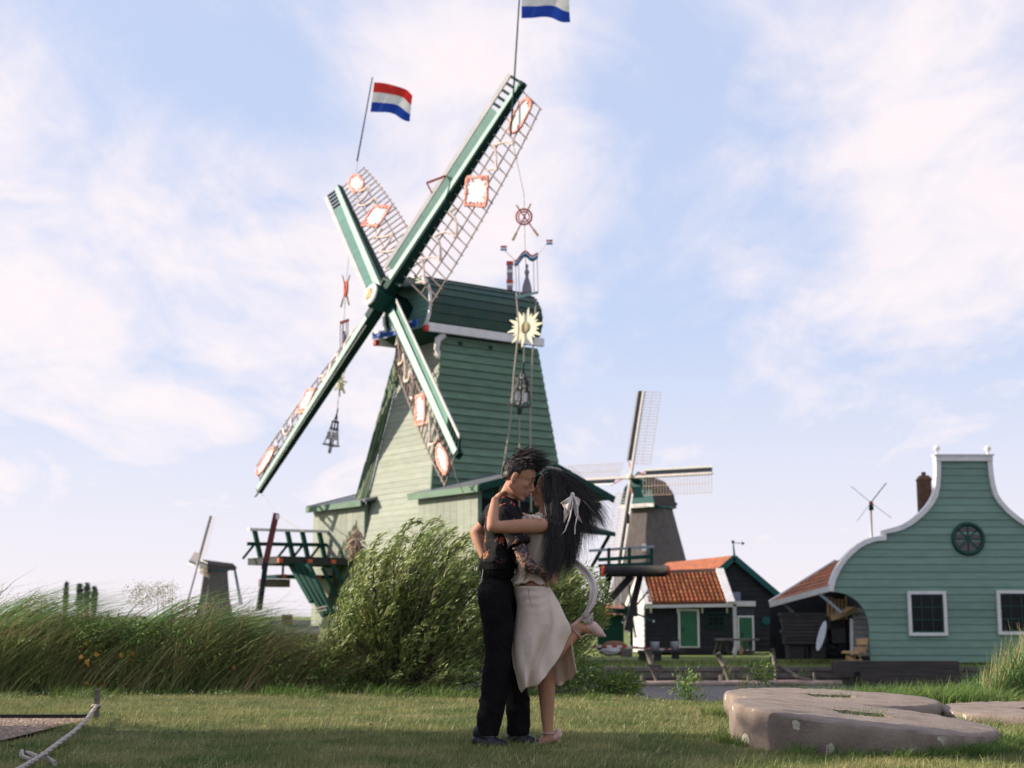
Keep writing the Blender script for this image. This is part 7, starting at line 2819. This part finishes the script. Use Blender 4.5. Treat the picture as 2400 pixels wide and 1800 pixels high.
def heel_shoe(heel, ball, toe, tip, ankle, up, label=None):
    """heel: back of the shoe; ball and toe along the sole; tip: end of the stiletto; ankle: where the strap closes"""
    v = VOL()
    heel, ball, toe, tip, ankle = [Vector(p) for p in (heel, ball, toe, tip, ankle)]
    up = Vector(up).normalized()
    v.chain([(heel + up * .03, .0215), (heel + up * .014, .0225)])
    v.chain([(heel + up * .012, .023), (heel.lerp(ball, .5) + up * .012, .015), (ball + up * .006, .034), (ball.lerp(toe, .5) + up * .008, .027), (toe, .008)])
    d = (toe - ball).normalized()
    o = v.fuse('shoe', [NUDE], wom, .0045, 3, cut=[(heel.lerp(ball, .5) + up * .022, up + (ball - heel).normalized() * .0)] if False else None)
    hm = MB()
    hm.tube([heel + up * .004, heel.lerp(tip, .35), heel.lerp(tip, .75), tip], [.017, .011, .007, .006], 10)
    hm.build('heel', NUDE, o, True)
    sd = d.cross(up).normalized()
    st = MB()
    r = .033
    ring = []
    for k in range(15):
        a = 2 * PI * k / 14
        ring.append(ankle + sd * r * math.cos(a) + (d * .75 + up * .15).normalized() * r * 1.1 * math.sin(a))
    st.tube(ring, .0042, 6)
    st.tube([ankle + d * r, ankle.lerp(ball, .45) + up * .022 + d * .012, ball + up * .03], .0042, 6)
    so = st.build('strap', NUDE, o, True)
    sb = MB()
    for p in ring[::2] + [ankle.lerp(ball, t) + up * (.012 + .012 * t) + d * .015 for t in (.2, .4, .6, .8)]:
        sb.ball(p + (p - ankle).normalized() * .004, .0032, 6)
    sb.build('stud', STUD, so, kind='stuff')
    return o


heel_shoe(Q(1309, 1728, .06), Q(1262, 1757, .04), Q(1233, 1762, .035), Q(1309, 1760, .06), Q(1287, 1718, .06), (-.1, 0, 1))
heel_shoe(Q(1347, 1464, .025), Q(1390, 1468, .03), Q(1418, 1491, .03), Q(1368, 1443, .02), Q(1352, 1484, .02), (-.1, 0, -1))

# woman's hair
wh_ = VOL()
wh_.ell(WL(-.02, .04), (.092, .085, .078), WAX)
wh_.ell(WL(-.05, -.02), (.07, .08, .078), WAX)
wh_.chain([(Q(1304, 1158, .02), .085), (Q(1309, 1205, .0), .078), (Q(1308, 1250, -.02), .058), (Q(1300, 1285, -.03), .032), (Q(1294, 1305, -.03), .012)])
wh_.chain([(Q(1312, 1160, .02), .078), (Q(1335, 1198, .03), .058), (Q(1356, 1218, .03), .026), (Q(1370, 1224, .03), .01)])
wh_.chain([(Q(1322, 1200, .01), .07), (Q(1330, 1240, .02), .04), (Q(1334, 1262, .02), .012)])
hw_ = wh_.fuse('hair', [HAIR], wom, .007, 5, cut=[(WL(.062, .03), Vector(WAX[0]) * .95 - Vector(WAX[1]) * .28)])
rg = np.random.default_rng(8)
n = 6800
fa, ua, sa = (np.array(a) for a in WAX)
th = rg.uniform(0, 2 * PI, n)
cu = rg.uniform(-.25, 1, n)
su = np.sqrt(1 - cu ** 2)
lf_, lu_, ls_ = su * np.cos(th), cu, su * np.sin(th)
ok = ~((lf_ > .38) & (lu_ < .75)) & ~((lf_ > .1) & (lu_ < .1))
lf_, lu_, ls_ = lf_[ok], lu_[ok], ls_[ok]
n = len(lf_)
root = np.array(WO)[None] + fa * (lf_[:, None] * .09 - .016) + ua * (lu_[:, None] * .083 + .037) + sa * (ls_[:, None] * .078)
nv_ = fa * lf_[:, None] + ua * lu_[:, None] + sa * ls_[:, None]
w_ = rg.random(n)
w_ = np.where(ls_ > .35, w_ * .75, w_)
lk_ = np.minimum(59, (w_ * 60).astype(int))
lk_x, lk_y = rg.normal(0, 9, 60), rg.normal(0, 15, 60)
tpx = np.interp(w_, [0, .18, .36, .52, .68, .82, .92, 1.0], [1272, 1288, 1306, 1328, 1352, 1384, 1408, 1424]) + rg.normal(0, 5, n) + lk_x[lk_] + np.where(rg.random(n) < .12, rg.uniform(0, 30, n), 0)
tpy = np.interp(w_, [0, .18, .36, .52, .68, .82, .92, 1.0], [1322, 1338, 1328, 1300, 1266, 1244, 1226, 1212]) + rg.normal(0, 8, n) + lk_y[lk_]
td = -.10 * ls_ + rg.normal(0, .04, n) - .04 * (w_ < .35)
tip = np.array([tuple(Q(a, b, d)) for a, b, d in zip(tpx, tpy, td)])
Lh = np.linalg.norm(tip - root, axis=1)[:, None]
c1 = root + nv_ * .018 + (np.array([[.55, 0, -.25]]) * (.35 + .65 * w_[:, None]) + np.array([[.12, 0, -.5]]) * (1 - w_[:, None])) * Lh * .42 + sa * (ls_[:, None] * .03)
c2 = root * .3 + tip * .7 + np.array([[.0, 0, 1]]) * Lh * .16 * (w_[:, None] - .25) + np.array([[.07, 0, 0]]) * (1 - w_[:, None]) + rg.normal(0, .016, (n, 3))
cv = bez(root, c1, c2, tip, 14)
t_ = np.linspace(0, 1, 14)[None, :, None]
cv += (rg.normal(0, 1, (n, 1, 3)) * np.sin(t_ * rg.uniform(5, 11, (n, 1, 1)) + rg.uniform(0, 6, (n, 1, 1)))) * .009 * t_ ** 1.5
ribbons('hair_strands', cv, .0017, HAIR, wom)
# locks falling over the near cheek and shoulder
k = 700
r0 = np.array([tuple(WL(rg.normal(-.005, .03), rg.uniform(-.01, .09), .074 + rg.normal(0, .004))) for _ in range(k)])
tq = rg.random(k)
tp = np.array([tuple(Q(1276 + 34 * a + rg.normal(0, 6), 1300 + 40 * math.sin(PI * a) + rg.normal(0, 14), -.20 + rg.normal(0, .02))) for a in tq])
m1 = r0 * .7 + tp * .3 + np.array([[.012, -.035, 0]])
m2 = r0 * .3 + tp * .7 + np.array([[.035, -.03, 0]]) + rg.normal(0, .012, (k, 3))
ribbons('hair_lock', bez(r0, m1, m2, tp, 14), .0018, HAIR, wom)
# wind blown flyaways
k = 300
r0 = np.array([tuple(WL(-.02 + rg.normal(0, .05), .1 + rg.normal(0, .03), rg.normal(0, .05))) for _ in range(k)])
u01 = rg.random(k)
tp = np.array([tuple(Q(1350 + 75 * a + rg.normal(0, 12) - 60 * max(0, a - .6) * 2, 1150 + 110 * a + rg.normal(0, 24) + 90 * max(0, a - .6), rg.normal(0, .08))) for a in u01])
ribbons('hair_flyaway', bez(r0, r0 * .6 + tp * .4 + np.array([[0, 0, .035]]), r0 * .25 + tp * .75 + np.array([[0, 0, .03]]), tp, 12), .0013, HAIR, wom)
# pale head ribbon and bow
hb_ = []
for k in range(9):
    a = R(60 + 12 * k)
    hb_.append(WL(.105 * math.cos(a) + .0, .045 + .098 * math.sin(a), .0))
ribbon('head_band', [Q(1266, 1112, -.045), Q(1270, 1103, -.03), Q(1280, 1097, -.01), Q(1292, 1096, .01), Q(1312, 1101, .03), Q(1326, 1112, .05)], [.014, .022, .026, .02, .012, .006], CREAM_R, wom)
bd0 = -.115
kn = Q(1342, 1160, bd0 - .01)
bowo = VOL().ell(kn, (.013, .012, .016)).mb.build('bow', CREAM_R, wom, True)
def bow_loop(c0, c1, depth):
    def fn(u, v):
        t = min(1, u * 2) if u <= .5 else min(1, (1 - u) * 2)
        e = c0.lerp(c1, v)
        p = kn.lerp(e, t ** .85)
        out = math.sin(PI * min(1, t * .92 + .02)) ** .8 * depth * (1 if u <= .5 else -.5)
        return p + Vector((0, -out - .006 * math.sin(v * 9 + u * 4) * t, .004 * math.sin(v * 12) * t))
    cloth_grid('loop', fn, 20, 10, CREAM_R, bowo, .0012)


bow_loop(Q(1314, 1180, bd0 - .02), Q(1333, 1203, bd0 - .03), .035)
bow_loop(Q(1361, 1172, bd0), Q(1354, 1196, bd0 - .02), .03)
ribbon('tail', [kn, Q(1334, 1178, bd0 - .03), Q(1328, 1200, bd0 - .035), Q(1321, 1226, bd0 - .03)], [.014, .04, .035, .003], CREAM_R, bowo)
ribbon('tail', [kn, Q(1350, 1190, bd0 - .02), Q(1353, 1208, bd0 - .02), Q(1364, 1226, bd0)], [.012, .03, .022, .002], CREAM_R, bowo)
MB().tube([kn, Q(1342, 1180, bd0 - .045), Q(1336, 1212, bd0 - .06), Q(1324, 1244, bd0 - .06), Q(1308, 1262, bd0 - .06), Q(1299, 1270, bd0 - .055)], .0042, 6).build('tail_cord', CREAM_R, bowo, True)
MB().tube([kn, Q(1352, 1178, bd0 - .045), Q(1354, 1206, bd0 - .05), Q(1348, 1232, bd0 - .05), Q(1347, 1252, bd0 - .05)], .0036, 6).build('tail_cord', CREAM_R, bowo, True)
